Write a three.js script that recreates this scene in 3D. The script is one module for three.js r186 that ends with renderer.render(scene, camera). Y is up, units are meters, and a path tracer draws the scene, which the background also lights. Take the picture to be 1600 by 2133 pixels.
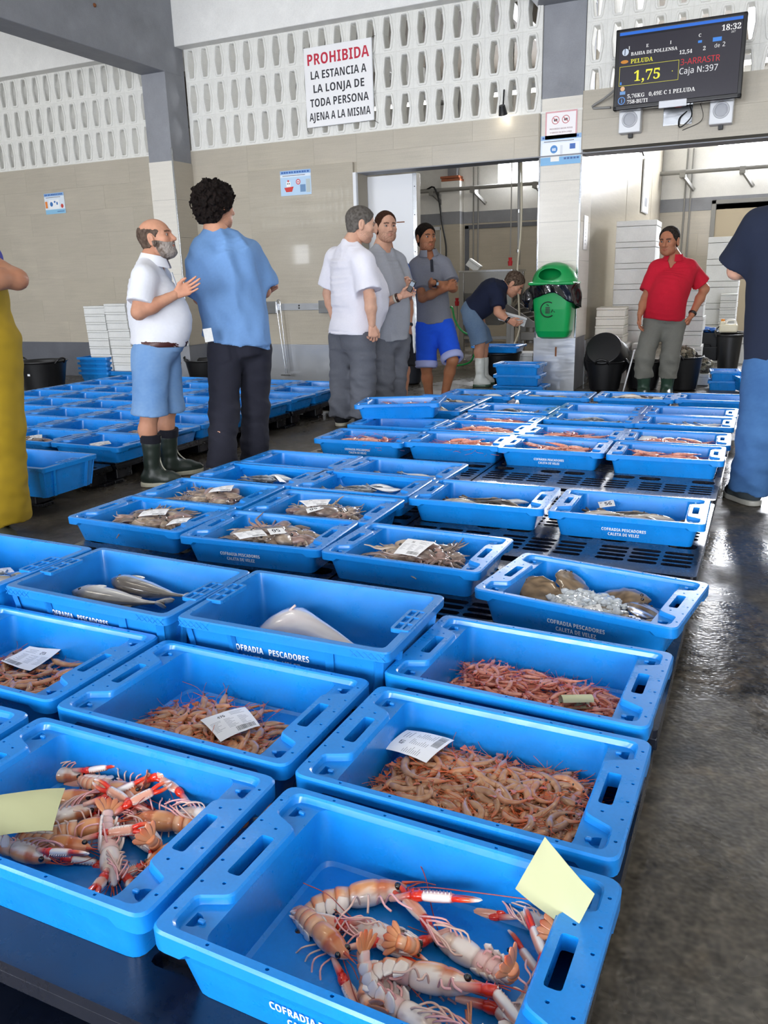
import * as THREE from 'three';
import { mergeGeometries, mergeVertices, toCreasedNormals } from 'three/addons/utils/BufferGeometryUtils.js';
import { RoundedBoxGeometry } from 'three/addons/geometries/RoundedBoxGeometry.js';
import { RectAreaLightUniformsLib } from 'three/addons/lights/RectAreaLightUniformsLib.js';
import { ImprovedNoise } from 'three/addons/math/ImprovedNoise.js';

// ---------------------------------------------------------------- camera, sky, large area lights, exposure
const scene = new THREE.Scene();
const camera = new THREE.PerspectiveCamera(64.5, 1600 / 2133, 0.05, 80);
camera.rotation.order = 'YXZ';
camera.rotation.set(-15.9 * Math.PI / 180, 25.1 * Math.PI / 180, -1.5 * Math.PI / 180);
camera.position.set(0, 1.19, 0);
scene.add(camera);

const renderer = new THREE.WebGLRenderer({ antialias: true });
renderer.toneMapping = THREE.LinearToneMapping;
renderer.toneMappingExposure = 1.25;
renderer.shadowMap.enabled = true;
RectAreaLightUniformsLib.init();

scene.background = new THREE.Color(0xe9eef5);           // overcast evening sky seen through the openings
scene.backgroundIntensity = 5.0;

// daylight through the open dock doors behind the camera, and through the high windows of the back room
function areaLight(w, h, x, y, z, tx, ty, tz, colour, power) {
  const l = new THREE.RectAreaLight(colour, power, w, h);
  l.position.set(x, y, z); l.lookAt(tx, ty, tz); scene.add(l); return l;
}
const DAY = 0xf4f7ff, TUBE = 0xfff6e4;
areaLight(3.0, 2.7, -7.5, 1.75, 5.9, -7.5, 1.6, 0, DAY, 15);
areaLight(3.0, 2.7, -2.5, 1.75, 5.9, -2.5, 1.6, 0, DAY, 15);
areaLight(3.0, 2.7, 2.5, 1.75, 5.9, 2.5, 1.6, 0, DAY, 15);
areaLight(1.25, 0.5, -4.05, 3.1, -15.2, -4.05, 2.0, 0, DAY, 75);
areaLight(3.0, 0.6, 0.5, 3.14, -15.2, 0.5, 2.0, 0, DAY, 75);

// ---------------------------------------------------------------- helpers
function rng(seed) { let a = seed >>> 0; return () => { a = (a + 0x6D2B79F5) | 0; let t = Math.imul(a ^ (a >>> 15), 1 | a); t = (t + Math.imul(t ^ (t >>> 7), 61 | t)) ^ t; return ((t ^ (t >>> 14)) >>> 0) / 4294967296; }; }
const perlin = new ImprovedNoise();
const noise = (x, y, z) => perlin.noise(x + 57.3, y + 11.7, z + 3.1);
const V = (a, b, c) => Array.isArray(a) ? new THREE.Vector3(a[0], a[1], a[2]) : new THREE.Vector3(a, b, c);
const clamp = (x, a, b) => x < a ? a : x > b ? b : x;
const mix = (a, b, t) => a + (b - a) * t;
const smooth = (a, b, x) => { const t = clamp((x - a) / (b - a), 0, 1); return t * t * (3 - 2 * t); };
const names = new Map();
function numbered(n) { const k = names.get(n) || 0; names.set(n, k + 1); return k ? n + '_' + String(k).padStart(3, '0') : n; }
function lit(o) { o.traverse(m => { if (m.isMesh) { m.castShadow = true; m.receiveShadow = true; } }); return o; }
function tag(o, label, category, group, kind) {
  if (label) o.userData.label = label;
  if (category) o.userData.category = category;
  if (group) o.userData.group = group;
  if (kind) o.userData.kind = kind;
  return o;
}
function thing(name, label, category, pos = [0, 0, 0], turn = 0, group) {
  const o = new THREE.Group(); o.name = numbered(name); o.position.set(...pos); o.rotation.y = turn; scene.add(o);
  return tag(o, label, category, group);
}
function part(name, geo, material, parent, label) {
  const m = new THREE.Mesh(Array.isArray(geo) ? merge(geo) : geo, material);
  m.name = parent && parent !== scene ? name : numbered(name);
  m.castShadow = true; m.receiveShadow = true;
  (parent || scene).add(m); if (label) m.userData.label = label;
  return m;
}
function struct(name, geo, material, parent) { const m = part(name, geo, material, parent || scene); if (!parent || parent === scene) m.userData.kind = 'structure'; return m; }
function copy(root, name, pos, turn, label, group) {
  const c = root.clone(); c.name = numbered(name || root.name.replace(/_\d{3}$/, '')); c.userData = { ...root.userData };
  if (pos) c.position.set(...pos); if (turn !== undefined) c.rotation.y = turn;
  if (label) c.userData.label = label; if (group) c.userData.group = group;
  scene.add(c); return c;
}
function merge(list) {
  list = list.map(g => { const h = g.index ? g.toNonIndexed() : g; for (const k of Object.keys(h.attributes)) if (!['position', 'normal', 'uv', 'color'].includes(k)) h.deleteAttribute(k); return h; });
  const keys = ['position', 'normal', 'uv', 'color'].filter(k => list.every(g => g.attributes[k]));
  for (const g of list) for (const k of Object.keys(g.attributes)) if (!keys.includes(k)) g.deleteAttribute(k);
  return list.length === 1 ? list[0] : mergeGeometries(list);
}
// box between two corners, uv in metres
function boxUV(g) {
  const p = g.attributes.position, n = g.attributes.normal, uv = new Float32Array(p.count * 2);
  for (let i = 0; i < p.count; i++) {
    const ax = Math.abs(n.getX(i)), ay = Math.abs(n.getY(i)), az = Math.abs(n.getZ(i));
    if (ax >= ay && ax >= az) { uv[2 * i] = p.getZ(i); uv[2 * i + 1] = p.getY(i); }
    else if (ay >= az) { uv[2 * i] = p.getX(i); uv[2 * i + 1] = p.getZ(i); }
    else { uv[2 * i] = p.getX(i); uv[2 * i + 1] = p.getY(i); }
  }
  g.setAttribute('uv', new THREE.BufferAttribute(uv, 2)); return g;
}
function box(x0, y0, z0, x1, y1, z1) { const g = new THREE.BoxGeometry(x1 - x0, y1 - y0, z1 - z0); g.translate((x0 + x1) / 2, (y0 + y1) / 2, (z0 + z1) / 2); return boxUV(g); }
function rbox(x0, y0, z0, x1, y1, z1, r = 0.004, s = 2) { const g = new RoundedBoxGeometry(x1 - x0, y1 - y0, z1 - z0, s, Math.min(r, (x1 - x0) / 2.01, (y1 - y0) / 2.01, (z1 - z0) / 2.01)); g.translate((x0 + x1) / 2, (y0 + y1) / 2, (z0 + z1) / 2); return boxUV(g); }
function cyl(r0, r1, h, x, y, z, seg = 20, open = false) { const g = new THREE.CylinderGeometry(r1, r0, h, seg, 1, open); g.translate(x, y + h / 2, z); return g; }
function tube(pts, r, seg = 24, rad = 8) { return new THREE.TubeGeometry(new THREE.CatmullRomCurve3(pts.map(p => V(p))), seg, r, rad, false); }
function bar(a, b, r, rad = 8) {                               // straight round bar with ends
  const A = V(a), B = V(b), d = B.clone().sub(A), g = new THREE.CylinderGeometry(r, r, d.length(), rad);
  g.applyQuaternion(new THREE.Quaternion().setFromUnitVectors(new THREE.Vector3(0, 1, 0), d.clone().normalize())); g.translate((A.x + B.x) / 2, (A.y + B.y) / 2, (A.z + B.z) / 2); return g;
}
function beamBox(a, b, w, h) {                                 // square bar between two points
  const A = V(a), B = V(b), d = B.clone().sub(A), g = new THREE.BoxGeometry(w, h, d.length());
  const m = new THREE.Matrix4().lookAt(A, B, new THREE.Vector3(0, 1, 0)); g.applyMatrix4(m); g.translate((A.x + B.x) / 2, (A.y + B.y) / 2, (A.z + B.z) / 2); return g;
}
// rings of a sweep: list of {c:[x,y,z], u:Vector3, v:Vector3, a, b}
function sweep(rings, n = 10, caps = true, colour) {
  const pos = [], col = [], idx = [], uv = [];
  rings.forEach((R, i) => {
    for (let k = 0; k < n; k++) {
      const t = k / n * Math.PI * 2, ca = Math.cos(t) * R.a, sb = Math.sin(t) * R.b;
      pos.push(R.c[0] + R.u.x * ca + R.v.x * sb, R.c[1] + R.u.y * ca + R.v.y * sb, R.c[2] + R.u.z * ca + R.v.z * sb);
      uv.push(k / n, i / (rings.length - 1));
      if (colour) col.push(...colour(i / (rings.length - 1), t, i));
    }
  });
  for (let i = 0; i < rings.length - 1; i++) for (let k = 0; k < n; k++) {
    const a = i * n + k, b = i * n + (k + 1) % n, c = a + n, d = b + n; idx.push(a, b, d, a, d, c);
  }
  if (caps) for (const [i, flip] of [[0, 0], [rings.length - 1, 1]]) {
    const o = pos.length / 3; pos.push(...rings[i].c); uv.push(0.5, i ? 1 : 0); if (colour) col.push(...colour(i / (rings.length - 1), 0, i));
    for (let k = 0; k < n; k++) { const a = i * n + k, b = i * n + (k + 1) % n; flip ? idx.push(a, b, o) : idx.push(b, a, o); }
  }
  const g = new THREE.BufferGeometry();
  g.setAttribute('position', new THREE.Float32BufferAttribute(pos, 3)); g.setAttribute('uv', new THREE.Float32BufferAttribute(uv, 2));
  if (colour) g.setAttribute('color', new THREE.Float32BufferAttribute(col, 3));
  g.setIndex(idx); g.computeVertexNormals(); return g;
}
function paint(g, c) { const C = new THREE.Color(c), n = g.attributes.position.count, a = new Float32Array(n * 3); for (let i = 0; i < n; i++) a.set([C.r, C.g, C.b], i * 3); g.setAttribute('color', new THREE.BufferAttribute(a, 3)); return g; }
function paintBy(g, f) { const p = g.attributes.position, a = new Float32Array(p.count * 3); for (let i = 0; i < p.count; i++) a.set(f(p.getX(i), p.getY(i), p.getZ(i)), i * 3); g.setAttribute('color', new THREE.BufferAttribute(a, 3)); return g; }
const lin = h => { const c = new THREE.Color(h); return [c.r, c.g, c.b]; };
const mix3 = (a, b, t) => [mix(a[0], b[0], t), mix(a[1], b[1], t), mix(a[2], b[2], t)];

// ---------------------------------------------------------------- textures and materials
function fbm(x, y, z, o = 4) { let s = 0, a = 0.5, f = 1; for (let i = 0; i < o; i++) { s += a * noise(x * f, y * f, z * f + i * 7.7); a *= 0.5; f *= 2.03; } return s; }
function field(n, f) { const d = new Float32Array(n * n); for (let j = 0; j < n; j++) for (let i = 0; i < n; i++) d[j * n + i] = f(i / n, j / n); return d; }
// periodic noise: sampled on a torus so that tiles join
function wrapNoise(u, v, fx, fy, seed, o = 4) {
  let s = 0, a = 0.5;
  for (let k = 0; k < o; k++) {
    const X = fx * 2 ** k, Y = fy * 2 ** k, x = u * X, y = v * Y;
    const n00 = noise(x, y, seed + k * 9.1), n10 = noise(x - X, y, seed + k * 9.1), n01 = noise(x, y - Y, seed + k * 9.1), n11 = noise(x - X, y - Y, seed + k * 9.1);
    s += a * mix(mix(n00, n10, u), mix(n01, n11, u), v) * 1.25; a *= 0.55;
  }
  return s;
}
function texFrom(n, f, srgb = true, repeat = 1) {
  const d = new Uint8Array(n * n * 4);
  for (let j = 0; j < n; j++) for (let i = 0; i < n; i++) { const c = f(i / n, j / n), o = (j * n + i) * 4; d[o] = clamp(c[0], 0, 255); d[o + 1] = clamp(c[1], 0, 255); d[o + 2] = clamp(c[2], 0, 255); d[o + 3] = 255; }
  const t = new THREE.DataTexture(d, n, n); t.wrapS = t.wrapT = THREE.RepeatWrapping; t.magFilter = THREE.LinearFilter; t.minFilter = THREE.LinearMipmapLinearFilter; t.generateMipmaps = true;
  if (srgb) t.colorSpace = THREE.SRGBColorSpace; t.repeat.set(repeat, repeat); t.needsUpdate = true; return t;
}
function std(color, rough = 0.6, o = {}) { return new THREE.MeshPhysicalMaterial({ color, roughness: rough, side: THREE.DoubleSide, ...o }); }
function canvasTex(w, h, draw) {
  const c = document.createElement('canvas'); c.width = w; c.height = h; const x = c.getContext('2d'); draw(x, w, h);
  const t = new THREE.CanvasTexture(c); t.colorSpace = THREE.SRGBColorSpace; t.anisotropy = 8; return t;
}

// ---------------------------------------------------------------- the hall and the back room
const floorTex = texFrom(1024, (u, v) => {
  const n = wrapNoise(u, v, 5, 5, 1.3, 5), f = wrapNoise(u, v, 60, 60, 4.2, 2), s = wrapNoise(u, v, 11, 11, 8.8, 4);
  const g = wrapNoise(u, v, 200, 200, 3.3, 1), k = 76 + n * 24 + f * 34 + g * 46 - smooth(0.1, 0.45, s) * 30, b = smooth(0.05, 0.4, wrapNoise(u, v, 14, 14, 66.1, 3)); return [k * (1.04 + b * 0.08), k * 0.97, k * (0.86 - b * 0.1)];
});
const floorRough = texFrom(1024, (u, v) => { const n = wrapNoise(u, v, 4, 4, 21.3, 5), f = wrapNoise(u, v, 50, 50, 2.2, 2); const k = 50 + smooth(-0.2, 0.25, n) * 80 + f * 50; return [k, k, k]; }, false);
const floorBump = texFrom(1024, (u, v) => { const n = wrapNoise(u, v, 70, 70, 31.3, 3), f = wrapNoise(u, v, 240, 240, 6.2, 1); const k = 128 + n * 60 + f * 90; return [k, k, k]; }, false);
for (const t of [floorTex, floorRough, floorBump]) t.repeat.set(0.42, 0.42);
const M = {};
M.floor = std(0xffffff, 1, { map: floorTex, roughnessMap: floorRough, bumpMap: floorBump, bumpScale: 0.0022, specularIntensity: 1, clearcoat: 0.0 });
const tileTex = texFrom(512, (u, v) => { const n = wrapNoise(u, v, 3, 60, 3.3, 3), b = wrapNoise(u, v, 2, 3, 9.3, 3), f = wrapNoise(u, v, 120, 120, 5.5, 1); const k = 1 + n * 0.06 + b * 0.06 + f * 0.05; return [182 * k, 174 * k, 158 * k]; });
const tileTex2 = texFrom(512, (u, v) => { const n = wrapNoise(u, v, 3, 40, 13.3, 3), f = wrapNoise(u, v, 90, 90, 5.5, 1); const k = 1 + n * 0.04 + f * 0.03; return [224 * k, 219 * k, 208 * k]; });
const plaster = texFrom(512, (u, v) => { const n = wrapNoise(u, v, 6, 6, 17.3, 5), f = wrapNoise(u, v, 100, 100, 5.5, 1); const k = 1 + n * 0.05 + f * 0.05; return [236 * k, 235 * k, 230 * k]; });
const greyPaint = texFrom(512, (u, v) => { const n = wrapNoise(u, v, 5, 5, 27.3, 5), f = wrapNoise(u, v, 100, 100, 5.5, 1); const k = 1 + n * 0.12 + f * 0.06; return [140 * k, 142 * k, 147 * k]; });
const metalRough = texFrom(512, (u, v) => { const n = wrapNoise(u, v, 5, 40, 7.7, 4), b = wrapNoise(u, v, 6, 6, 1.7, 4); const k = 95 + n * 60 + b * 60; return [k, k, k]; }, false);
M.tile = std(0xffffff, 0.3, { map: tileTex });
M.tileB = std(0xfdfdfc, 0.3, { map: tileTex });
M.tilePale = std(0xffffff, 0.16, { map: tileTex2 });
M.mortar = std(0xaaa292, 0.9);
M.white = std(0xffffff, 0.8, { map: plaster });
M.celosia = std(0xf6f6f4, 0.75, { map: plaster });
M.grey = std(0xffffff, 0.62, { map: greyPaint });
M.greyDark = std(0xb4b6bb, 0.5, { map: greyPaint });
M.steel = std(0xb9bcc0, 0.4, { metalness: 0.85, roughnessMap: metalRough });
M.alu = std(0xc9ccd0, 0.5, { metalness: 0.55, roughnessMap: metalRough });
M.panel = std(0xb4b0a6, 0.2, { map: tileTex2 });
M.doorLeaf = std(0xe4e6e8, 0.42);
M.black = std(0x0d0e11, 0.45);
M.rust = std(0x7a4a2a, 0.9);
M.brick = std(0xb06a4c, 0.9);
M.pipe = std(0x8d8c88, 0.5);
M.glow = new THREE.MeshStandardMaterial({ color: 0xffffff, emissive: 0xfff8ea, emissiveIntensity: 9, roughness: 0.5 });
M.skyPane = new THREE.MeshStandardMaterial({ color: 0xffffff, emissive: 0xf6f9ff, emissiveIntensity: 26, roughness: 0.5 });

const WZ = -8.75, BZ = -15.3;
struct('floor', box(-14.6, -0.12, -15.7, 7.1, 0, 5.3), M.floor);
// lower wall with its tiles; every tile is a piece of the wall
const wallBack = struct('wall_back', [box(-14.5, 0, WZ - 0.25, -4.32, 2.76, WZ - 0.006)], M.mortar);
const tileGeo = boxUV(new THREE.BoxGeometry(0.897, 0.2845, 0.012)), tileRnd = rng(5);
function tileRun(parent, x0, x1, y0, y1, z, tw = 0.9, th = 0.28625, shift = 0, mats = [M.tile, M.tileB]) {
  for (let j = 0, y = y0; y < y1 - 0.02; j++, y += th) {
    const h = Math.min(th, y1 - y) - 0.0012;
    for (let x = x0 - ((j % 2) * tw * 0.5 + shift); x < x1 - 0.02; x += tw) {
      const a = Math.max(x, x0), b = Math.min(x + tw, x1) - 0.0012; if (b - a < 0.03) continue;
      const g = boxUV(new THREE.BoxGeometry(b - a, h, 0.012)), uv = g.attributes.uv, ox = tileRnd() * 3, oy = tileRnd() * 3;
      for (let i = 0; i < uv.count; i++) uv.setXY(i, uv.getX(i) + ox, uv.getY(i) + oy);
      const m = part('tile', g, mats[tileRnd() < 0.3 ? 1 : 0], parent); m.position.set((a + b) / 2, y + h / 2, z - 0.006 + 0.0003 * tileRnd());
    }
  }
}
tileRun(wallBack, -13.4, -5.76, 0.47, 2.76, WZ);
tileRun(wallBack, -5.76, -4.32, 2.47, 2.76, WZ);
struct('baseboard_back', rbox(-14.5, 0, WZ - 0.01, -5.76, 0.47, WZ + 0.012, 0.004), M.greyDark);
// lintel over the doorway and over the opening on the right
const lintel = struct('wall_lintel', [box(-4.32, 2.36, WZ - 0.25, -2.26, 2.76, WZ - 0.006), box(-1.84, 2.39, WZ - 0.25, 7, 2.92, WZ - 0.006)], M.mortar);
tileRun(lintel, -4.32, -2.27, 2.36, 2.76, WZ, 0.9, 0.2); tileRun(lintel, -1.83, 2.2, 2.39, 2.92, WZ, 0.9, 0.265);
struct('trim_1', box(-4.34, 2.352, WZ - 0.25, 7, 2.362, WZ + 0.002), M.grey);
// pierced concrete blocks
const bw = 0.196, bh = 0.3735, sh = new THREE.Shape([[-bw / 2, -bh / 2], [bw / 2, -bh / 2], [bw / 2, bh / 2], [-bw / 2, bh / 2]].map(p => new THREE.Vector2(...p)));
const hole = [[-0.026, -0.15], [0.026, -0.15], [0.034, -0.135], [0.05, 0.0], [0.034, 0.135], [0.026, 0.15], [-0.026, 0.15], [-0.034, 0.135], [-0.05, 0.0], [-0.034, -0.135]];
sh.holes.push(new THREE.Path(hole.map(p => new THREE.Vector2(...p))));
const blockGeo = (() => {
  const a = new THREE.ExtrudeGeometry(sh, { depth: 0.13, bevelEnabled: true, bevelSize: 0.004, bevelThickness: 0.004, bevelSegments: 1 }); a.translate(0, 0, -0.13);
  const rim = new THREE.Shape(hole.map(p => new THREE.Vector2(p[0] * 1.42, p[1] * 1.1))); rim.holes.push(new THREE.Path(hole.map(p => new THREE.Vector2(p[0] * 1.08, p[1] * 1.03))));
  const b = new THREE.ExtrudeGeometry(rim, { depth: 0.012, bevelEnabled: true, bevelSize: 0.005, bevelThickness: 0.004, bevelSegments: 1 });
  return boxUV(merge([a, b]));
})();
const celosia = struct('wall_celosia', [box(-14.5, 2.755, WZ - 0.2, 7, 2.775, WZ - 0.02), box(-14.5, 3.876, WZ - 0.2, 7, 3.9, WZ - 0.02)], M.celosia);
for (const [x0, x1] of [[-13.0, -6.92], [-6.565, -2.26], [-1.83, 2.2]]) for (let r = 0; r < 3; r++) {
  const n = Math.round((x1 - x0) / bw);
  for (let i = 0; i < n; i++) { const m = part('block', blockGeo, M.celosia, celosia); m.position.set(x1 - (i + 0.5) * (x1 - x0) / n, 2.765 + (r + 0.5) * bh, WZ - 0.02); m.scale.x = (x1 - x0) / n / bw - 0.02; m.scale.y = 0.985; }
}
struct('beam_back', rbox(-14.5, 3.87, WZ - 0.3, 7, 5.0, WZ + 0.14, 0.01), M.white);
struct('ceiling', box(-14.6, 5.0, -9.05, 7.1, 5.15, 5.3), M.white);
// left column: pale tile below, grey paint above, grey beam running out towards the viewer
const colL = struct('column_left', [box(-6.918, 0, WZ, -6.572, 5, -8.392)], M.grey);
for (let y = 0.47, k = 0; y < 2.6; y += 0.43, k++) {
  part('tile', box(-6.92, y + 0.001, -8.392, -6.57, Math.min(y + 0.429, 2.76), -8.38), M.tilePale, colL);
  part('tile', box(-6.572, y + 0.001, WZ, -6.562, Math.min(y + 0.429, 2.76), -8.392), M.tile, colL);
}
part('corner_strip', rbox(-6.574, 0.47, -8.394, -6.559, 2.76, -8.376, 0.003), M.steel, colL);
struct('beam_left', rbox(-6.92, 3.57, -8.7, -6.57, 5.0, 5.2, 0.01), M.grey);
part('rust_stain', new THREE.SphereGeometry(0.02, 10, 8), M.rust, scene.getObjectByName('beam_left')).position.set(-6.57, 3.98, -7.35);
// right pillar
const pil = struct('column_right', [box(-2.255, 0, -9.32, -1.842, 5, -8.79)], M.grey);
for (let y = 0.56, k = 0; y < 2.8; y += 0.39, k++) {
  const t = Math.min(y + 0.388, 2.89);
  part('tile', box(-2.262, y, -8.79, -1.836, t, -8.778), M.tilePale, pil);
  part('tile', box(-1.842, y, -9.32, -1.83, t, -8.79), M.tilePale, pil);
}
part('kick_plate', rbox(-2.275, 0, -8.79, -1.826, 0.56, -8.77, 0.003), M.alu, pil);
part('corner_strip', rbox(-2.268, 0.56, -8.796, -2.25, 2.89, -8.772, 0.003), M.steel, pil);
part('corner_strip', rbox(-1.846, 0.56, -8.796, -1.826, 2.89, -8.772, 0.003), M.steel, pil);
struct('beam_right', rbox(-2.33, 3.72, -9.0, -1.78, 5.0, 5.2, 0.01), M.grey);
// sliding door that stands in front of the wall, its kick plate and lock bar
const door1 = struct('door_1', rbox(-5.75, 0.47, WZ - 0.005, -4.36, 2.47, WZ + 0.03, 0.004), std(0xffffff, 0.12, { map: tileTex, clearcoat: 1, clearcoatRoughness: 0.03 }));
part('kick_plate', rbox(-5.75, 0.015, WZ, -4.36, 0.47, WZ + 0.036, 0.003), M.alu, door1);
part('lock_bar', rbox(-5.6, 0.875, WZ + 0.03, -4.42, 0.955, WZ + 0.05, 0.004), M.alu, door1);
part('lock_box', rbox(-5.62, 0.84, WZ + 0.03, -5.42, 0.985, WZ + 0.1, 0.006), M.steel, door1);
part('lock_box', rbox(-4.84, 0.84, WZ + 0.03, -4.62, 0.985, WZ + 0.1, 0.006), M.steel, door1);
for (const [x, y] of [[-5.56, 0.91], [-5.13, 0.93], [-5.13, 0.9]]) { const b = part('bolt', new THREE.SphereGeometry(0.011, 8, 6), M.black, door1); b.position.set(x, y, x < -5.4 ? WZ + 0.1 : WZ + 0.05); }
struct('trim_2', rbox(-4.36, 0, WZ - 0.02, -4.32, 2.36, WZ + 0.04, 0.004), M.doorLeaf);
// cold-room leaf pushed half open in the doorway
const door2 = struct('door_2', rbox(-4.75, 0.03, -9.12, -3.72, 2.34, -9.02, 0.008), M.doorLeaf);
part('edge_strip', rbox(-3.765, 0.03, -9.125, -3.715, 2.34, -9.013, 0.003), M.steel, door2);
for (const y of [0.3, 0.7, 1.1, 1.5, 1.9, 2.2]) for (const x of [-3.74]) { const b = part('rivet', new THREE.SphereGeometry(0.006, 6, 5), M.black, door2); b.position.set(x, y, -9.012); }
for (const [x, y, l] of [[-3.92, 1.83, 0.1], [-3.9, 1.36, 0.09]]) { const b = part('scratch', rbox(-l / 2, -0.006, -0.002, l / 2, 0.006, 0.002, 0.001), M.rust, door2); b.position.set(x, y, -9.02); }
// back room
struct('wall_far', [box(-14.5, 0, BZ - 0.3, 7, 2.84, BZ), box(-14.5, 3.38, BZ - 0.3, 7, 5.15, BZ), box(-14.5, 2.8, BZ - 0.3, -4.7, 3.4, BZ), box(-3.4, 2.8, BZ - 0.3, -1.0, 3.4, BZ), box(2.1, 2.8, BZ - 0.3, 7, 3.4, BZ)], M.white);
const dado = struct('wall_far_dado', box(-14.5, 0, BZ, 7, 2.18, BZ + 0.012), M.mortar);
tileRun(dado, -9.6, 3, 0.02, 2.18, BZ + 0.024, 1.2, 0.36);
struct('trim_3', rbox(-14.5, 2.18, BZ, 7, 2.385, BZ + 0.03, 0.004), M.grey);
struct('window_1', box(-4.7, 2.84, BZ - 0.2, -3.4, 3.38, BZ - 0.16), M.skyPane);
struct('window_2', box(-1.0, 2.84, BZ - 0.2, 2.1, 3.38, BZ - 0.16), M.skyPane);
const colF = struct('column_far', box(-5.72, 0, BZ, -5.36, 2.92, BZ + 0.22), M.white);
part('grey_band', rbox(-5.73, 2.17, BZ, -5.35, 2.39, BZ + 0.235, 0.004), M.grey, colF);
part('tile_face', box(-5.728, 0, BZ, -5.352, 2.17, BZ + 0.23), M.tile, colF);
for (let r = 0; r < 2; r++) for (let i = 0; i < 3; i++) { const b = part('brick', rbox(-0.06, -0.02, -0.11, 0.06, 0.02, 0.11, 0.004), M.brick, colF); b.position.set(-5.66 + i * 0.122 - r * 0.02, 2.942 + r * 0.05, BZ + 0.11); }
part('steel_post', rbox(-5.62, 3.0, BZ + 0.02, -5.44, 5, BZ + 0.15, 0.004), M.grey, colF);
struct('wall_partition', box(-1.99, 0, BZ, -1.85, 5, -9.32), M.mortar);
const part1 = scene.getObjectByName('wall_partition');
for (let i = 0; i < 5; i++) { const z0 = -9.34 - i * 1.19; part('panel', rbox(-1.852, 0.5, z0 - 1.182, -1.836 - (i % 2) * 0.003, 3.4, z0, 0.003), M.panel, part1); part('panel', rbox(-1.852, 0.0, z0 - 1.182, -1.832, 0.495, z0, 0.003), M.alu, part1); part('panel', rbox(-1.852, 3.405, z0 - 1.182, -1.836, 4.9, z0, 0.003), M.white, part1); }
part('door_frame', [rbox(-5.32, 0, BZ + 0.012, -5.24, 2.14, BZ + 0.05, 0.004), rbox(-5.32, 2.08, BZ + 0.012, -3.6, 2.15, BZ + 0.05, 0.004)], M.greyDark, dado);
part('door_frame', [rbox(-6.35, 0, BZ + 0.012, -6.3, 2.14, BZ + 0.05, 0.004), rbox(-5.82, 0, BZ + 0.012, -5.76, 2.14, BZ + 0.05, 0.004), rbox(-6.35, 2.09, BZ + 0.012, -5.76, 2.15, BZ + 0.05, 0.004)], M.doorLeaf, dado);
part('door_frame', [rbox(-1.02, 0, BZ + 0.012, -0.95, 2.33, BZ + 0.06, 0.004), rbox(-1.02, 2.27, BZ + 0.012, 1.2, 2.33, BZ + 0.06, 0.004)], M.pipe, dado);
part('door_leaf', rbox(-0.95, 0, BZ + 0.012, 1.2, 2.27, BZ + 0.03, 0.004), std(0xb9ab90, 0.5), dado);
struct('ceiling_far', box(-14.6, 4.6, BZ - 0.3, 7.1, 4.75, -9.05), std(0x5f574c, 0.8));
for (let i = 0; i < 6; i++) struct('beam_far', rbox(-11 + i * 2.6, 4.25, BZ, -10.8 + i * 2.6, 4.6, -9.05, 0.01), M.pipe);
// pipe rail along the far wall with its brackets
const rail = thing('wall_pipe', 'long grey steel pipe rail on brackets along the far wall of the back room', 'pipe', [0, 2.77, BZ + 0.3]);
part('pipe', bar([-9, 0, 0], [3, 0, 0], 0.035), M.pipe, rail);
for (const x of [-5.9, -5.1, -3.95, -2.9, -1.5, -0.6]) part('bracket', [beamBox([x, -0.02, 0.0], [x + 0.18, -0.26, -0.27], 0.04, 0.05), rbox(x - 0.03, -0.08, -0.28, x + 0.06, 0.03, 0.03, 0.004)], M.pipe, rail);
// side and rear walls, out of the picture; the dock doors are open to the daylight
struct('wall_left', box(-14.75, 0, -15.6, -14.5, 5.15, 5.3), M.white);
struct('wall_right', box(7, 0, -15.6, 7.25, 5.15, 5.3), M.white);
struct('wall_rear', [box(-14.5, 0, 5, -9, 1.75, 5.25), box(-14.5, 1.75, 5, -13.4, 2.78, 5.25), box(-12.8, 1.75, 5, -9, 2.78, 5.25), box(-13.4, 2.3, 5, -12.8, 2.78, 5.25), box(-6, 0, 5, -4, 3.1, 5.25), box(-1, 0, 5, 1, 3.1, 5.25), box(4, 0, 5, 7, 3.1, 5.25), box(-9, 0, 5, 4, 0.3, 5.25), box(-9, 3.1, 5, 7, 5.1, 5.25), box(-14.5, 3.88, 5, -9, 5.1, 5.25)], M.white);
{ const g = []; for (let r = 0; r < 3; r++) for (let i = 0; i < 28; i++) { const b = blockGeo.clone(); b.translate(-14.4 + i * bw, 2.765 + (r + 0.5) * bh, 5.2); g.push(b); } struct('wall_rear_celosia', g, M.celosia); }

// fluorescent battens: a glowing tube under a white spine, with the light it gives
function batten(label, x, y, z, len, turn, power) {
  const t = thing('fluorescent_lamp', label, 'lamp', [x, y, z], turn, 'fluorescent battens under the roof');
  part('housing', rbox(-len / 2, 0.03, -0.045, len / 2, 0.09, 0.045, 0.008), M.doorLeaf, t);
  part('tube', new THREE.CylinderGeometry(0.017, 0.017, len - 0.06, 12).rotateZ(Math.PI / 2), M.glow, t);
  for (const s of [-1, 1]) part('end_cap', rbox(s * (len / 2 - 0.015) - 0.015, -0.03, -0.03, s * (len / 2 - 0.015) + 0.015, 0.04, 0.03, 0.004), M.doorLeaf, t);
  for (const s of [-1, 1]) part('hanger', bar([s * len * 0.35, 0.08, 0], [s * len * 0.35, (z < -9 ? 4.6 : 5) - y, 0], 0.006, 6), M.pipe, t);
  const c = Math.cos(turn); areaLight(Math.abs(c) > 0.5 ? len : 0.08, Math.abs(c) > 0.5 ? 0.08 : len, x, y - 0.03, z, x, 0, z - 0.001, TUBE, power);
}

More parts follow.
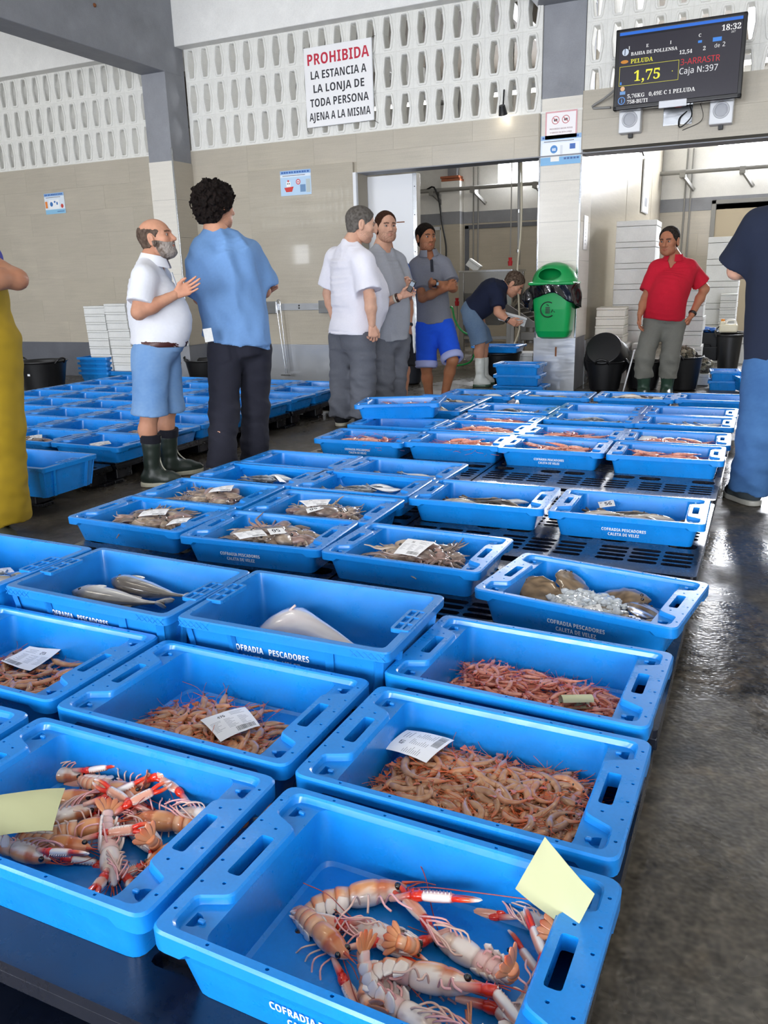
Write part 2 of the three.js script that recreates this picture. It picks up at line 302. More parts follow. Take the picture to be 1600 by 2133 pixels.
for (const [x, z] of [[-9.5, -5], [-4.6, -5.2], [-4.6, -1.5], [0.6, -4.5], [0.6, -0.5], [-9.5, -1.5]]) batten('white fluorescent batten under the hall roof, out of the picture', x, 4.45, z, 1.5, 0, 22);
for (const [p, w] of [[[-10.152, 3.52, -12], 'left of the grey column'], [[-5.201, 3.641, -12], 'above the doorway'], [[-3.377, 3.631, -12], 'beside the right pillar'], [[-0.425, 3.65, -12], 'right of the screen']]) batten('lit fluorescent batten seen through the pierced blocks ' + w, p[0], p[1], p[2], 1.2, 0, 26);

// ---------------------------------------------------------------- pallets and blue fish trays
const plasticRough = texFrom(256, (u, v) => { const n = wrapNoise(u, v, 6, 6, 41.7, 4), f = wrapNoise(u, v, 40, 40, 3.7, 2); const k = 92 + n * 70 + f * 40; return [k, k, k]; }, false);
const plasticTone = texFrom(256, (u, v) => { const n = wrapNoise(u, v, 4, 4, 61.7, 5), f = wrapNoise(u, v, 60, 60, 3.7, 2); const k = 240 + n * 22 + f * 14; return [k, k, k]; });
plasticRough.repeat.set(2, 2); plasticTone.repeat.set(3, 3);
const blueMat = c => std(c, 0.9, { roughnessMap: plasticRough, map: plasticTone, clearcoat: 0.35, clearcoatRoughness: 0.22 });
M.blue = blueMat(0x108ae4); M.blueDeep = blueMat(0x1c84d6); M.blueFaded = blueMat(0x3a86cc);
M.pallet = std(0x0c1220, 0.8, { roughnessMap: plasticRough, clearcoat: 0.5, clearcoatRoughness: 0.2 });
M.palletB = std(0x0a0c12, 0.8, { roughnessMap: plasticRough, clearcoat: 0.4, clearcoatRoughness: 0.25 });
M.printWhite = std(0xf2f4f6, 0.6);

// rounded outline of a polygon: every corner becomes the same number of points, so that two outlines can be lofted
function roundPoly(pts, r, n = 4) {
  const out = [];
  for (let i = 0; i < pts.length; i++) {
    const p = pts[i], a = pts[(i + pts.length - 1) % pts.length], b = pts[(i + 1) % pts.length], rr = Array.isArray(r) ? r[i] : r;
    const da = Math.hypot(a[0] - p[0], a[1] - p[1]), db = Math.hypot(b[0] - p[0], b[1] - p[1]), k = Math.min(rr, da * 0.49, db * 0.49);
    const A = [p[0] + (a[0] - p[0]) / da * k, p[1] + (a[1] - p[1]) / da * k], B = [p[0] + (b[0] - p[0]) / db * k, p[1] + (b[1] - p[1]) / db * k];
    for (let j = 0; j <= n; j++) { const t = j / n, u = 1 - t; out.push([u * u * A[0] + 2 * u * t * p[0] + t * t * B[0], u * u * A[1] + 2 * u * t * p[1] + t * t * B[1]]); }
  }
  return out;
}
const rect = (x, z) => [[-x, -z], [x, -z], [x, z], [-x, z]];
function loft(a, ya, b, yb) {                     // wall between two outlines of equal length
  const n = a.length, pos = [], uv = [], idx = []; let s = 0;
  for (let i = 0; i <= n; i++) { const k = i % n, p = a[k], q = b[k]; if (i) s += Math.hypot(a[k][0] - a[i - 1][0], a[k][1] - a[i - 1][1]); pos.push(p[0], ya, p[1], q[0], yb, q[1]); uv.push(s, ya, s, yb); }
  for (let i = 0; i < n; i++) { const o = i * 2; idx.push(o, o + 1, o + 2, o + 1, o + 3, o + 2); }
  const g = new THREE.BufferGeometry(); g.setAttribute('position', new THREE.Float32BufferAttribute(pos, 3)); g.setAttribute('uv', new THREE.Float32BufferAttribute(uv, 2)); g.setIndex(idx); g.computeVertexNormals(); return toCreasedNormals(g, 0.7);
}
function flat(outer, y, holes = [], thick = 0) {   // horizontal plate; with thickness its holes have walls
  const s = new THREE.Shape(outer.map(p => new THREE.Vector2(p[0], -p[1])));
  for (const h of holes) s.holes.push(new THREE.Path(h.map(p => new THREE.Vector2(p[0], -p[1]))));
  const g = thick ? new THREE.ExtrudeGeometry(s, { depth: thick, bevelEnabled: false }) : new THREE.ShapeGeometry(s);
  g.rotateX(-Math.PI / 2); g.translate(0, y - thick, 0); return g;
}
const circle = (x, z, r, n = 8) => Array.from({ length: n }, (_, i) => [x + Math.cos(i / n * 6.2832) * r, z + Math.sin(i / n * 6.2832) * r]);
const ringBox = (x, z, hx, hz, r = 0.006) => roundPoly([[x - hx, z - hz], [x + hx, z - hz], [x + hx, z + hz], [x - hx, z + hz]], r, 2);

// the shallow stacking tray: a deep basin, stepped pockets in the corners, hand slots in the short rims
function shallowTray() {
  const Hh = 0.125, open = o => {                 // the opening under the rim, its bulges carry the hand slots
    const X = 0.274 + o, B = 0.224 + o, Z = 0.18 + o, a = 0.092 - o * 0.4, b = 0.116 - o * 0.4;
    return roundPoly([[-X, -Z], [X, -Z], [X, -b], [B, -a], [B, a], [X, b], [X, Z], [-X, Z], [-X, b], [-B, a], [-B, -a], [-X, -b]], [0.022, 0.022, 0.008, 0.012, 0.012, 0.008, 0.022, 0.022, 0.008, 0.012, 0.012, 0.008], 3);
  };
  const cav = roundPoly(rect(0.224, 0.18), 0.03), low = roundPoly(rect(0.214, 0.169), 0.028), foot = roundPoly(rect(0.254, 0.168), 0.028);
  const outA = roundPoly(rect(0.3, 0.2), 0.026), outB = roundPoly(rect(0.2965, 0.1965), 0.024);
  const slots = [-1, 1].map(s => ringBox(s * 0.252, 0, 0.0125, 0.052)), dots = [];
  for (const s of [-1, 1]) { for (const z of [-0.15, -0.085, -0.03, 0.03, 0.085, 0.15]) dots.push(circle(s * 0.287, z, 0.0034, 6)); for (const x of [-0.2, -0.1, 0, 0.1, 0.2]) dots.push(circle(x, s * 0.1885, 0.0032, 6)); dots.push(circle(s * 0.252, -0.075, 0.0034, 6), circle(s * 0.252, 0.075, 0.0034, 6)); }
  const floorHoles = [[-0.15, -0.11], [0, -0.12], [0.15, -0.11], [-0.17, 0], [0.17, 0.0], [-0.08, 0.0], [0.08, 0.01], [-0.15, 0.11], [0, 0.12], [0.15, 0.11]].map(p => circle(p[0], p[1], 0.0065, 10));
  const rim = [flat(outB, Hh, [open(0.003), ...slots, ...dots]), loft(outA, Hh - 0.0045, outB, Hh), loft(open(0.003), Hh, open(0), Hh - 0.0035)];
  for (const s of slots) rim.push(loft(s, Hh, s, Hh - 0.03));
  for (const d of dots) rim.push(loft(d, Hh, d, Hh - 0.012));
  // skirt hangs lower at the corners than along the middle of each side
  const skirt = outA.map(p => p), drop = p => (Math.abs(p[0]) > 0.235 && Math.abs(p[1]) > 0.12) ? 0.036 : 0.024;
  const dense = []; for (let i = 0; i < skirt.length; i++) { const a = skirt[i], b = skirt[(i + 1) % skirt.length], L = Math.hypot(a[0] - b[0], a[1] - b[1]), m = L > 0.1 ? 40 : 1; for (let k = 0; k < m; k++) dense.push([mix(a[0], b[0], k / m), mix(a[1], b[1], k / m)]); }
  const pos = [], idx = [], uv = []; dense.forEach((p, i) => { pos.push(p[0], Hh - 0.0045, p[1], p[0] * 0.997, Hh - drop(p), p[1] * 0.997, p[0] * 0.955, Hh - drop(p) - 0.003, p[1] * 0.945); uv.push(i * 0.01, 0.1, i * 0.01, 0.07, i * 0.01, 0.05); });
  const n = dense.length; for (let i = 0; i < n; i++) { const a = i * 3, b = ((i + 1) % n) * 3; for (const k of [0, 1]) idx.push(a + k, b + k, a + k + 1, b + k, b + k + 1, a + k + 1); }
  const sk = new THREE.BufferGeometry(); sk.setAttribute('position', new THREE.Float32BufferAttribute(pos, 3)); sk.setAttribute('uv', new THREE.Float32BufferAttribute(uv, 2)); sk.setIndex(idx); sk.computeVertexNormals();
  rim.push(toCreasedNormals(sk, 0.6));
  const ledge = Hh - 0.014, basin = [loft(open(0), Hh - 0.0035, open(-0.003), ledge)];
  const po = open(-0.003);
  const notch = []; for (const sx of [-1, 1]) for (const sz of [-1, 1]) notch.push(Array.from({ length: 12 }, (_, i) => { const a = i / 11 * Math.PI; return [sx * (0.262 - Math.sin(a) * 0.019), sz * 0.146 + Math.cos(a) * 0.015]; }));
  for (const q of notch) basin.push(loft(q, ledge, q, ledge - 0.016), flat(q, ledge - 0.016));
  basin.push(flat(po, ledge, [roundPoly(rect(0.2205, 0.1768), 0.024), ...notch]), loft(roundPoly(rect(0.2205, 0.1768), 0.024), ledge, low, 0.012), loft(low, 0.012, roundPoly(rect(0.207, 0.162), 0.024), 0.006), flat(roundPoly(rect(0.207, 0.162), 0.024), 0.006, floorHoles), flat(foot, 0.0005, floorHoles));
  for (const h of floorHoles) basin.push(loft(h, 0.006, h, 0.0005));
  basin.push(loft(roundPoly(rect(0.288, 0.19), 0.026), Hh - 0.02, roundPoly(rect(0.268, 0.184), 0.03), Hh - 0.05), loft(roundPoly(rect(0.268, 0.184), 0.03), Hh - 0.05, foot, 0.0005));
  // a raised lip beside each finger notch of the corner pockets
  for (const sx of [-1, 1]) for (const sz of [-1, 1]) basin.push(rbox(sx * 0.243 - 0.006, ledge - 0.001, sz * 0.146 - 0.004, sx * 0.243 + 0.006, ledge + 0.006, sz * 0.146 + 0.004, 0.003));
  return { rim: merge(rim.map(uvXZ)), basin: merge(basin.map(uvXZ)), h: Hh };
}
function uvXZ(g) { if (g.index) g = g.toNonIndexed(); if (!g.attributes.normal) g.computeVertexNormals(); return boxUV(g); }
// the deep box: thin rim, upright ribs, lattice patches on the rim and gridded hand pads
function deepBox() {
  const Hh = 0.21, outA = roundPoly(rect(0.3, 0.2), 0.022), outB = roundPoly(rect(0.297, 0.197), 0.02), inn = roundPoly(rect(0.278, 0.178), 0.02), low = roundPoly(rect(0.255, 0.158), 0.02);
  const pads = [], rim = [], basin = [];
  const cells = s => { const o = []; for (const i of [-1, 0, 1]) for (const j of [0, 1]) o.push(ringBox(s * (0.263 + j * 0.021), i * 0.043, 0.0075, 0.018, 0.003)); return o; };
  for (const s of [-1, 1]) { pads.push(flat(roundPoly([[s * 0.247, -0.068], [s * 0.297, -0.068], [s * 0.297, 0.068], [s * 0.247, 0.068]], 0.008, 2), Hh + 0.004, cells(s), 0.012)); }
  const lat = []; for (const s of [-1, 1]) for (const c of [-1, 1]) for (let i = 0; i < 5; i++) for (const d of [-1, 1]) lat.push(beamBox([c * 0.245 - 0.045 + i * 0.018, Hh - 0.007 - (d > 0 ? 0 : 0.019), s * 0.2005], [c * 0.245 - 0.045 + i * 0.018 + 0.018, Hh - 0.007 - (d > 0 ? 0.019 : 0), s * 0.2005], 0.0018, 0.0022));
  rim.push(flat(outB, Hh, [inn]), loft(outA, Hh - 0.004, outB, Hh), loft(outA, Hh - 0.004, roundPoly(rect(0.299, 0.199), 0.022), Hh - 0.03), loft(roundPoly(rect(0.299, 0.199), 0.022), Hh - 0.03, roundPoly(rect(0.285, 0.185), 0.02), Hh - 0.032));
  basin.push(loft(inn, Hh, low, 0.012), flat(low, 0.012, [circle(-0.1, 0.05, 0.005), circle(0.12, 0.03, 0.005), circle(0.08, -0.08, 0.005), circle(-0.15, -0.06, 0.005)]), loft(roundPoly(rect(0.286, 0.186), 0.022), Hh - 0.03, roundPoly(rect(0.262, 0.164), 0.022), 0), flat(roundPoly(rect(0.262, 0.164), 0.022), 0.001));
  for (const s of [-1, 1]) { for (const x of [-0.27, -0.14, 0.14, 0.27]) { basin.push(beamBox([x, Hh - 0.03, s * 0.19], [x * 0.93, 0.004, s * 0.168], 0.02, 0.012)); } for (const z of [-0.12, 0.12]) basin.push(beamBox([s * 0.29, Hh - 0.03, z], [s * 0.267, 0.004, z * 0.92], 0.012, 0.02)); }
  return { rim: merge(rim.map(uvXZ)), pads: pads.map(uvXZ), lat: merge(lat.map(uvXZ)), basin: merge(basin.map(uvXZ)), h: Hh };
}
const TR = shallowTray(), DB = deepBox();
const letterTex = (a, b, font = 'bold 54px sans-serif') => canvasTex(1024, 192, (x, w, h) => { x.fillStyle = '#000'; x.fillRect(0, 0, w, h); x.fillStyle = '#fff'; x.textAlign = 'center'; x.textBaseline = 'middle'; x.font = 'bold 84px sans-serif'; x.save(); x.translate(w / 2, 50); x.scale(0.92, 1); x.fillText(a, 0, 0); x.restore(); x.save(); x.translate(w / 2, 146); x.scale(0.9, 1); x.fillText(b, 0, 0); x.restore();
  // worn print: scratches through the letters
  x.fillStyle = '#000'; const r = rng(12); for (let i = 0; i < 90; i++) x.fillRect(r() * w, r() * h, 2 + r() * 12, 1 + r() * 3); });
const alpha1 = letterTex('COFRADIA PESCADORES', 'CALETA DE VELEZ'); alpha1.colorSpace = THREE.NoColorSpace;
const alpha2 = letterTex('COFRADIA   PESCADORES', 'CALETA   DE   VELEZ'); alpha2.colorSpace = THREE.NoColorSpace;
M.letters = std(0xe6eef4, 0.6, { alphaMap: alpha1, transparent: true }); M.letters2 = std(0xdde9f2, 0.6, { alphaMap: alpha2, transparent: true });
function letterPlate(w, y0, y1, z0, z1) {          // print on the sloping front face
  const g = new THREE.PlaneGeometry(w, 1), p = g.attributes.position;
  for (let i = 0; i < p.count; i++) { const t = p.getY(i) + 0.5; p.setXYZ(i, p.getX(i), mix(y0, y1, t), mix(z0, z1, t)); }
  g.computeVertexNormals(); return g;
}
const plateS = letterPlate(0.2, 0.022, 0.07, 0.1775, 0.1855), plateD = letterPlate(0.25, 0.09, 0.155, 0.1805, 0.1865);
const trayList = [];
// x, z: centre of the tray; s: its size; y: what it stands on
const PT = 0.165;
function tray(label, x, z, turn = 0, o = {}) {
  const t = thing(o.deep ? 'deep_fish_box' : 'fish_tray', label, o.deep ? 'fish box' : 'fish tray', [x, o.y ?? PT, z], turn);
  const K = o.deep ? DB : TR, m = o.mat || (o.deep ? M.blueDeep : M.blue);
  part('basin', K.basin, m, t); part('rim', K.rim, m, t);
  if (o.deep) { for (const p of K.pads) part('hand_pad', p, m, t); part('lattice', K.lat, m, t).userData.kind = 'stuff'; }
  if (o.text) { const l = part('lettering', o.deep ? plateD : plateS, o.deep ? M.letters2 : M.letters, t, 'white printed lettering'); if (o.textX) l.position.x = o.textX; }
  const s = o.s || [1, 1, 1]; t.scale.set(...s); if (o.tilt) { t.rotation.order = 'YXZ'; t.rotation.z = o.tilt; }
  trayList.push(t); t.userData.group = undefined; delete t.userData.group; return t;
}
// ---- pallets: slotted deck on nine feet
const palletGeo = (() => {
  const holes = [], add = (x, z, w, d) => holes.push(ringBox(x, z, w / 2, d / 2, d * 0.45));
  for (const bx of [-0.4, 0.0, 0.4]) for (const bz of [-0.34, 0, 0.34]) for (let i = -1; i <= 1; i++) for (let j = -1.5; j <= 1.5; j++) add(bx + i * 0.119, bz + j * 0.046, 0.106, 0.031);
  for (const bz of [-0.17, 0.17]) for (let i = -4; i <= 4; i++) if (i % 3) add(i * 0.13, bz, 0.11, 0.07);
  const deck = flat(roundPoly(rect(0.598, 0.515), 0.02), 0.165, holes, 0.02);
  const rails = [];
  for (const z of [-0.49, 0, 0.49]) rails.push(rbox(-0.583, 0, z - 0.04, 0.583, 0.028, z + 0.04, 0.006));
  const foot = rbox(-0.07, 0.026, -0.07, 0.07, 0.146, 0.07, 0.012);
  const lip = [rbox(-0.598, 0.115, -0.515, 0.598, 0.147, -0.495, 0.004), rbox(-0.598, 0.115, 0.495, 0.598, 0.147, 0.515, 0.004), rbox(-0.598, 0.115, -0.51, -0.578, 0.147, 0.51, 0.004), rbox(0.578, 0.115, -0.51, 0.598, 0.147, 0.51, 0.004)];
  return { deck: boxUV(deck), rails, foot, lip: merge(lip) };
})();
function pallet(label, x, z, group, mat = M.pallet, sy = 1) {
  const t = thing('plastic_pallet', label, 'pallet', [x, 0, z], 0, group); t.scale.y = sy;
  part('deck', palletGeo.deck, mat, t); part('lip', palletGeo.lip, mat, t);
  for (const r of palletGeo.rails) part('runner', r, mat, t);
  for (const px of [-0.5, 0, 0.5]) for (const pz of [-0.42, 0, 0.42]) part('foot', palletGeo.foot, mat, t).position.set(px, 0, pz);
  return t;
}
const rowName = ['nearest', 'second', 'third', 'fourth', 'fifth', 'farthest'];
for (let r = 0; r < 6; r++) for (let c = 0; c < 2; c++) pallet(`black slotted pallet under the central trays, ${rowName[r]} of the ${c ? 'left' : 'right'} file`, -0.742 - c * 1.205, -1.2 - r * 1.09);
for (let r = 0; r < 4; r++) for (let c = 0; c < 3; c++) pallet(`wet black pallet under the left trays, ${['nearest', 'second', 'third', 'farthest'][r]} in the ${['aisle', 'middle', 'outermost'][c]} file`, -4.22 - c * 1.205, -3.25 - r * 1.07, undefined, M.palletB, 0.8);
for (let r = 0; r < 2; r++) pallet(`black pallet behind the man in jeans at the right edge, ${r ? 'farther' : 'nearer'} one`, 1.05, -4.9 - r * 1.09);

// ---- the trays, row by row from the viewer; T keeps those that are filled later
const T = {};
const NEAR = [1.02, 1, 0.965], FAR = [1.0, 0.84, 0.985], Kn = 1.029, Kf = 1.051, Kd = 1.043, Kl = 1.091;
T.front = tray('big blue tray nearest the viewer, eight langoustines and a standing yellow note in it', -0.42 * Kn, -0.89 * Kn, -0.028, { s: NEAR, text: 1, textX: -0.02 });
T.lang = tray('blue tray left of the nearest one, crowded with about fifteen langoustines', -1.037 * Kn, -0.907 * Kn, 0.003, { s: NEAR });
T.corner = tray('empty blue tray cut by the left edge of the picture, left of the langoustine trays', -1.655 * Kn, -0.9 * Kn, 0.02, { s: NEAR });
T.orange = tray('blue tray heaped with orange-brown prawns under a label reading 477', -0.427 * Kn, -1.297 * Kn, -0.015, { s: NEAR });
T.t476 = tray('blue tray with brown prawns heaped at its left and a label reading 476', -1.043 * Kn, -1.317 * Kn, -0.006, { s: NEAR });
T.t475 = tray('blue tray with a few loose prawns and a label reading 475, at the left edge', -1.66 * Kn, -1.33 * Kn, 0.0, { s: NEAR });
T.pink = tray('blue tray of small pink shrimps with a rolled yellow note', -0.431 * Kn, -1.708 * Kn, -0.035, { s: NEAR, text: 1, textX: -0.05, y: PT + 0.006 });
T.monk = tray('deep blue box holding one pale monkfish', -1.006 * Kd, -1.70 * Kd, 0.01, { deep: 1, s: [1.035, 0.86, 0.985], text: 1, textX: -0.03 });
T.hake = tray('deep blue box holding two silvery hake', -1.612 * Kd, -1.69 * Kd, -0.03, { deep: 1, s: [1.035, 0.86, 0.985], text: 1, textX: -0.03 });
T.bream = tray('deep blue box of grey fish cut by the left edge of the picture', -2.224 * Kd, -1.69 * Kd, -0.02, { deep: 1, s: [1.035, 0.86, 0.985], mat: M.blue });
T.flat = tray('blue tray of brown flatfish on ice standing apart at the right edge of the pallets', -0.396 * Kf, -2.254 * Kf, -0.153, { s: [1.02, 0.9, 0.99], text: 1, textX: 0.02 });
T.octR = tray('blue tray of octopus right of two others, open pallet slots beyond it', -1.02 * Kf, -2.45 * Kf, -0.02, { s: FAR });
T.octM = tray('blue tray of octopus with a dark 56 card and lettering on its front', -1.61 * Kf, -2.445 * Kf, 0.06, { s: FAR, text: 1, textX: -0.04 });
T.octL = tray('leftmost blue tray of octopus in the nearest octopus row', -2.19 * Kf, -2.47 * Kf, -0.03, { s: FAR });
T.octBL = tray('blue tray of octopus in the second octopus row, on its left', -2.18 * Kf, -2.83 * Kf, 0.03, { s: FAR });
T.octBR = tray('blue tray of octopus in the second octopus row with a white 56 card', -1.58 * Kf, -2.8 * Kf, 0.03, { s: FAR });
T.f6L = tray('blue tray of small silver fish left in the row behind the octopus', -2.16 * Kf, -3.215 * Kf, -0.02, { s: FAR });
T.f6M = tray('blue tray of small silver fish between the empty one and the octopus', -1.6 * Kf, -3.21 * Kf, 0.02, { s: FAR });
T.fishM = tray('blue tray of dark fish alone on the bare pallet, left of the 56 tray', -1.02 * Kf, -3.2 * Kf, 0.03, { s: FAR });
T.fishR = tray('blue tray of speckled fish on ice with a 56 card, at the pallet edge', -0.425 * Kf, -3.2 * Kf, 0.015, { s: [1.01, 0.84, 0.985], text: 1 });
T.e7L = tray('nearly empty blue tray by the legs of the curly-haired man', -2.13 * Kf, -3.53 * Kf, 0, { s: FAR });
T.e7R = tray('blue tray of upright silver tails behind the small silver fish', -1.555 * Kf, -3.53 * Kf, -0.01, { s: FAR });
// red prawn rows
T.a1 = tray('lettered blue tray of red prawns at the left end of its row', -2.08 * Kf, -4.26 * Kf, 0.03, { s: [0.975, 0.84, 0.985], text: 1 });
T.a2 = tray('blue tray heaped with red prawns, second from the left in its row', -1.535 * Kf, -4.33 * Kf, 0.06, { s: [0.985, 0.84, 0.985] });
T.a3 = tray('lettered blue tray of red prawns, third from the left in its row', -0.985 * Kf, -4.33 * Kf, 0.02, { s: [0.98, 0.84, 0.985], text: 1 });
T.a4 = tray('blue tray with few red prawns at the right end of its row', -0.41 * Kf, -4.32 * Kf, 0.02, { s: [0.98, 0.84, 0.985] });
T.b1 = tray('blue tray half hidden under the tilted one, left in the second red row', -2.1 * Kf, -4.74 * Kf, 0.01, { s: FAR });
T.b2 = tray('blue tray of red prawns in the second red row, second from the left', -1.53 * Kf, -4.74 * Kf, 0, { s: FAR });
T.b3 = tray('blue tray of red prawns in the second red row, third from the left', -0.97 * Kf, -4.72 * Kf, 0, { s: FAR });
T.b4 = tray('blue tray with a white slip over red prawns, right end of the second red row', -0.405 * Kf, -4.72 * Kf, 0.03, { s: FAR });
T.tilt = tray('blue tray resting tilted across two others beside the men in grey trousers', -2.19 * Kf, -5.0 * Kf, 0.22, { s: FAR, y: PT + 0.107, tilt: 0.03 });
T.c1 = tray('blue tray under the right end of the tilted one, with red prawns', -1.53 * Kf, -5.06 * Kf, 0.02, { s: [0.975, 0.84, 0.85] });
T.c2 = tray('blue tray of thin silver fish, second from the right in the middle row', -0.965 * Kf, -5.27 * Kf, 0, { s: FAR });
T.c3 = tray('lettered blue tray of silver fish on ice, right end of the middle row', -0.405 * Kf, -5.28 * Kf, 0, { s: FAR, text: 1 });
T.d1 = tray('blue tray of dark slim fish at the far left of the central block', -2.15 * Kf, -5.42 * Kf, 0, { s: FAR });
T.d2 = tray('blue tray of white fish second from the left, two rows from the far end', -1.55 * Kf, -5.5 * Kf, 0, { s: FAR });
T.d3 = tray('nearly bare blue tray with scraps, third from the left, two rows from the far end', -0.98 * Kf, -5.66 * Kf, 0, { s: FAR });
T.d4 = tray('nearly bare blue tray with scraps, right end, two rows from the far end', -0.405 * Kf, -5.67 * Kf, 0, { s: FAR });
T.e1 = tray('blue tray of dark fish by the bare legs of the man in blue shorts', -2.15 * Kf, -5.82 * Kf, 0, { s: FAR });
T.e2 = tray('blue tray of small dark fish, second from the left in the far row', -1.44 * Kf, -6.27 * Kf, 0.02, { s: FAR });
T.e3 = tray('blue tray with white paper and fish on it, third in the far row', -0.85 * Kf, -6.33 * Kf, 0.02, { s: FAR });
T.e4 = tray('empty-looking blue tray at the right end of the far row', -0.285 * Kf, -6.38 * Kf, 0.02, { s: FAR });
T.e5 = tray('blue tray of silver fish at the left end of the far row', -2.02 * Kf, -6.2 * Kf, 0.02, { s: FAR });
// left block, five files of eight rows, the aisle on its right
const LB = [];
for (let r = 0; r < 8; r++) for (let c = 0; c < 5; c++) {
  const side = ['beside the aisle', 'second from the aisle', 'third from the aisle', 'fourth from the aisle', 'farthest from the aisle'][c], row = ['nearest', 'second', 'third', 'fourth', 'fifth', 'sixth', 'seventh', 'farthest'][r];
  LB[r * 5 + c] = tray(`blue tray of the left block, ${row} full row, ${side}`, (-3.545 - c * 0.55 - r * 0.007) * Kl, (-3.665 - r * 0.393) * Kl, (r * 7 + c * 3) % 5 * 0.008 - 0.016, { s: [0.98, 0.83, 1.03], y: 0.132 });
}
T.deepL = tray('deep blue box at the near corner of the left block, behind the yellow overalls', -3.33 * Kl, -2.9 * Kl, 0.02, { deep: 1, mat: M.blue, y: 0.132, s: [1, 0.8, 1] });
T.deepL2 = tray('deep blue box left of the corner one, hidden mostly by the yellow overalls', -3.95 * Kl, -2.92 * Kl, 0.0, { deep: 1, mat: M.blue, y: 0.132, s: [1, 0.8, 1] });
T.rt1 = tray('blue tray at the right picture edge, nearer one behind the man in jeans', 0.66 * Kf, -4.5 * Kf, 0.0, { s: FAR });
T.rt2 = tray('blue tray at the right picture edge, middle one behind the man in jeans', 0.66 * Kf, -4.95 * Kf, 0.0, { s: FAR });
T.rt3 = tray('blue tray at the right picture edge, farther one behind the man in jeans', 0.68 * Kf, -5.4 * Kf, 0.0, { s: FAR });

// ---------------------------------------------------------------- people: distance fields meshed into continuous skin and cloth
function smin(a, b, k) { const h = Math.max(k - Math.abs(a - b), 0) / k; return Math.min(a, b) - h * h * k * 0.25; }
const smax = (a, b, k) => -smin(-a, -b, k);
function cone(p, a, b, ra, rb) {                  // tapered capsule
  const bx = b[0] - a[0], by = b[1] - a[1], bz = b[2] - a[2], px = p[0] - a[0], py = p[1] - a[1], pz = p[2] - a[2];
  const L = bx * bx + by * by + bz * bz || 1e-9, t = clamp((px * bx + py * by + pz * bz) / L, 0, 1);
  return Math.hypot(px - bx * t, py - by * t, pz - bz * t) - (ra + (rb - ra) * t);
}
function ell(x, y, z, cx, cy, cz, rx, ry, rz) { const X = (x - cx) / rx, Y = (y - cy) / ry, Z = (z - cz) / rz, k = Math.hypot(X, Y, Z); return (k - 1) * Math.min(rx, ry, rz) * (k < 1 ? 1 : 1); }
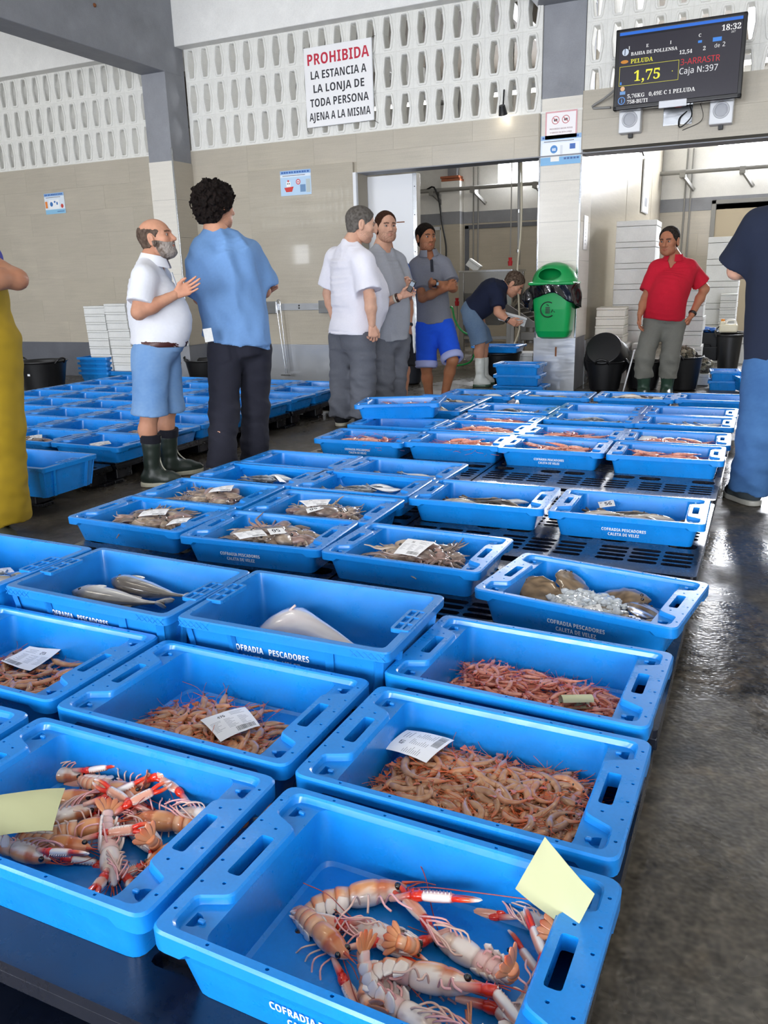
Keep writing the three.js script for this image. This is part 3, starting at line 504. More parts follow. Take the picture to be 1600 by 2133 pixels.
function surfaceNets(f, lo, hi, h, colour) {
  const n = [0, 1, 2].map(i => Math.ceil((hi[i] - lo[i]) / h / 4) * 4 + 1), [nx, ny, nz] = n, val = new Float32Array(nx * ny * nz), B = 4, p = [0, 0, 0];
  const id = (i, j, k) => i + nx * (j + ny * k);
  for (let k = 0; k < nz - 1; k += B) for (let j = 0; j < ny - 1; j += B) for (let i = 0; i < nx - 1; i += B) {
    p[0] = lo[0] + (i + 2) * h; p[1] = lo[1] + (j + 2) * h; p[2] = lo[2] + (k + 2) * h;
    const d = f(p), far = Math.abs(d) > h * 9;
    for (let c = 0; c <= B; c++) for (let b = 0; b <= B; b++) for (let a = 0; a <= B; a++) {
      const o = id(i + a, j + b, k + c); if (far) { if (val[o] === 0) val[o] = d > 0 ? 1 : -1; continue; }
      if (val[o] !== 0 && Math.abs(val[o]) !== 1) continue;
      p[0] = lo[0] + (i + a) * h; p[1] = lo[1] + (j + b) * h; p[2] = lo[2] + (k + c) * h; val[o] = f(p) || 1e-7;
    }
  }
  const vid = new Int32Array(nx * ny * nz).fill(-1), pos = [], idx = [], E = [[0, 1], [2, 3], [4, 5], [6, 7], [0, 2], [1, 3], [4, 6], [5, 7], [0, 4], [1, 5], [2, 6], [3, 7]];
  const v = new Float32Array(8);
  for (let k = 0; k < nz - 1; k++) for (let j = 0; j < ny - 1; j++) for (let i = 0; i < nx - 1; i++) {
    let m = 0; for (let c = 0; c < 8; c++) { v[c] = val[id(i + (c & 1), j + ((c >> 1) & 1), k + (c >> 2))]; if (v[c] < 0) m |= 1 << c; }
    if (m === 0 || m === 255) continue;
    let x = 0, y = 0, z = 0, s = 0;
    for (const [a, b] of E) if ((v[a] < 0) !== (v[b] < 0)) { const t = v[a] / (v[a] - v[b]); x += mix(a & 1, b & 1, t); y += mix((a >> 1) & 1, (b >> 1) & 1, t); z += mix(a >> 2, b >> 2, t); s++; }
    vid[id(i, j, k)] = pos.length / 3; pos.push(lo[0] + (i + x / s) * h, lo[1] + (j + y / s) * h, lo[2] + (k + z / s) * h);
  }
  const quad = (a, b, c, d, flip) => { if (a < 0 || b < 0 || c < 0 || d < 0) return; flip ? idx.push(a, c, b, a, d, c) : idx.push(a, b, c, a, c, d); };
  for (let k = 1; k < nz - 1; k++) for (let j = 1; j < ny - 1; j++) for (let i = 1; i < nx - 1; i++) {
    const s = val[id(i, j, k)] < 0;
    if (s !== (val[id(i + 1, j, k)] < 0)) quad(vid[id(i, j - 1, k - 1)], vid[id(i, j, k - 1)], vid[id(i, j, k)], vid[id(i, j - 1, k)], !s);
    if (s !== (val[id(i, j + 1, k)] < 0)) quad(vid[id(i - 1, j, k - 1)], vid[id(i - 1, j, k)], vid[id(i, j, k)], vid[id(i, j, k - 1)], !s);
    if (s !== (val[id(i, j, k + 1)] < 0)) quad(vid[id(i - 1, j - 1, k)], vid[id(i, j - 1, k)], vid[id(i, j, k)], vid[id(i - 1, j, k)], !s);
  }
  const g = new THREE.BufferGeometry(); g.setAttribute('position', new THREE.Float32BufferAttribute(pos, 3)); g.setIndex(idx); g.computeVertexNormals();
  if (colour) { const q = new Float32Array(pos.length); for (let i = 0; i < pos.length; i += 3) { const c = colour([pos[i], pos[i + 1], pos[i + 2]]); q[i] = c[0]; q[i + 1] = c[1]; q[i + 2] = c[2]; } g.setAttribute('color', new THREE.BufferAttribute(q, 3)); }
  return g;
}
function boundsOf(pts, pad) { const lo = [1e9, 1e9, 1e9], hi = [-1e9, -1e9, -1e9]; for (const p of pts) for (let i = 0; i < 3; i++) { lo[i] = Math.min(lo[i], p[i] - pad); hi[i] = Math.max(hi[i], p[i] + pad); } return [lo, hi]; }
const add3 = (a, b, k = 1) => [a[0] + b[0] * k, a[1] + b[1] * k, a[2] + b[2] * k], sub3 = (a, b) => [a[0] - b[0], a[1] - b[1], a[2] - b[2]], dot3 = (a, b) => a[0] * b[0] + a[1] * b[1] + a[2] * b[2];
const norm3 = a => { const l = Math.hypot(...a) || 1; return [a[0] / l, a[1] / l, a[2] / l]; }, cross3 = (a, b) => [a[1] * b[2] - a[2] * b[1], a[2] * b[0] - a[0] * b[2], a[0] * b[1] - a[1] * b[0]], lerp3 = (a, b, t) => [mix(a[0], b[0], t), mix(a[1], b[1], t), mix(a[2], b[2], t)];
// elliptic trunk along stations {c, a (to the side), b (to the front)}
function trunk(p, S, lat) {
  if (!S.seg) { S.seg = []; for (let i = 0; i < S.length - 1; i++) { const d = sub3(S[i + 1].c, S[i].c), L = dot3(d, d), dn = norm3(d); S.seg.push({ c: S[i].c, d, L, len: Math.sqrt(L), dn, fr: cross3(lat, dn), a0: S[i].a, a1: S[i + 1].a, b0: S[i].b, b1: S[i + 1].b, first: i === 0, last: i === S.length - 2 }); } }
  let best = 1e9;
  for (const g of S.seg) {
    const qx = p[0] - g.c[0], qy = p[1] - g.c[1], qz = p[2] - g.c[2], raw = (qx * g.d[0] + qy * g.d[1] + qz * g.d[2]) / g.L;
    const al = raw * g.len; if (al < -0.24 && !g.first || al > g.len + 0.24 && !g.last) continue;
    const t = clamp(raw, 0, 1), x0 = qx - g.d[0] * t, y0 = qy - g.d[1] * t, z0 = qz - g.d[2] * t, a = mix(g.a0, g.a1, t), b = mix(g.b0, g.b1, t);
    const y = x0 * g.dn[0] + y0 * g.dn[1] + z0 * g.dn[2], x = x0 * lat[0] + y0 * lat[1] + z0 * lat[2], z = x0 * g.fr[0] + y0 * g.fr[1] + z0 * g.fr[2];
    const k = Math.hypot(x / a, z / b); let e = k < 1e-6 ? -Math.min(a, b) : (k - 1) * Math.hypot(x, z) / k;
    e *= 0.85; if (t <= 0 || t >= 1) { const yy = (t <= 0 ? g.first : g.last) ? Math.abs(y) : Math.max(0, Math.abs(y) - 0.014); e = Math.hypot(Math.max(e, 0), yy) + Math.min(e, 0); }
    if (e < best) best = e;
  }
  return best;
}
// five-fingered hand: wrist, direction, palm normal (the side the fingers close to), direction of the thumb
function handParts(w, dir, palm, thumb, o = {}) {
  const s = o.s || 1, c = o.curl ?? 0.35, sp = o.spread ?? 0.06, d = norm3(dir), th = norm3(sub3(thumb, d.map(v => v * dot3(thumb, d)))), pn = norm3(sub3(sub3(palm, d.map(v => v * dot3(palm, d))), th.map(v => v * dot3(palm, th))));
  const parts = [], L = [[0.042, 0.025, 0.02], [0.047, 0.03, 0.021], [0.043, 0.027, 0.02], [0.033, 0.02, 0.018]], R = [0.0088, 0.0092, 0.0086, 0.0076];
  for (let i = 0; i < 4; i++) {
    const off = (1.5 - i) * 0.0195 * s, base = add3(add3(w, d, 0.012 * s), th, off * 0.55), kn = add3(add3(add3(w, d, (0.088 - Math.abs(i - 1) * 0.005) * s), th, off), pn, -0.004 * s);
    parts.push([base, kn, 0.014 * s, 0.0125 * s, 1]);
    let q = kn, ang = 0; const ci = Array.isArray(c) ? c[i] : c * (0.85 + i * 0.12);
    for (let k = 0; k < 3; k++) { ang += ci * [0.8, 1.1, 0.7][k]; const fd = norm3(add3(add3(d.map(v => v * Math.cos(ang)), pn, Math.sin(ang)), th, (1.5 - i) * sp)); const e = add3(q, fd, L[i][k] * s); parts.push([q, e, R[i] * s * (1 - k * 0.08), R[i] * s * (0.92 - k * 0.1), 0]); q = e; }
  }
  const tb = add3(add3(w, d, 0.025 * s), th, 0.02 * s), ta = o.thumbA ?? 0.7, tk = add3(add3(add3(tb, d, 0.035 * s * Math.cos(ta)), th, 0.04 * s * Math.sin(ta)), pn, 0.008 * s);
  const t2 = add3(add3(add3(tk, d, 0.032 * s * Math.cos(ta * 0.6)), th, 0.03 * s * Math.sin(ta * 0.5)), pn, (o.thumbIn ?? 0.006) * s), t3 = add3(add3(t2, d, 0.024 * s), pn, (o.thumbIn ?? 0.006) * s);
  parts.push([tb, tk, 0.0155 * s, 0.0125 * s, 1], [tk, t2, 0.011 * s, 0.0098 * s, 0], [t2, t3, 0.0098 * s, 0.008 * s, 0]);
  return parts;
}
const handField = parts => p => { let palm = 1e9, f = 1e9; for (const q of parts) { const d = cone(p, q[0], q[1], q[2], q[3]); if (q[4]) palm = smin(palm, d, 0.018); else f = smin(f, d, 0.003); } return smin(palm, f, 0.008); };
// head in its own axes: x to its left, y up, z to the front
function headField(o = {}) {
  const jw = o.jaw ?? 1, ns = o.nose ?? 1, fat = o.fat ?? 0;
  return (x, y, z) => {
    const ax = Math.abs(x);
    let d = ell(x, y, z, 0, 0.036, -0.012, 0.077, 0.084, 0.097);
    d = smin(d, ell(x, y, z, 0, -0.02, 0.03, 0.063 + fat * 0.4, 0.085, 0.062), 0.03);
    d = smin(d, ell(ax, y, z, 0.028, -0.07, 0.022, 0.036 * jw + fat, 0.036, 0.05), 0.03);
    d = smin(d, ell(x, y, z, 0, -0.092, 0.06, 0.026 * jw, 0.021, 0.025), 0.022);
    d = smin(d, ell(ax, y, z, 0.042, -0.014, 0.058, 0.022, 0.02, 0.024), 0.018);
    d = smax(d, -ell(ax, y, z, 0.031, 0.008, 0.105, 0.019, 0.013, 0.024), 0.012);
    d = smin(d, cone([ax, y, z], [0.012, 0.026, 0.087], [0.045, 0.024, 0.068], 0.0085, 0.008), 0.012);
    d = smin(d, cone([ax, y, z], [0.02, 0.0145, 0.082], [0.04, 0.0135, 0.074], 0.0042, 0.004), 0.004);   // upper lid
    d = smin(d, cone([x, y, z], [0, 0.018, 0.085], [0, -0.024, 0.108 * (0.9 + 0.1 * ns)], 0.0075, 0.0125 * ns), 0.012);
    d = smin(d, ell(ax, y, z, 0.0125 * ns, -0.03, 0.093, 0.0085, 0.0075, 0.01), 0.006);
    d = smax(d, -cone([ax, y, z], [0.007, -0.037, 0.1], [0.007, -0.03, 0.096], 0.0035, 0.002), 0.003);
    d = smin(d, cone([ax, y, z], [0, -0.0525, 0.0905], [0.02, -0.0555, 0.081], 0.0062, 0.0035), 0.005);
    d = smin(d, cone([ax, y, z], [0, -0.0635, 0.0885], [0.018, -0.0605, 0.08], 0.0068, 0.004), 0.005);
    d = smax(d, -cone([ax, y, z], [0, -0.0578, 0.098], [0.02, -0.0583, 0.087], 0.0022, 0.0018), 0.003);
    // ear: shell with a hollow
    let e = ell(ax, y, z, 0.079, 0.0, -0.008, 0.009, 0.032, 0.019); e = smin(e, ell(ax, y, z, 0.08, -0.026, -0.002, 0.007, 0.012, 0.011), 0.01); e = smax(e, -ell(ax, y, z, 0.09, 0.004, -0.004, 0.008, 0.02, 0.011), 0.005);
    return smin(d, e, 0.008);
  };
}
function hairline(y, rec) {                       // the hair is kept behind this depth at height y
  if (y > 0.088) return 0.082 - rec * 1.4; if (y > 0.03) return mix(0.056 - rec * 0.2, 0.082 - rec * 1.4, (y - 0.03) / 0.058);
  if (y > -0.012) return mix(0.02, 0.056 - rec * 0.2, (y + 0.012) / 0.042); if (y > -0.035) return mix(-0.026, 0.02, (y + 0.035) / 0.023);
  return mix(-0.062, -0.026, clamp((y + 0.085) / 0.05, 0, 1));
}
const skinMat = std(0xffffff, 0.5, { vertexColors: true, specularIntensity: 0.45, sheen: 0.15, sheenRoughness: 0.5, sheenColor: new THREE.Color(0xffc9a8) });
const hairMat = c => std(0xffffff, 0.8, { vertexColors: true, specularIntensity: 0.25 });
const clothMat = std(0xffffff, 0.92, { vertexColors: true, sheen: 0.25, sheenRoughness: 0.7 });
const rubberMat = std(0xffffff, 0.42, { vertexColors: true, clearcoat: 0.3, clearcoatRoughness: 0.35 });
const hairM = hairMat(), eyeMat = std(0xffffff, 0.12, { vertexColors: true });
const wrinkle = {
  shirt: (p, A) => A * (0.9 * (0.5 - Math.abs(noise(p[0] * 6 + p[1] * 2.4, p[1] * 3.2, p[2] * 6))) * 1.6 + 0.45 * noise(p[0] * 13, p[1] * 9 + p[0] * 5, p[2] * 13)),
  trousers: (p, A) => A * (1.1 * (0.5 - Math.abs(noise(p[0] * 5, p[1] * 10 + p[0] * 4, p[2] * 5))) * 1.5 + 0.6 * noise(p[0] * 9, p[1] * 21 - p[2] * 6, p[2] * 9)),
};
function fabric(c, amt = 0.07, f = 90) { const C = lin(c); return p => { const k = 1 + amt * noise(p[0] * f, p[1] * f, p[2] * f) + amt * 0.6 * noise(p[0] * 9, p[1] * 9, p[2] * 9); return [C[0] * k, C[1] * k, C[2] * k]; }; }
function denim(c, worn) { const C = lin(c), W = lin(worn); return p => { const k = clamp(0.42 + 0.4 * noise(p[0] * 4, p[1] * 2.5, p[2] * 4) + 0.12 * noise(p[0] * 16, p[1] * 9, p[2] * 16) + 0.12 * noise(p[0] * 60, p[1] * 90, p[2] * 60), 0, 1); return mix3(C, W, k); }; }

// facing: 0 towards the viewer, 90 towards the picture's right, 180 away
function facing(base, deg) { const r = Math.hypot(base[0], base[2]), to = [-base[0] / r, 0, -base[2] / r], right = [-base[2] / r, 0, base[0] / r], a = deg * Math.PI / 180; return [to[0] * Math.cos(a) + right[0] * Math.sin(a), 0, to[2] * Math.cos(a) + right[2] * Math.sin(a)]; }

function person(label, J, o) {
  const s = o.s ?? 1, base = [J.pelvis[0], 0, J.pelvis[2]], root = thing('person', label, 'person', base), L3 = p => sub3(p, base);
  const K = {}; for (const k of Object.keys(J)) K[k] = L3(J[k]);
  const front = norm3(o.front || facing(base, o.face)), up = norm3(sub3(K.neck, K.pelvis)), lat0 = norm3(cross3([0, 1, 0], front)), lat = o.lat ? norm3(o.lat) : norm3(sub3(lat0, up.map(v => v * dot3(lat0, up))));
  const fr = cross3(lat, up), belly = (o.belly ?? 0.0) * s, torsoLen = Math.hypot(...sub3(K.neck, K.pelvis)), w = o.width ?? 1;
  const st = (t, side, f, a, b) => { const c = t < 0.62 ? lerp3(K.pelvis, K.chest, t / 0.62) : lerp3(K.chest, K.neck, (t - 0.62) / 0.38); return { c: add3(add3(c, fr, f * s), lat, side), a: a * s * w, b: b * s }; };
  const S = [st(-0.17, 0, 0, 0.13, 0.1), st(-0.02, 0, -0.01, 0.165, 0.118), st(0.16, 0, belly * 0.35, 0.158, 0.112 + belly * 0.55), st(0.34, 0, belly * 0.6, 0.15, 0.108 + belly * 0.8), st(0.56, 0, belly * 0.3, 0.16, 0.115 + belly * 0.45), st(0.74, 0, 0, 0.17, 0.112), st(0.88, 0, -0.008, 0.15, 0.085), st(0.99, 0, -0.01, 0.075, 0.062)];
  { const src = S.slice(), cr = (a, b, c, d, t) => 0.5 * (2 * b + (c - a) * t + (2 * a - 5 * b + 4 * c - d) * t * t + (3 * b - a - 3 * c + d) * t * t * t); S.length = 0;
    for (let i = 0; i < src.length - 1; i++) for (let k = 0; k < 3; k++) { const q = [src[Math.max(i - 1, 0)], src[i], src[i + 1], src[Math.min(i + 2, src.length - 1)]], t = k / 3, g = f => cr(f(q[0]), f(q[1]), f(q[2]), f(q[3]), t); S.push({ c: [g(e => e.c[0]), g(e => e.c[1]), g(e => e.c[2])], a: g(e => e.a), b: g(e => e.b) }); }
    S.push(src[src.length - 1]); }
  const A = (o.arm ?? 1) * s, G = (o.leg ?? 1) * s, headC = K.head, hf = norm3(o.headFront || facing(J.head, o.headFace ?? o.face)), hu0 = norm3(o.headUp || [0, 1, 0]), hl = norm3(cross3(hu0, hf)), hu = cross3(hf, hl), hs = (o.head ?? 1.12) * s;
  const nod = o.nod ?? 0, hfN = norm3(add3(hf.map(v => v * Math.cos(nod)), hu, -Math.sin(nod))), huN = cross3(hfN, hl);
  const limbs = [];
  for (const q of ['R', 'L']) {
    if (K['el' + q]) limbs.push([K['sh' + q], K['el' + q], 0.056 * A, 0.042 * A], [K['el' + q], lerp3(K['el' + q], K['wr' + q], 0.35), 0.042 * A, 0.043 * A], [lerp3(K['el' + q], K['wr' + q], 0.35), K['wr' + q], 0.043 * A, 0.029 * A]);
    if (K['kn' + q]) { const kn = K['kn' + q], an = K['an' + q], cf = add3(lerp3(kn, an, 0.3), fr, -0.018 * s); limbs.push([K['hip' + q], kn, 0.088 * G, 0.056 * G], [kn, cf, 0.054 * G, 0.056 * G], [cf, an, 0.056 * G, 0.038 * G]); if (K['toe' + q] && !o.shoes) limbs.push([an, K['toe' + q], 0.036 * G, 0.03 * G]); }
  }
  const neckTop = add3(add3(headC, huN, -0.04 * hs), hfN, -0.022 * hs), neckLow = add3(K.neck, fr, -0.01 * s);
  for (const q of ['R', 'L']) if (K['sh' + q]) limbs.push([add3(lerp3(neckLow, neckTop, 0.35), fr, -0.012 * s), lerp3(neckLow, K['sh' + q], 0.8), 0.05 * s, 0.05 * s]);
  const body = p => { let d = trunk(p, S, lat); for (const l of limbs) d = smin(d, cone(p, l[0], l[1], l[2], l[3]), 0.03 * s); return smin(d, cone(p, neckLow, neckTop, 0.062 * s, 0.055 * s), 0.05 * s); };
  const tone = lin(o.skin), red = mix3(tone, lin(0xb5452f), 0.3), C0 = [0, 0, 0];
  const skin = p => { const k = 1 + 0.1 * noise(p[0] * 22, p[1] * 22, p[2] * 22) + 0.07 * noise(p[0] * 70, p[1] * 70, p[2] * 70), c = mix3(tone, red, clamp(0.25 + 0.9 * noise(p[0] * 9, p[1] * 9, p[2] * 9 + 4), 0, 1) * 0.5); return [c[0] * k, c[1] * k, c[2] * k]; };
  const all = Object.keys(K).filter(k => k !== 'head').map(k => K[k]);
  const [lo, hi] = boundsOf(all, 0.17 * s), geos = [surfaceNets(body, lo, hi, o.cell || 0.013, skin)];
  // head
  const HF = headField(o.faceShape), toHead = p => { const q = sub3(p, headC); return [dot3(q, hl) / hs, dot3(q, huN) / hs, dot3(q, hfN) / hs]; }, fromHead = q => add3(add3(add3(headC, hl, q[0] * hs), huN, q[1] * hs), hfN, q[2] * hs);
  const brow = lin(o.brow ?? 0x2a1d16), lip = mix3(tone, lin(0x9a3d38), 0.5), stub = lin(o.stubble ?? 0x3a2d27), sk = o.stubbleAmt ?? 0.3;
  const headColour = q => {
    const [x, y, z] = q, ax = Math.abs(x); let c = skin(q.map(v => v * 1));
    if (z > 0.03) {
      c = mix3(c, red, 0.35 * Math.max(0, 1 - Math.hypot((ax - 0.042) / 0.026, (y + 0.018) / 0.024)) + 0.4 * Math.max(0, 1 - Math.hypot(x / 0.02, (y + 0.028) / 0.018)));
      if (Math.hypot((ax) / 0.024, (y + 0.058) / 0.0105) < 1 && z > 0.06) c = mix3(c, lip, 0.8);
      const by = 0.0285 - Math.abs(ax - 0.03) * 0.12; if (ax > 0.011 && ax < 0.05 && Math.abs(y - by) < 0.0055 && z > 0.045) c = mix3(c, brow, 0.85);
      if (Math.hypot((ax - 0.031) / 0.017, (y - 0.008) / 0.0125) < 1 && z > 0.05) c = mix3(c, mix3(red, brow, 0.35), 0.45);
    }
    if (z > -0.02 && y < -0.03 && (y < -0.068 || ax > 0.02 || y > -0.05) && !(ax < 0.018 && y > -0.035)) { const g = clamp(0.55 + 1.2 * noise(x * 190, y * 190, z * 190), 0, 1) * smooth(-0.028, -0.045, y) * (z > 0.0 ? 1 : 0.6); c = mix3(c, stub, sk * g); }
    if (y > 0.03 && o.hairStyle !== 'bald') { const g = smooth(0.006, -0.006, z - hairline(y, o.recede ?? 0)); c = mix3(c, lin(o.hair), 0.5 * g); }
    return c;
  };
  const hg = surfaceNets(p => HF(p[0], p[1], p[2]), [-0.1, -0.125, -0.13], [0.1, 0.135, 0.13], o.headCell || 0.0034, headColour), hp = hg.attributes.position;
  for (let i = 0; i < hp.count; i++) hp.setXYZ(i, ...fromHead([hp.getX(i), hp.getY(i), hp.getZ(i)])); hg.computeVertexNormals(); geos.push(hg);
  for (const q of ['R', 'L']) if (o['hand' + q]) { const h = o['hand' + q], parts = handParts(K['wr' + q], h.dir, h.palm, h.thumb, { s: s * 0.98, ...h }), pts = parts.flatMap(t => [t[0], t[1]]), [l, u] = boundsOf(pts, 0.025 * s); geos.push(surfaceNets(handField(parts), l, u, 0.0034, p => { const c = skin(p); return mix3(c, red, 0.25); })); }
  part('body', merge(geos), skinMat, root);
  // eyes
  for (const q of [-1, 1]) { const e = new THREE.SphereGeometry(0.0118 * hs, 14, 10), c = fromHead([q * 0.031, 0.008, 0.0745]); paintBy(e, (x, y, z) => { const g = add3(hfN, hl, (o.gaze ?? 0)); const k = dot3(norm3([x, y, z]), norm3(g)); return k > 0.95 ? [0.004, 0.004, 0.004] : k > 0.8 ? lin(o.iris ?? 0x2d1c10) : [0.36, 0.31, 0.28]; }); const m = part('eye', e, eyeMat, root); m.position.set(...c); }
  // hair
  const hairC = lin(o.hair), hair2 = lin(o.hair2 ?? o.hair), hf2 = o.hairStyle || 'short', th = o.hairThick ?? 0.009;
  if (hf2 !== 'none') {
    const nf = hf2 === 'curly' ? (x, y, z) => 0.016 * noise(x * 38, y * 38, z * 38) + 0.012 * noise(x * 75, y * 75, z * 75) + 0.008 * noise(x * 130, y * 130, z * 130) : (x, y, z) => 0.0022 * noise(x * 110, y * 70, z * 60) + 0.0012 * noise(x * 260, y * 150, z * 150);
    const F = p => {
      const [x, y, z] = p, ax = Math.abs(x); let d = smin(ell(x, y, z, 0, 0.036, -0.012, 0.077, 0.084, 0.097), ell(x, y, z, 0, -0.03, -0.02, 0.06, 0.06, 0.072), 0.03) - th * (hf2 === 'curly' ? 1 : mix(0.45, 1, smooth(-0.06, 0.08, y))) - nf(x, y, z);
      if (hf2 === 'curly') d = smin(d, ell(x, y, z, 0, 0.045, -0.03, 0.1, 0.1, 0.105) - nf(x, y, z), 0.02);
      let m = (z - hairline(y, o.recede ?? 0) + 0.006 * noise(x * 90, y * 90, z * 90)) * 0.8 - (hf2 === 'curly' ? 0.014 : 0); m = Math.max(m, -0.088 - y);
      if (hf2 === 'bald') m = Math.max(m, y - 0.062 + 0.012 * noise(x * 60, y * 60, z * 60) + 0.35 * (z + 0.02), -0.05 - y);
      d = smax(d, m, 0.006); return smax(d, -ell(ax, y, z, 0.083, -0.002, -0.004, 0.012, 0.033, 0.02), 0.004);
    };
    const g = surfaceNets(F, [-0.14, -0.12, -0.17], [0.14, 0.18, 0.13], hf2 === 'curly' ? 0.005 : 0.004, p => { const k = clamp(0.5 + 0.9 * noise(p[0] * 120, p[1] * 60, p[2] * 60) + (hf2 === 'curly' ? 0 : smooth(0.05, -0.03, p[1]) * (o.hairSides ?? 0)), 0, 1); return mix3(hairC, hair2, k); }), q = g.attributes.position;
    for (let i = 0; i < q.count; i++) q.setXYZ(i, ...fromHead([q.getX(i), q.getY(i), q.getZ(i)])); g.computeVertexNormals(); part('hair', g, hairM, root);
  }
  if (o.beard) {
    const F = p => { const [x, y, z] = p, ax = Math.abs(x); let d = HF(x, y, z) - 0.0042 - 0.003 * noise(x * 120, y * 90, z * 90) - 0.005 * smooth(-0.07, -0.1, y); d = Math.max(d, (y - mix(-0.012, -0.036, smooth(0.01, 0.085, z))), -z - 0.002 + 0.25 * Math.max(0, -0.03 - y), ax > 0.064 && y > 0 ? 1 : -1); d = smax(d, -ell(x, y, z, 0, -0.059, 0.098, 0.019, 0.0065, 0.03), 0.004); return smax(d, -ell(x, y, z, 0, -0.03, 0.108, 0.018, 0.014, 0.03), 0.004); };
    const g = surfaceNets(F, [-0.1, -0.14, -0.03], [0.1, 0.01, 0.13], 0.0034, p => { const k = clamp(smooth(0.02, 0.075, p[2]) * 0.75 + 0.7 * noise(p[0] * 150, p[1] * 60, p[2] * 90) + 0.2, 0, 1); return mix3(lin(o.beard[0]), lin(o.beard[1]), k); }), q = g.attributes.position;
    for (let i = 0; i < q.count; i++) q.setXYZ(i, ...fromHead([q.getX(i), q.getY(i), q.getZ(i)])); g.computeVertexNormals(); part('beard', g, hairM, root);
  }
  // shirt
  if (o.shirt) {
    const c = o.shirt, t = (c.loose ?? 0.02) * s, hem = c.hem ?? -0.02, sl = c.sleeve ?? 0.62;
    const SS = S.map((q, i) => ({ c: q.c, a: q.a + t * (i < 17 ? 1 : 0.6), b: q.b + t * (i < 17 ? 1.05 : 0.6) }));
    for (let i = 2; i < 12; i++) if (c.hang) { const k = c.hang * smooth(12.5, 8, i); SS[i].a = mix(SS[i].a, Math.max(SS[i].a, SS[15].a * 0.97), k); SS[i].b = mix(SS[i].b, Math.max(SS[i].b, SS[12].b * 1.02), k); }
    const arms = ['R', 'L'].filter(q => K['el' + q]).map(q => { const sh = K['sh' + q], end = lerp3(sh, K['el' + q], sl), ax = norm3(sub3(end, sh)); return { sh, end, ax, far: lerp3(sh, K['el' + q], sl + 0.25) }; });
    const hemC = add3(K.pelvis, up, hem * torsoLen), nc = add3(K.neck, fr, 0.008 * s), slope = c.slope || 0;
    const bodyF = p => trunk(p, SS, lat);
    const F = p => {
      let d = Math.max(bodyF(p), -(dot3(sub3(p, hemC), up) + slope * dot3(sub3(p, hemC), lat) + 0.012 * noise(p[0] * 6, 1, p[2] * 6)));
      for (const a of arms) d = smin(d, Math.max(cone(p, a.sh, a.far, (0.068 + (c.wide ?? 0)) * A + t * 0.3, (0.066 + (c.flare ?? 0.012)) * A + t * 0.4), dot3(sub3(p, a.end), a.ax)), 0.045 * s);
      for (const a of arms) d = smin(d, cone(p, add3(add3(K.neck, up, 0.012 * s), fr, -0.016 * s), lerp3(K.neck, a.sh, 0.85), 0.058 * s, 0.06 * s + t * 0.5), 0.04 * s);
      d -= wrinkle.shirt(p, (c.fold ?? 0.008) * s);
      const nd = cone(p, add3(nc, up, -0.004), add3(lerp3(nc, neckTop, 0.9), up, 0.09), (c.neckR ?? 0.066) * s, 0.09 * s); d = smax(d, -nd, 0.008);
      if (c.vneck) { const q = sub3(p, add3(nc, fr, 0.075 * s)); const x = Math.abs(dot3(q, lat)), y = dot3(q, up), z = dot3(q, fr); d = smax(d, -Math.max(x - 0.006 - Math.max(0, y + c.vneck) * 0.42, -(y + c.vneck), -z - 0.05), 0.004); }
      return d;
    };
    const pts = [...S.map(q => q.c), ...arms.flatMap(a => [a.sh, a.far])], [l, u] = boundsOf(pts, 0.24 * s), sg = part('shirt', surfaceNets(F, l, u, c.cell || 0.0095, c.colour), clothMat, root);
    if (c.collar) { // turned-down collar: a band round the neck, open at the front
      const rings = [], nC = add3(add3(nc, up, 0.03 * s), fr, 0.004 * s), r0 = 0.078 * s, N = 22; const g = new THREE.BufferGeometry(), pos = [], idx = [];
      for (let i = 0; i <= N; i++) { const a = mix(0.32, 6.283 - 0.32, i / N), drop = 0.02 + 0.028 * Math.pow(Math.abs(Math.cos(a / 2)), 3), dirv = add3(fr.map(v => v * Math.cos(a)), lat, Math.sin(a)); for (const [rr, yy] of [[0.95, 0.03 - 0.012 * Math.cos(a)], [1.02, 0.034 - 0.012 * Math.cos(a)], [1.36, 0.008 - drop], [1.3, 0.0 - drop]]) pos.push(...add3(add3(nC, dirv, r0 * rr), up, yy * s)); }
      for (let i = 0; i < N; i++) for (let k = 0; k < 3; k++) { const a = i * 4 + k, b = a + 4; idx.push(a, b, a + 1, b, b + 1, a + 1); }
      g.setAttribute('position', new THREE.Float32BufferAttribute(pos, 3)); g.setIndex(idx); g.computeVertexNormals(); paintBy(g, (x, y, z) => c.colour([x, y, z])); part('collar', g, clothMat, sg);
    }
    if (c.placket) { const q = add3(add3(nc, fr, (c.placketOut ?? 0.128) * s), up, -0.1 * s); const pl = part('placket', paint(rbox(-0.014, -0.06, -0.004, 0.014, 0.06, 0.004, 0.003), c.placket), clothMat, sg); pl.position.set(...q); pl.rotation.y = Math.atan2(fr[0], fr[2]); pl.rotation.x = -0.25; pl.rotation.order = 'YXZ'; }
    if (c.extra) c.extra(sg, { K, S, fr, up, lat, s });
  }
  // trousers or shorts
  if (o.pants) {
    const c = o.pants, t = (c.loose ?? 0.014) * s, end = c.end ?? 0.96, top = c.top ?? 0.05;
    const PS = S.slice(0, c.stations || 10).map(q => ({ c: q.c, a: q.a + t * 0.8, b: q.b + t * 0.9 }));
    const legs = ['R', 'L'].filter(q => K['kn' + q]).map(q => { const h = K['hip' + q], kn = K['kn' + q], an = K['an' + q], shortE = end < 0.5 ? lerp3(h, kn, end / 0.5) : lerp3(kn, an, (end - 0.5) / 0.5), ax = end < 0.5 ? norm3(sub3(kn, h)) : norm3(sub3(an, kn)); return { h, kn, an, e: add3(shortE, ax, (c['end' + q] || 0)), ax }; });
    const topC = add3(K.pelvis, up, top * torsoLen);
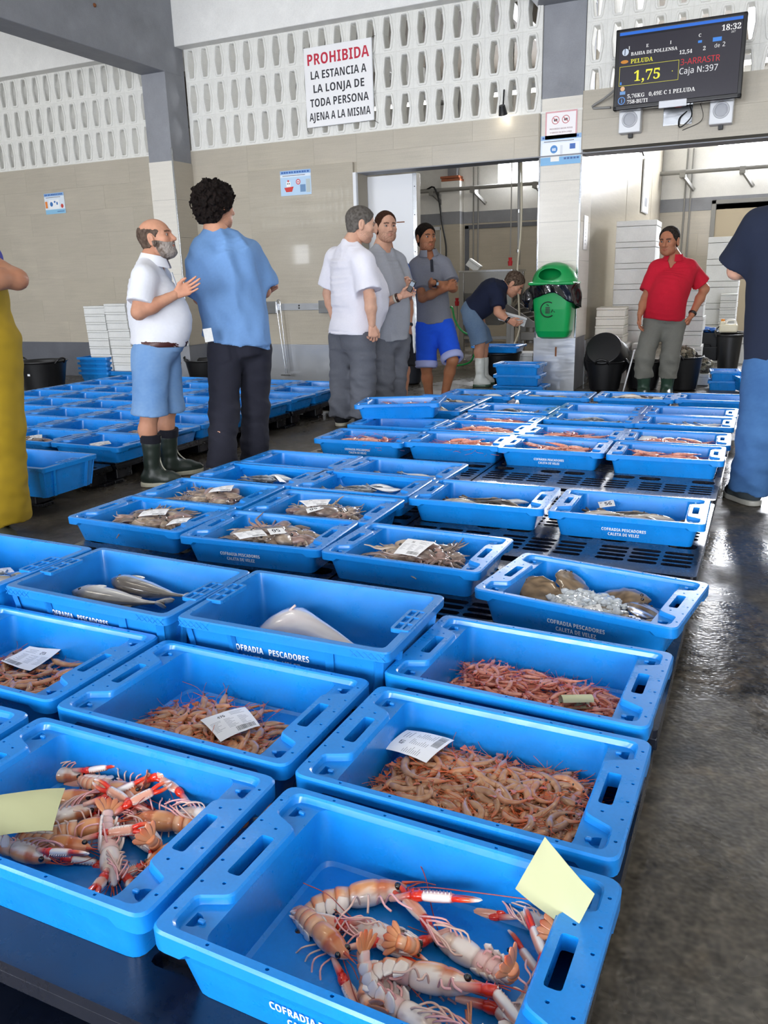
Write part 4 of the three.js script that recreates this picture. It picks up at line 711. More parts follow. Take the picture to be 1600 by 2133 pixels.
    const F = p => {
      let d = Math.max(trunk(p, PS, lat), dot3(sub3(p, topC), up));
      for (const q of legs) { let e = smin(cone(p, q.h, q.kn, (c.hipR ?? 0.1) * G + t, (c.kneeR ?? 0.074) * G + t), cone(p, q.kn, add3(q.an, q.ax, 0.08), (c.kneeR ?? 0.074) * G + t, (c.ankleR ?? 0.072) * G + t), 0.04); e = Math.max(e, dot3(sub3(p, q.e), q.ax)); d = smin(d, e, 0.035 * s); }
      d -= wrinkle.trousers(p, (c.fold ?? 0.008) * s * (0.55 + 0.8 * smooth(0.75, 0.1, p[1] + base[1]))); d = Math.max(d, dot3(sub3(p, topC), up));
      if (c.pockets) for (const k of c.pockets) { // patch pockets stand 5 mm proud
        const side = k[0] === 'R' ? -1 : 1, back = k[1] === 'back', o3 = back ? add3(add3(K.pelvis, lat, side * 0.085 * s), up, -0.055 * s) : add3(lerp3(K['hip' + k[0]], K['kn' + k[0]], 0.62), lat, side * 0.05 * s), q = sub3(p, o3), y = dot3(q, up), x = back ? dot3(q, lat) : dot3(q, fr), out = back ? -dot3(q, fr) : side * dot3(q, lat);
        const w = back ? 0.062 : 0.075, h = back ? 0.072 + 0.012 * (1 - Math.abs(x) / w) : 0.09; if (out > 0 && Math.abs(x) < w * s && y < 0.07 * s && y > -h * s) d -= 0.005; if (!back && out > 0 && Math.abs(x) < 0.08 * s && y < 0.085 * s && y > 0.035 * s) d -= 0.004;
      }
      return d;
    };
    const pts = [...PS.map(q => q.c), ...legs.flatMap(q => [q.h, q.kn, q.an])], [l, u] = boundsOf(pts, 0.2 * s), pg = part(c.name || 'trousers', surfaceNets(F, l, u, c.cell || 0.0095, c.colour), clothMat, root);
    if (c.cuff) for (const q of legs) { const cf = part('cuff', paint(new THREE.TorusGeometry(((c.kneeR ?? 0.074) * G + t) * 1.02, 0.02, 8, 30), c.cuff), clothMat, pg); cf.position.set(...add3(q.e, q.ax, -0.015)); cf.quaternion.setFromUnitVectors(new THREE.Vector3(0, 0, 1), V(q.ax)); cf.scale.z = 2; }
    if (c.belt) {
      const bc = add3(K.pelvis, up, (top - 0.005) * torsoLen), bt = 0.019 * s, rings = [];
      const g = surfaceNets(p => { const y = dot3(sub3(p, bc), up); return Math.max(trunk(p, PS, lat) - 0.007, Math.abs(y) - bt); }, ...boundsOf([bc], 0.26 * s), 0.0075, fabric(c.belt, 0.15, 40)); const b = part('belt', g, rubberMat, root);
      const near = PS[4], bk = part('buckle', new THREE.TorusGeometry(0.021, 0.005, 6, 4), M.steel, b); bk.position.set(...add3(add3(bc, fr, near.b + belly * 0.4 + 0.006), lat, 0)); bk.rotation.y = Math.atan2(fr[0], fr[2]); bk.rotation.order = 'YXZ'; bk.rotation.z = Math.PI / 4; bk.scale.y = 1;
    }
  }
  // footwear
  if (o.shoes) for (const q of ['R', 'L']) if (K['an' + q] && K['toe' + q]) {
    const c = o.shoes, an = K['an' + q], toe = K['toe' + q], d = norm3([toe[0] - an[0], 0, toe[2] - an[2]]), y0 = -base[1] + 0.0, ground = [an[0], y0, an[2]], top = c.top ?? 0.1, kn = K['kn' + q], shaft = add3(an, norm3(sub3(kn, an)), top), len = Math.hypot(toe[0] - an[0], toe[2] - an[2]);
    const heel = add3([an[0], y0 + 0.05, an[2]], d, -0.035 * s), ball = add3([an[0], y0 + 0.042, an[2]], d, len * 0.72), tip = add3([an[0], y0 + 0.036, an[2]], d, len), side = cross3([0, 1, 0], d);
    const solid = (p, g) => { let e = smin(cone(p, heel, ball, 0.043 * s + g, 0.05 * s + g), cone(p, ball, tip, 0.05 * s + g, 0.036 * s + g), 0.02); e = smin(e, cone(p, [an[0], y0 + 0.07, an[2]], add3([an[0], y0 + 0.05, an[2]], d, len * 0.5), 0.05 * s, 0.045 * s), 0.03); return e; };
    const F = p => { let e = smin(solid(p, 0), Math.max(cone(p, [an[0], y0 + 0.06, an[2]], shaft, 0.05 * s, (c.shaftR ?? 0.055) * s), dot3(sub3(p, shaft), norm3(sub3(kn, an)))), 0.04); e -= 0.004 * noise(p[0] * 9, p[1] * 26, p[2] * 9); return Math.max(e, y0 + 0.022 - p[1]); };
    const b = part(c.name || 'shoe', surfaceNets(F, ...boundsOf([heel, tip, shaft], 0.1), 0.0075, c.colour), c.rubber ? rubberMat : clothMat, root);
    part('sole', surfaceNets(p => Math.max(solid([p[0], y0 + 0.045, p[2]], 0.005), p[1] - y0 - 0.03, y0 + 0.001 - p[1]), ...boundsOf([heel, tip], 0.08), 0.006, fabric(c.sole ?? 0xc9c6b4, 0.05, 60)), rubberMat, b);
    if (c.lining) part('lining', paint(new THREE.CylinderGeometry((c.shaftR ?? 0.055) * s + 0.006, (c.shaftR ?? 0.055) * s + 0.005, 0.05, 20), c.lining).applyQuaternion(new THREE.Quaternion().setFromUnitVectors(new THREE.Vector3(0, 1, 0), V(norm3(sub3(kn, an))))).translate(...add3(shaft, norm3(sub3(kn, an)), -0.012)), clothMat, b);
    if (c.stripe) part('stripe', tube([add3(add3([an[0], y0 + 0.03, an[2]], d, len + 0.036), [0, 0.012, 0]), add3(add3([an[0], y0 + 0.1, an[2]], d, len * 0.55), side, 0.0), add3(add3(an, d, 0.06 * s), [0, 0.05, 0]), add3(shaft, d, (c.shaftR ?? 0.055) * s + 0.003)], 0.004, 20, 6), std(0xc9c6b4, 0.6), b);
  }
  for (const wq of o.watch || []) { const q = wq[0], a = K['el' + q], b = K['wr' + q], ax = norm3(sub3(b, a)), t = new THREE.TorusGeometry(0.034 * A, 0.006, 8, 22); t.scale(1, 1, 2.4); const m = part('watch', paint(t, wq[1]), rubberMat, root); m.position.set(...lerp3(a, b, wq[2] ?? 0.9)); m.quaternion.setFromUnitVectors(new THREE.Vector3(0, 0, 1), V(ax)); if (wq[3]) { const f = part('watch_face', paint(rbox(-0.014, -0.014, 0, 0.014, 0.014, 0.008, 0.003), 0x9fb4c4), eyeMat, m); const toCam = norm3(facing(J['wr' + q], 0)), inv = m.quaternion.clone().invert(), lc = V(toCam).applyQuaternion(inv); lc.z = 0; lc.normalize(); f.position.copy(lc.multiplyScalar(0.036 * A)); f.lookAt && f.quaternion.setFromUnitVectors(new THREE.Vector3(0, 0, 1), lc.normalize()); } }
  root.userData.K = undefined; delete root.userData.K;
  return { root, K, fr, up, lat, base, fromHead, S };
}

// ---------------------------------------------------------------- the ten men
const SKIN = 0xc99478, TAN = 0xb0775a, PALE = 0xd2a58c;
const people = {};
// bearded man, side on, looking to the picture's right with an open hand held out
people.beard = person('bearded balding man in a white polo, denim shorts and green boots, open palm held out', {
  head: [-3.307, 1.457, -4.013], neck: [-3.337, 1.312, -3.988], chest: [-3.363, 1.142, -3.966], pelvis: [-3.357, 0.824, -3.971],
  shR: [-3.272, 1.238, -3.82], elR: [-3.274, 1.051, -3.752], wrR: [-3.122, 1.143, -3.905], shL: [-3.426, 1.239, -4.148], elL: [-3.47, 1.036, -4.189], wrL: [-3.434, 0.845, -4.167],
  hipR: [-3.333, 0.783, -3.887], hipL: [-3.399, 0.774, -4.067], knR: [-3.351, 0.451, -3.844], anR: [-3.374, 0.123, -3.838], toeR: [-3.247, 0.037, -3.907], knL: [-3.409, 0.442, -4.084], anL: [-3.453, 0.115, -4.099], toeL: [-3.34, 0.044, -4.243],
}, { s: 0.93, head: 1.05, face: 78, headFace: 68, nod: -0.22, skin: SKIN, hair: 0x4a3c33, hair2: 0x6a5b50, hairStyle: 'bald', hairThick: 0.005, recede: 0.03, beard: [0x5b4c42, 0xa39a92], stubble: 0x6d5f55, stubbleAmt: 0.5, brow: 0x453429, belly: 0.09, width: 0.98,
  handR: { dir: [0.75, 0.42, -0.5], palm: [0.15, 0.85, 0.5], thumb: [0.1, 0.75, -0.25], curl: 0.16, thumb2: 1 }, handL: { dir: [0.2, -1, 0], palm: [0.3, 0, -0.9], thumb: [0.9, 0, 0.2], curl: 0.5 },
  shirt: { colour: fabric(0xe9ebf2, 0.03), hem: 0.06, sleeve: 0.72, fold: 0.006, loose: 0.02, hang: 0.3, collar: 1, placket: 0xe6e8ee, flare: 0.014 },
  pants: { name: 'denim_shorts', colour: denim(0x5c8cc6, 0x97b9de), end: 0.5, endR: 0.0, kneeR: 0.085, pockets: [['R', 'back'], ['L', 'back']], hipR: 0.1, top: 0.085, fold: 0.008, loose: 0.018, belt: 0x4c2018 },
  shoes: { name: 'rubber_boot', top: 0.19, shaftR: 0.062, colour: fabric(0x28332c, 0.15, 30), rubber: 1, sole: 0xc8c4ae, lining: 0x12131f, stripe: 1 } });
// tall curly-haired man seen from behind with folded arms
people.blue = person('tall curly-haired man in a blue T-shirt and black jeans, back turned, arms folded', {
  head: [-3.14, 1.644, -4.393], neck: [-3.149, 1.468, -4.387], chest: [-3.125, 1.287, -4.404], pelvis: [-3.082, 0.873, -4.434],
  shL: [-3.191, 1.368, -4.307], elL: [-3.313, 1.116, -4.39], wrL: [-3.014, 1.151, -4.72], shR: [-2.996, 1.371, -4.517], elR: [-2.984, 1.147, -4.62], wrR: [-3.33, 1.133, -4.688],
  hipL: [-3.128, 0.788, -4.352], knL: [-3.123, 0.399, -4.282], anL: [-3.129, 0.033, -4.215], toeL: [-3.303, -0.003, -4.398], hipR: [-3.021, 0.784, -4.524], knR: [-3.057, 0.393, -4.548], anR: [-3.097, 0.024, -4.545], toeR: [-3.22, 0.029, -4.764],
}, { s: 1.03, head: 1.03, face: 165, headFace: 122, skin: SKIN, hair: 0x0b0807, hair2: 0x1d1512, hairStyle: 'curly', hairThick: 0.03, stubbleAmt: 0.3, belly: 0.02, width: 1.03,
  handL: { dir: [0.7, 0.45, 0.25], palm: [-0.5, 0, 0.9], thumb: [-0.3, 0.9, 0], curl: 0.6 }, handR: { dir: [-0.8, 0, 0.1], palm: [0, 0, 1], thumb: [0, 1, 0], curl: 0.4 },
  shirt: { colour: fabric(0x6990c0, 0.06), hem: -0.045, slope: -0.34, sleeve: 0.84, fold: 0.021, loose: 0.032, hang: 0.8, flare: 0.022, wide: 0.0 },
  pants: { name: 'black_jeans', colour: fabric(0x1d1e2b, 0.12), end: 0.97, kneeR: 0.068, ankleR: 0.072, pockets: [['R', 'back'], ['L', 'back']], hipR: 0.095, fold: 0.011, top: 0.03 },
  shoes: { colour: fabric(0x14141a, 0.1), top: 0.06 } });
// stout man in a white T-shirt with his hand in his trouser pocket
people.white = person('stout grey-haired man in a white T-shirt and grey work trousers, hand at his pocket', {
  head: [-3.061, 1.628, -6.239], neck: [-3.133, 1.452, -6.204], chest: [-3.146, 1.272, -6.197], pelvis: [-3.144, 0.783, -6.198],
  shR: [-2.978, 1.334, -6.091], elR: [-2.902, 1.056, -6.039], wrR: [-2.902, 0.849, -6.061], shL: [-3.34, 1.374, -6.311], elL: [-3.436, 1.095, -6.327], wrL: [-3.388, 0.871, -6.331],
  hipR: [-3.048, 0.724, -6.146], knR: [-3.03, 0.422, -6.132], anR: [-3.048, 0.071, -6.123], toeR: [-3.034, 0.03, -6.253], hipL: [-3.257, 0.725, -6.219], knL: [-3.258, 0.409, -6.195], anL: [-3.26, 0.04, -6.149], toeL: [-3.312, -0.019, -6.336],
}, { s: 1.03, face: 122, headFace: 97, nod: 0.18, skin: PALE, hair: 0x6b6660, hair2: 0x4a4540, hairSides: -0.2, hairThick: 0.007, brow: 0x5a504a, belly: 0.13, width: 1.12, faceShape: { fat: 0.006, nose: 1.1 },
  handR: { dir: [0.05, -1, -0.05], palm: [-0.8, 0, -0.4], thumb: [0.6, -0.2, -0.6], curl: 0.75 }, handL: { dir: [0.3, -1, -0.1], palm: [0.8, 0, -0.4], thumb: [0.2, 0, -1], curl: 0.6 },
  shirt: { colour: fabric(0xe6e5ee, 0.03), hem: -0.0, sleeve: 0.78, fold: 0.012, loose: 0.025, hang: 0.6, flare: 0.024, wide: 0.008 },
  pants: { colour: fabric(0x5d6069, 0.08), end: 0.95, pockets: ['R', 'L', ['R', 'back'], ['L', 'back']], kneeR: 0.08, ankleR: 0.085, hipR: 0.1, fold: 0.015, top: 0.02, loose: 0.014 },
  shoes: { colour: fabric(0x15161c, 0.1), top: 0.1 } });
// man in a grey T-shirt behind him, looking at the viewer and holding a small device
people.grey = person('man in a grey T-shirt holding a small black handset, behind the white T-shirt', {
  head: [-3.107, 1.637, -6.826], neck: [-3.138, 1.45, -6.812], chest: [-3.132, 1.21, -6.815], pelvis: [-3.096, 0.729, -6.831],
  shR: [-3.226, 1.355, -6.704], elR: [-3.096, 0.973, -6.523], wrR: [-2.843, 1.061, -6.528], shL: [-3.065, 1.344, -6.976], elL: [-2.987, 1.047, -6.988], wrL: [-2.86, 1.136, -6.738],
  hipR: [-3.139, 0.663, -6.745], knR: [-3.122, 0.354, -6.709], anR: [-3.129, 0.008, -6.684], toeR: [-3.015, 0.001, -6.538], hipL: [-3.062, 0.658, -6.934], knL: [-3.088, 0.331, -6.922], anL: [-3.111, 0.019, -6.912], toeL: [-2.998, 0.014, -6.766],
}, { s: 1.0, face: 50, headFace: 22, skin: PALE, hair: 0x2c1a12, hair2: 0x452c20, hairThick: 0.006, recede: 0.012, stubble: 0x5b3a28, stubbleAmt: 0.55, brow: 0x3d2417, belly: 0.05, width: 1.05, faceShape: { jaw: 1.05 }, gaze: 0.1,
  handR: { dir: [0.85, 0.35, -0.1], palm: [-0.1, 0.6, 0.7], thumb: [-0.1, 0.8, 0.4], curl: 0.55 }, handL: { dir: [0.4, 0.35, 0.6], palm: [-0.4, 0.3, 0.8], thumb: [-0.6, 0.7, 0], curl: 0.35 },
  watch: [['R', 0x3a2015, 0.86], ['R', 0xcfc8b8, 0.8]],
  shirt: { colour: fabric(0xa7aab2, 0.06), hem: -0.07, sleeve: 0.75, fold: 0.011, loose: 0.025, hang: 0.7, flare: 0.02 },
  pants: { colour: fabric(0x6c6f78, 0.08), end: 0.95, pockets: ['R', 'L'], kneeR: 0.08, ankleR: 0.083, hipR: 0.1, fold: 0.015, loose: 0.014 },
  shoes: { colour: fabric(0x1a1b20, 0.1), top: 0.08 } });
// man mostly hidden behind those two
people.hidden = person('man in a bright blue T-shirt and black shorts, mostly hidden behind the grey T-shirt', {
  head: [-3.323, 1.65, -7.277], neck: [-3.323, 1.462, -7.277], chest: [-3.32, 1.211, -7.278], pelvis: [-3.302, 0.721, -7.287],
  shL: [-3.17, 1.285, -7.312], elL: [-3.136, 0.976, -7.37], wrL: [-3.112, 0.764, -7.316], shR: [-3.442, 1.323, -7.277], elR: [-3.492, 1.014, -7.308], wrR: [-3.434, 0.812, -7.281],
  hipL: [-3.202, 0.648, -7.298], knL: [-3.153, 0.349, -7.276], anL: [-3.175, 0.04, -7.288], toeL: [-3.07, 0.032, -7.138], hipR: [-3.354, 0.648, -7.296], knR: [-3.36, 0.352, -7.293], anR: [-3.367, 0.029, -7.312], toeR: [-3.263, 0.025, -7.14],
}, { s: 0.98, face: 25, headFace: 200, skin: SKIN, hair: 0x1a120d, width: 1.0, watch: [['L', 0x14151a, 0.92]],
  handL: { dir: [0.1, -1, 0.1], palm: [-1, 0, 0.2], thumb: [0, -0.2, 1], curl: 0.6 },
  shirt: { colour: fabric(0x1c63c8, 0.06), hem: -0.02, sleeve: 0.7, fold: 0.008, loose: 0.02, hang: 0.5 },
  pants: { name: 'shorts', colour: fabric(0x14151b, 0.1), end: 0.44, kneeR: 0.09, hipR: 0.108 },
  shoes: { colour: fabric(0xe2e2e0, 0.05), top: 0.0, shaftR: 0.044, sole: 0x26262a } });
// young man with folded arms
people.young = person('young man in a grey polo shirt and bright blue shorts, arms folded, legs bare', {
  head: [-3.115, 1.581, -7.779], neck: [-3.091, 1.415, -7.789], chest: [-3.08, 1.201, -7.794], pelvis: [-3.043, 0.792, -7.808],
  shR: [-3.206, 1.314, -7.742], elR: [-3.092, 1.018, -7.616], wrR: [-2.809, 1.108, -7.555], shL: [-2.946, 1.325, -7.845], elL: [-2.819, 1.105, -7.743], wrL: [-2.923, 1.165, -7.447],
  hipR: [-3.115, 0.718, -7.779], knR: [-3.101, 0.337, -7.72], anR: [-3.091, -0.038, -7.789], toeR: [-3.033, -0.052, -7.565], hipL: [-2.965, 0.723, -7.859], knL: [-2.818, 0.413, -7.722], anL: [-2.946, 0.013, -7.813], toeL: [-2.843, -0.012, -7.606],
}, { s: 0.98, face: 10, headFace: 30, skin: 0x9c6a4c, hair: 0x0d0a08, hair2: 0x1f1712, hairThick: 0.01, stubble: 0x1d130e, stubbleAmt: 0.45, brow: 0x120b08, width: 0.95, gaze: 0.15, faceShape: { jaw: 0.92 },
  handR: { dir: [0.55, 0.25, -0.8], palm: [-0.6, 0, -0.8], thumb: [0, 1, 0], curl: 0.6 }, handL: { dir: [-0.55, -0.25, -0.8], palm: [0.5, 0, -0.8], thumb: [0, 1, 0], curl: 0.6 },
  watch: [['L', 0x14161b, 0.88, 1]],
  shirt: { colour: fabric(0x74767f, 0.08), hem: -0.03, sleeve: 0.72, fold: 0.008, loose: 0.016, hang: 0.45, collar: 1, placket: 0x22242b, vneck: 0.05, flare: 0.012 },
  pants: { name: 'shorts', colour: fabric(0x0f4fd0, 0.08), end: 0.48, kneeR: 0.084, hipR: 0.1, fold: 0.008, cuff: 0x9ea6d2 } });
// man bending over a white box
people.bend = person('man in a navy T-shirt and denim shorts bending over a white box in the doorway', {
  head: [-2.597, 1.118, -9.086], neck: [-2.708, 1.074, -9.054], chest: [-2.824, 1.062, -9.018], pelvis: [-3.015, 0.842, -8.956],
  shR: [-2.718, 0.991, -8.873], elR: [-2.687, 0.831, -8.799], wrR: [-2.566, 0.738, -8.814], shL: [-2.797, 1.047, -9.204], elL: [-2.802, 0.838, -9.266], wrL: [-2.725, 0.739, -9.205],
  hipR: [-2.996, 0.778, -8.867], knR: [-2.915, 0.483, -8.884], anR: [-2.916, 0.128, -8.894], toeR: [-2.833, 0.084, -8.921], hipL: [-3.013, 0.78, -9.052], knL: [-2.936, 0.467, -9.087], anL: [-2.933, 0.117, -9.088], toeL: [-2.849, 0.083, -9.115],
}, { s: 0.98, face: 92, headFace: 80, nod: 0.75, skin: SKIN, hair: 0x3a2a20, hair2: 0x6c5d50, hairThick: 0.008, stubbleAmt: 0.3, width: 1.05, belly: 0.03,
  handR: { dir: [0.8, -0.3, 0], palm: [0.2, 0.6, -0.8], thumb: [0.3, 0.8, 0.3], curl: 0.6 }, handL: { dir: [0.8, -0.3, 0], palm: [0.2, 0.6, 0.8], thumb: [0.3, 0.8, -0.3], curl: 0.6 }, watch: [['R', 0x15161d, 0.9]],
  shirt: { colour: fabric(0x141d38, 0.1), hem: -0.02, sleeve: 0.7, fold: 0.008, loose: 0.02, hang: 0.3 },
  pants: { name: 'denim_shorts', colour: denim(0x4b6788, 0x8ba0b4), end: 0.49, kneeR: 0.082, hipR: 0.105, fold: 0.008 },
  shoes: { name: 'rubber_boot', top: 0.2, shaftR: 0.058, colour: fabric(0xdfe2da, 0.06, 30), rubber: 1, sole: 0x3f5a46 } });
// man in a red polo shirt
people.red = person('man in a red polo shirt, grey trousers and green rubber boots', {
  head: [-0.926, 1.482, -8.55], neck: [-0.881, 1.306, -8.615], chest: [-0.875, 1.119, -8.636], pelvis: [-0.933, 0.763, -8.569],
  shR: [-1.038, 1.231, -8.598], elR: [-1.11, 0.957, -8.548], wrR: [-1.138, 0.812, -8.423], shL: [-0.73, 1.24, -8.689], elL: [-0.591, 1.034, -8.8], wrL: [-0.683, 0.786, -8.633],
  hipR: [-1.012, 0.709, -8.54], knR: [-1.068, 0.402, -8.382], anR: [-1.061, 0.019, -8.434], toeR: [-1.061, -0.008, -8.181], hipL: [-0.83, 0.715, -8.6], knL: [-0.834, 0.398, -8.459], anL: [-0.854, 0.016, -8.507], toeL: [-0.838, -0.01, -8.258],
}, { s: 0.98, face: -12, headFace: -22, nod: 0.12, skin: TAN, hair: 0x1a1412, hair2: 0x3b332e, hairThick: 0.008, recede: 0.016, brow: 0x1d1512, stubbleAmt: 0.25, belly: 0.1, width: 1.06, gaze: -0.15, faceShape: { nose: 1.15 },
  handR: { dir: [-0.05, -1, 0.15], palm: [1, 0, 0.1], thumb: [0.1, -0.2, 1], curl: 0.45 }, handL: { dir: [-0.4, -0.9, 0.2], palm: [-0.9, 0.3, 0], thumb: [-0.2, 0, 1], curl: 0.8 }, watch: [['L', 0x17140f, 0.9]],
  shirt: { colour: fabric(0xc8102e, 0.06), hem: -0.02, sleeve: 0.74, fold: 0.009, loose: 0.02, hang: 0.35, collar: 1, vneck: 0.075, flare: 0.016 },
  pants: { colour: fabric(0x6f6f68, 0.08), end: 0.74, kneeR: 0.074, ankleR: 0.078, hipR: 0.098, fold: 0.011, loose: 0.01 },
  shoes: { name: 'rubber_boot', top: 0.27, shaftR: 0.078, colour: fabric(0x2f4a3c, 0.1, 30), rubber: 1, sole: 0x3a3a32 } });
// man cut by the right edge, seen from behind
people.navy = person('man in a navy T-shirt and blue jeans cut by the right picture edge', {
  head: [0.08, 1.613, -4.659], neck: [0.068, 1.466, -4.659], chest: [0.072, 1.287, -4.659], pelvis: [0.106, 0.769, -4.659],
  shL: [-0.081, 1.4, -4.619], elL: [-0.171, 1.194, -4.717], wrL: [0.004, 1.194, -4.95], shR: [0.218, 1.395, -4.715], elR: [0.3, 1.121, -4.791], wrR: [0.189, 1.133, -4.996],
  hipL: [0.029, 0.694, -4.6], knL: [0.019, 0.375, -4.58], anL: [-0.008, 0.068, -4.6], toeL: [-0.098, 0.004, -4.719], hipR: [0.187, 0.685, -4.716], knR: [0.239, 0.358, -4.744], anR: [0.277, 0.055, -4.772], toeR: [0.208, 0.035, -4.946],
}, { s: 0.98, face: -158, headFace: -150, skin: PALE, hair: 0x2a2019, width: 1.08, belly: 0.03,
  handL: { dir: [0.6, 0.3, -0.6], palm: [0.5, 0, 0.5], thumb: [0, 1, 0], curl: 0.5 },
  shirt: { colour: fabric(0x131d33, 0.1), hem: -0.04, sleeve: 0.86, fold: 0.01, loose: 0.03, hang: 0.75, flare: 0.03, wide: 0.008 },
  pants: { name: 'jeans', colour: denim(0x284f80, 0x4a76a6), pockets: [['R', 'back'], ['L', 'back']], end: 0.985, kneeR: 0.086, ankleR: 0.082, hipR: 0.112, fold: 0.011, loose: 0.018 },
  shoes: { colour: fabric(0x3a4348, 0.15), top: 0.02, shaftR: 0.04, sole: 0xa9a79e } });
// man in yellow oilskin overalls cut by the left edge
people.yellow = person('man in yellow oilskin bib overalls cut by the left picture edge, arms folded', {
  head: [-3.302, 1.71, -2.676], neck: [-3.344, 1.502, -2.623], chest: [-3.321, 1.372, -2.652], pelvis: [-3.32, 1.016, -2.654],
  shL: [-3.233, 1.338, -2.68], elL: [-3.07, 1.237, -2.748], wrL: [-3.097, 1.245, -2.452], shR: [-3.403, 1.415, -2.629], elR: [-3.362, 1.24, -2.517], wrR: [-3.111, 1.313, -2.546],
  hipL: [-3.255, 0.96, -2.685], knL: [-3.263, 0.577, -2.644], anL: [-3.321, 0.127, -2.636], toeL: [-3.184, 0.096, -2.584], hipR: [-3.4, 0.963, -2.632], knR: [-3.445, 0.58, -2.573], anR: [-3.507, 0.14, -2.522], toeR: [-3.345, 0.128, -2.457],
}, { s: 1.0, face: 25, headFace: 25, skin: 0xab7a5e, hair: 0x2a2019, width: 1.06, belly: 0.05,
  handL: { dir: [-0.9, 0.1, 0], palm: [0, 0, -1], thumb: [0, 1, 0], curl: 0.4 }, 
  shirt: { colour: fabric(0x4a4aa0, 0.08), hem: -0.02, sleeve: 0.28, fold: 0.006, loose: 0.014 },
  pants: { name: 'overalls', colour: fabric(0x9a7f10, 0.16, 20), end: 0.985, kneeR: 0.12, ankleR: 0.135, hipR: 0.13, fold: 0.008, loose: 0.024, top: 0.36, stations: 14 },
  shoes: { name: 'rubber_boot', colour: fabric(0x3a3a2a, 0.1), top: 0.05 } });

// ---------------------------------------------------------------- what lies in the trays
const wet = (rough = 0.28, o = {}) => std(0xffffff, rough, { vertexColors: true, clearcoat: 1, clearcoatRoughness: 0.06, specularIntensity: 0.7, ...o });
const wetMat = wet(), wetFish = wet(0.22, { metalness: 0.12 }), wetFin = wet(0.4), eyeDark = std(0x120a08, 0.08, { clearcoat: 1 });
scene.updateMatrixWorld(true);
function inTray(t, x, y, z) { t.updateMatrixWorld(true); return t.localToWorld(new THREE.Vector3(x, y, z)); }
function frame(dir, upHint) { const d = V(dir).normalize(), u = new THREE.Vector3().crossVectors(d, V(upHint)).normalize(), v = new THREE.Vector3().crossVectors(u, d).normalize(); return { d, u, v }; }
function spineSweep(pts, rad, n, colour, upHint = [0, 1, 0], caps = true) { // pts: centre line, rad(t) -> [side, up]
  const rings = pts.map((p, i) => { const a = pts[Math.max(i - 1, 0)], b = pts[Math.min(i + 1, pts.length - 1)], f = frame(sub3(b, a), upHint), r = rad(i / (pts.length - 1), i); return { c: p, u: f.u, v: f.v, a: Math.max(r[0], 2e-4), b: Math.max(r[1], 2e-4) }; });
  return sweep(rings, n, caps, colour);
}
const blade = (a, b, w, th, c1, c2, n = 5) => { // flat leaf from a to b
  const pts = [0, 0.25, 0.55, 0.85, 1].map(t => lerp3(a, b, t)), ws = [0.45, 0.8, 1, 0.85, 0.25], C1 = lin(c1), C2 = lin(c2); return spineSweep(pts, (t, i) => [w * ws[i], th], 6, t => mix3(C1, C2, t));
};
const thin = (pts, r, c, seg = 8, rad = 4) => paint(tube(pts, r, seg, rad), c);

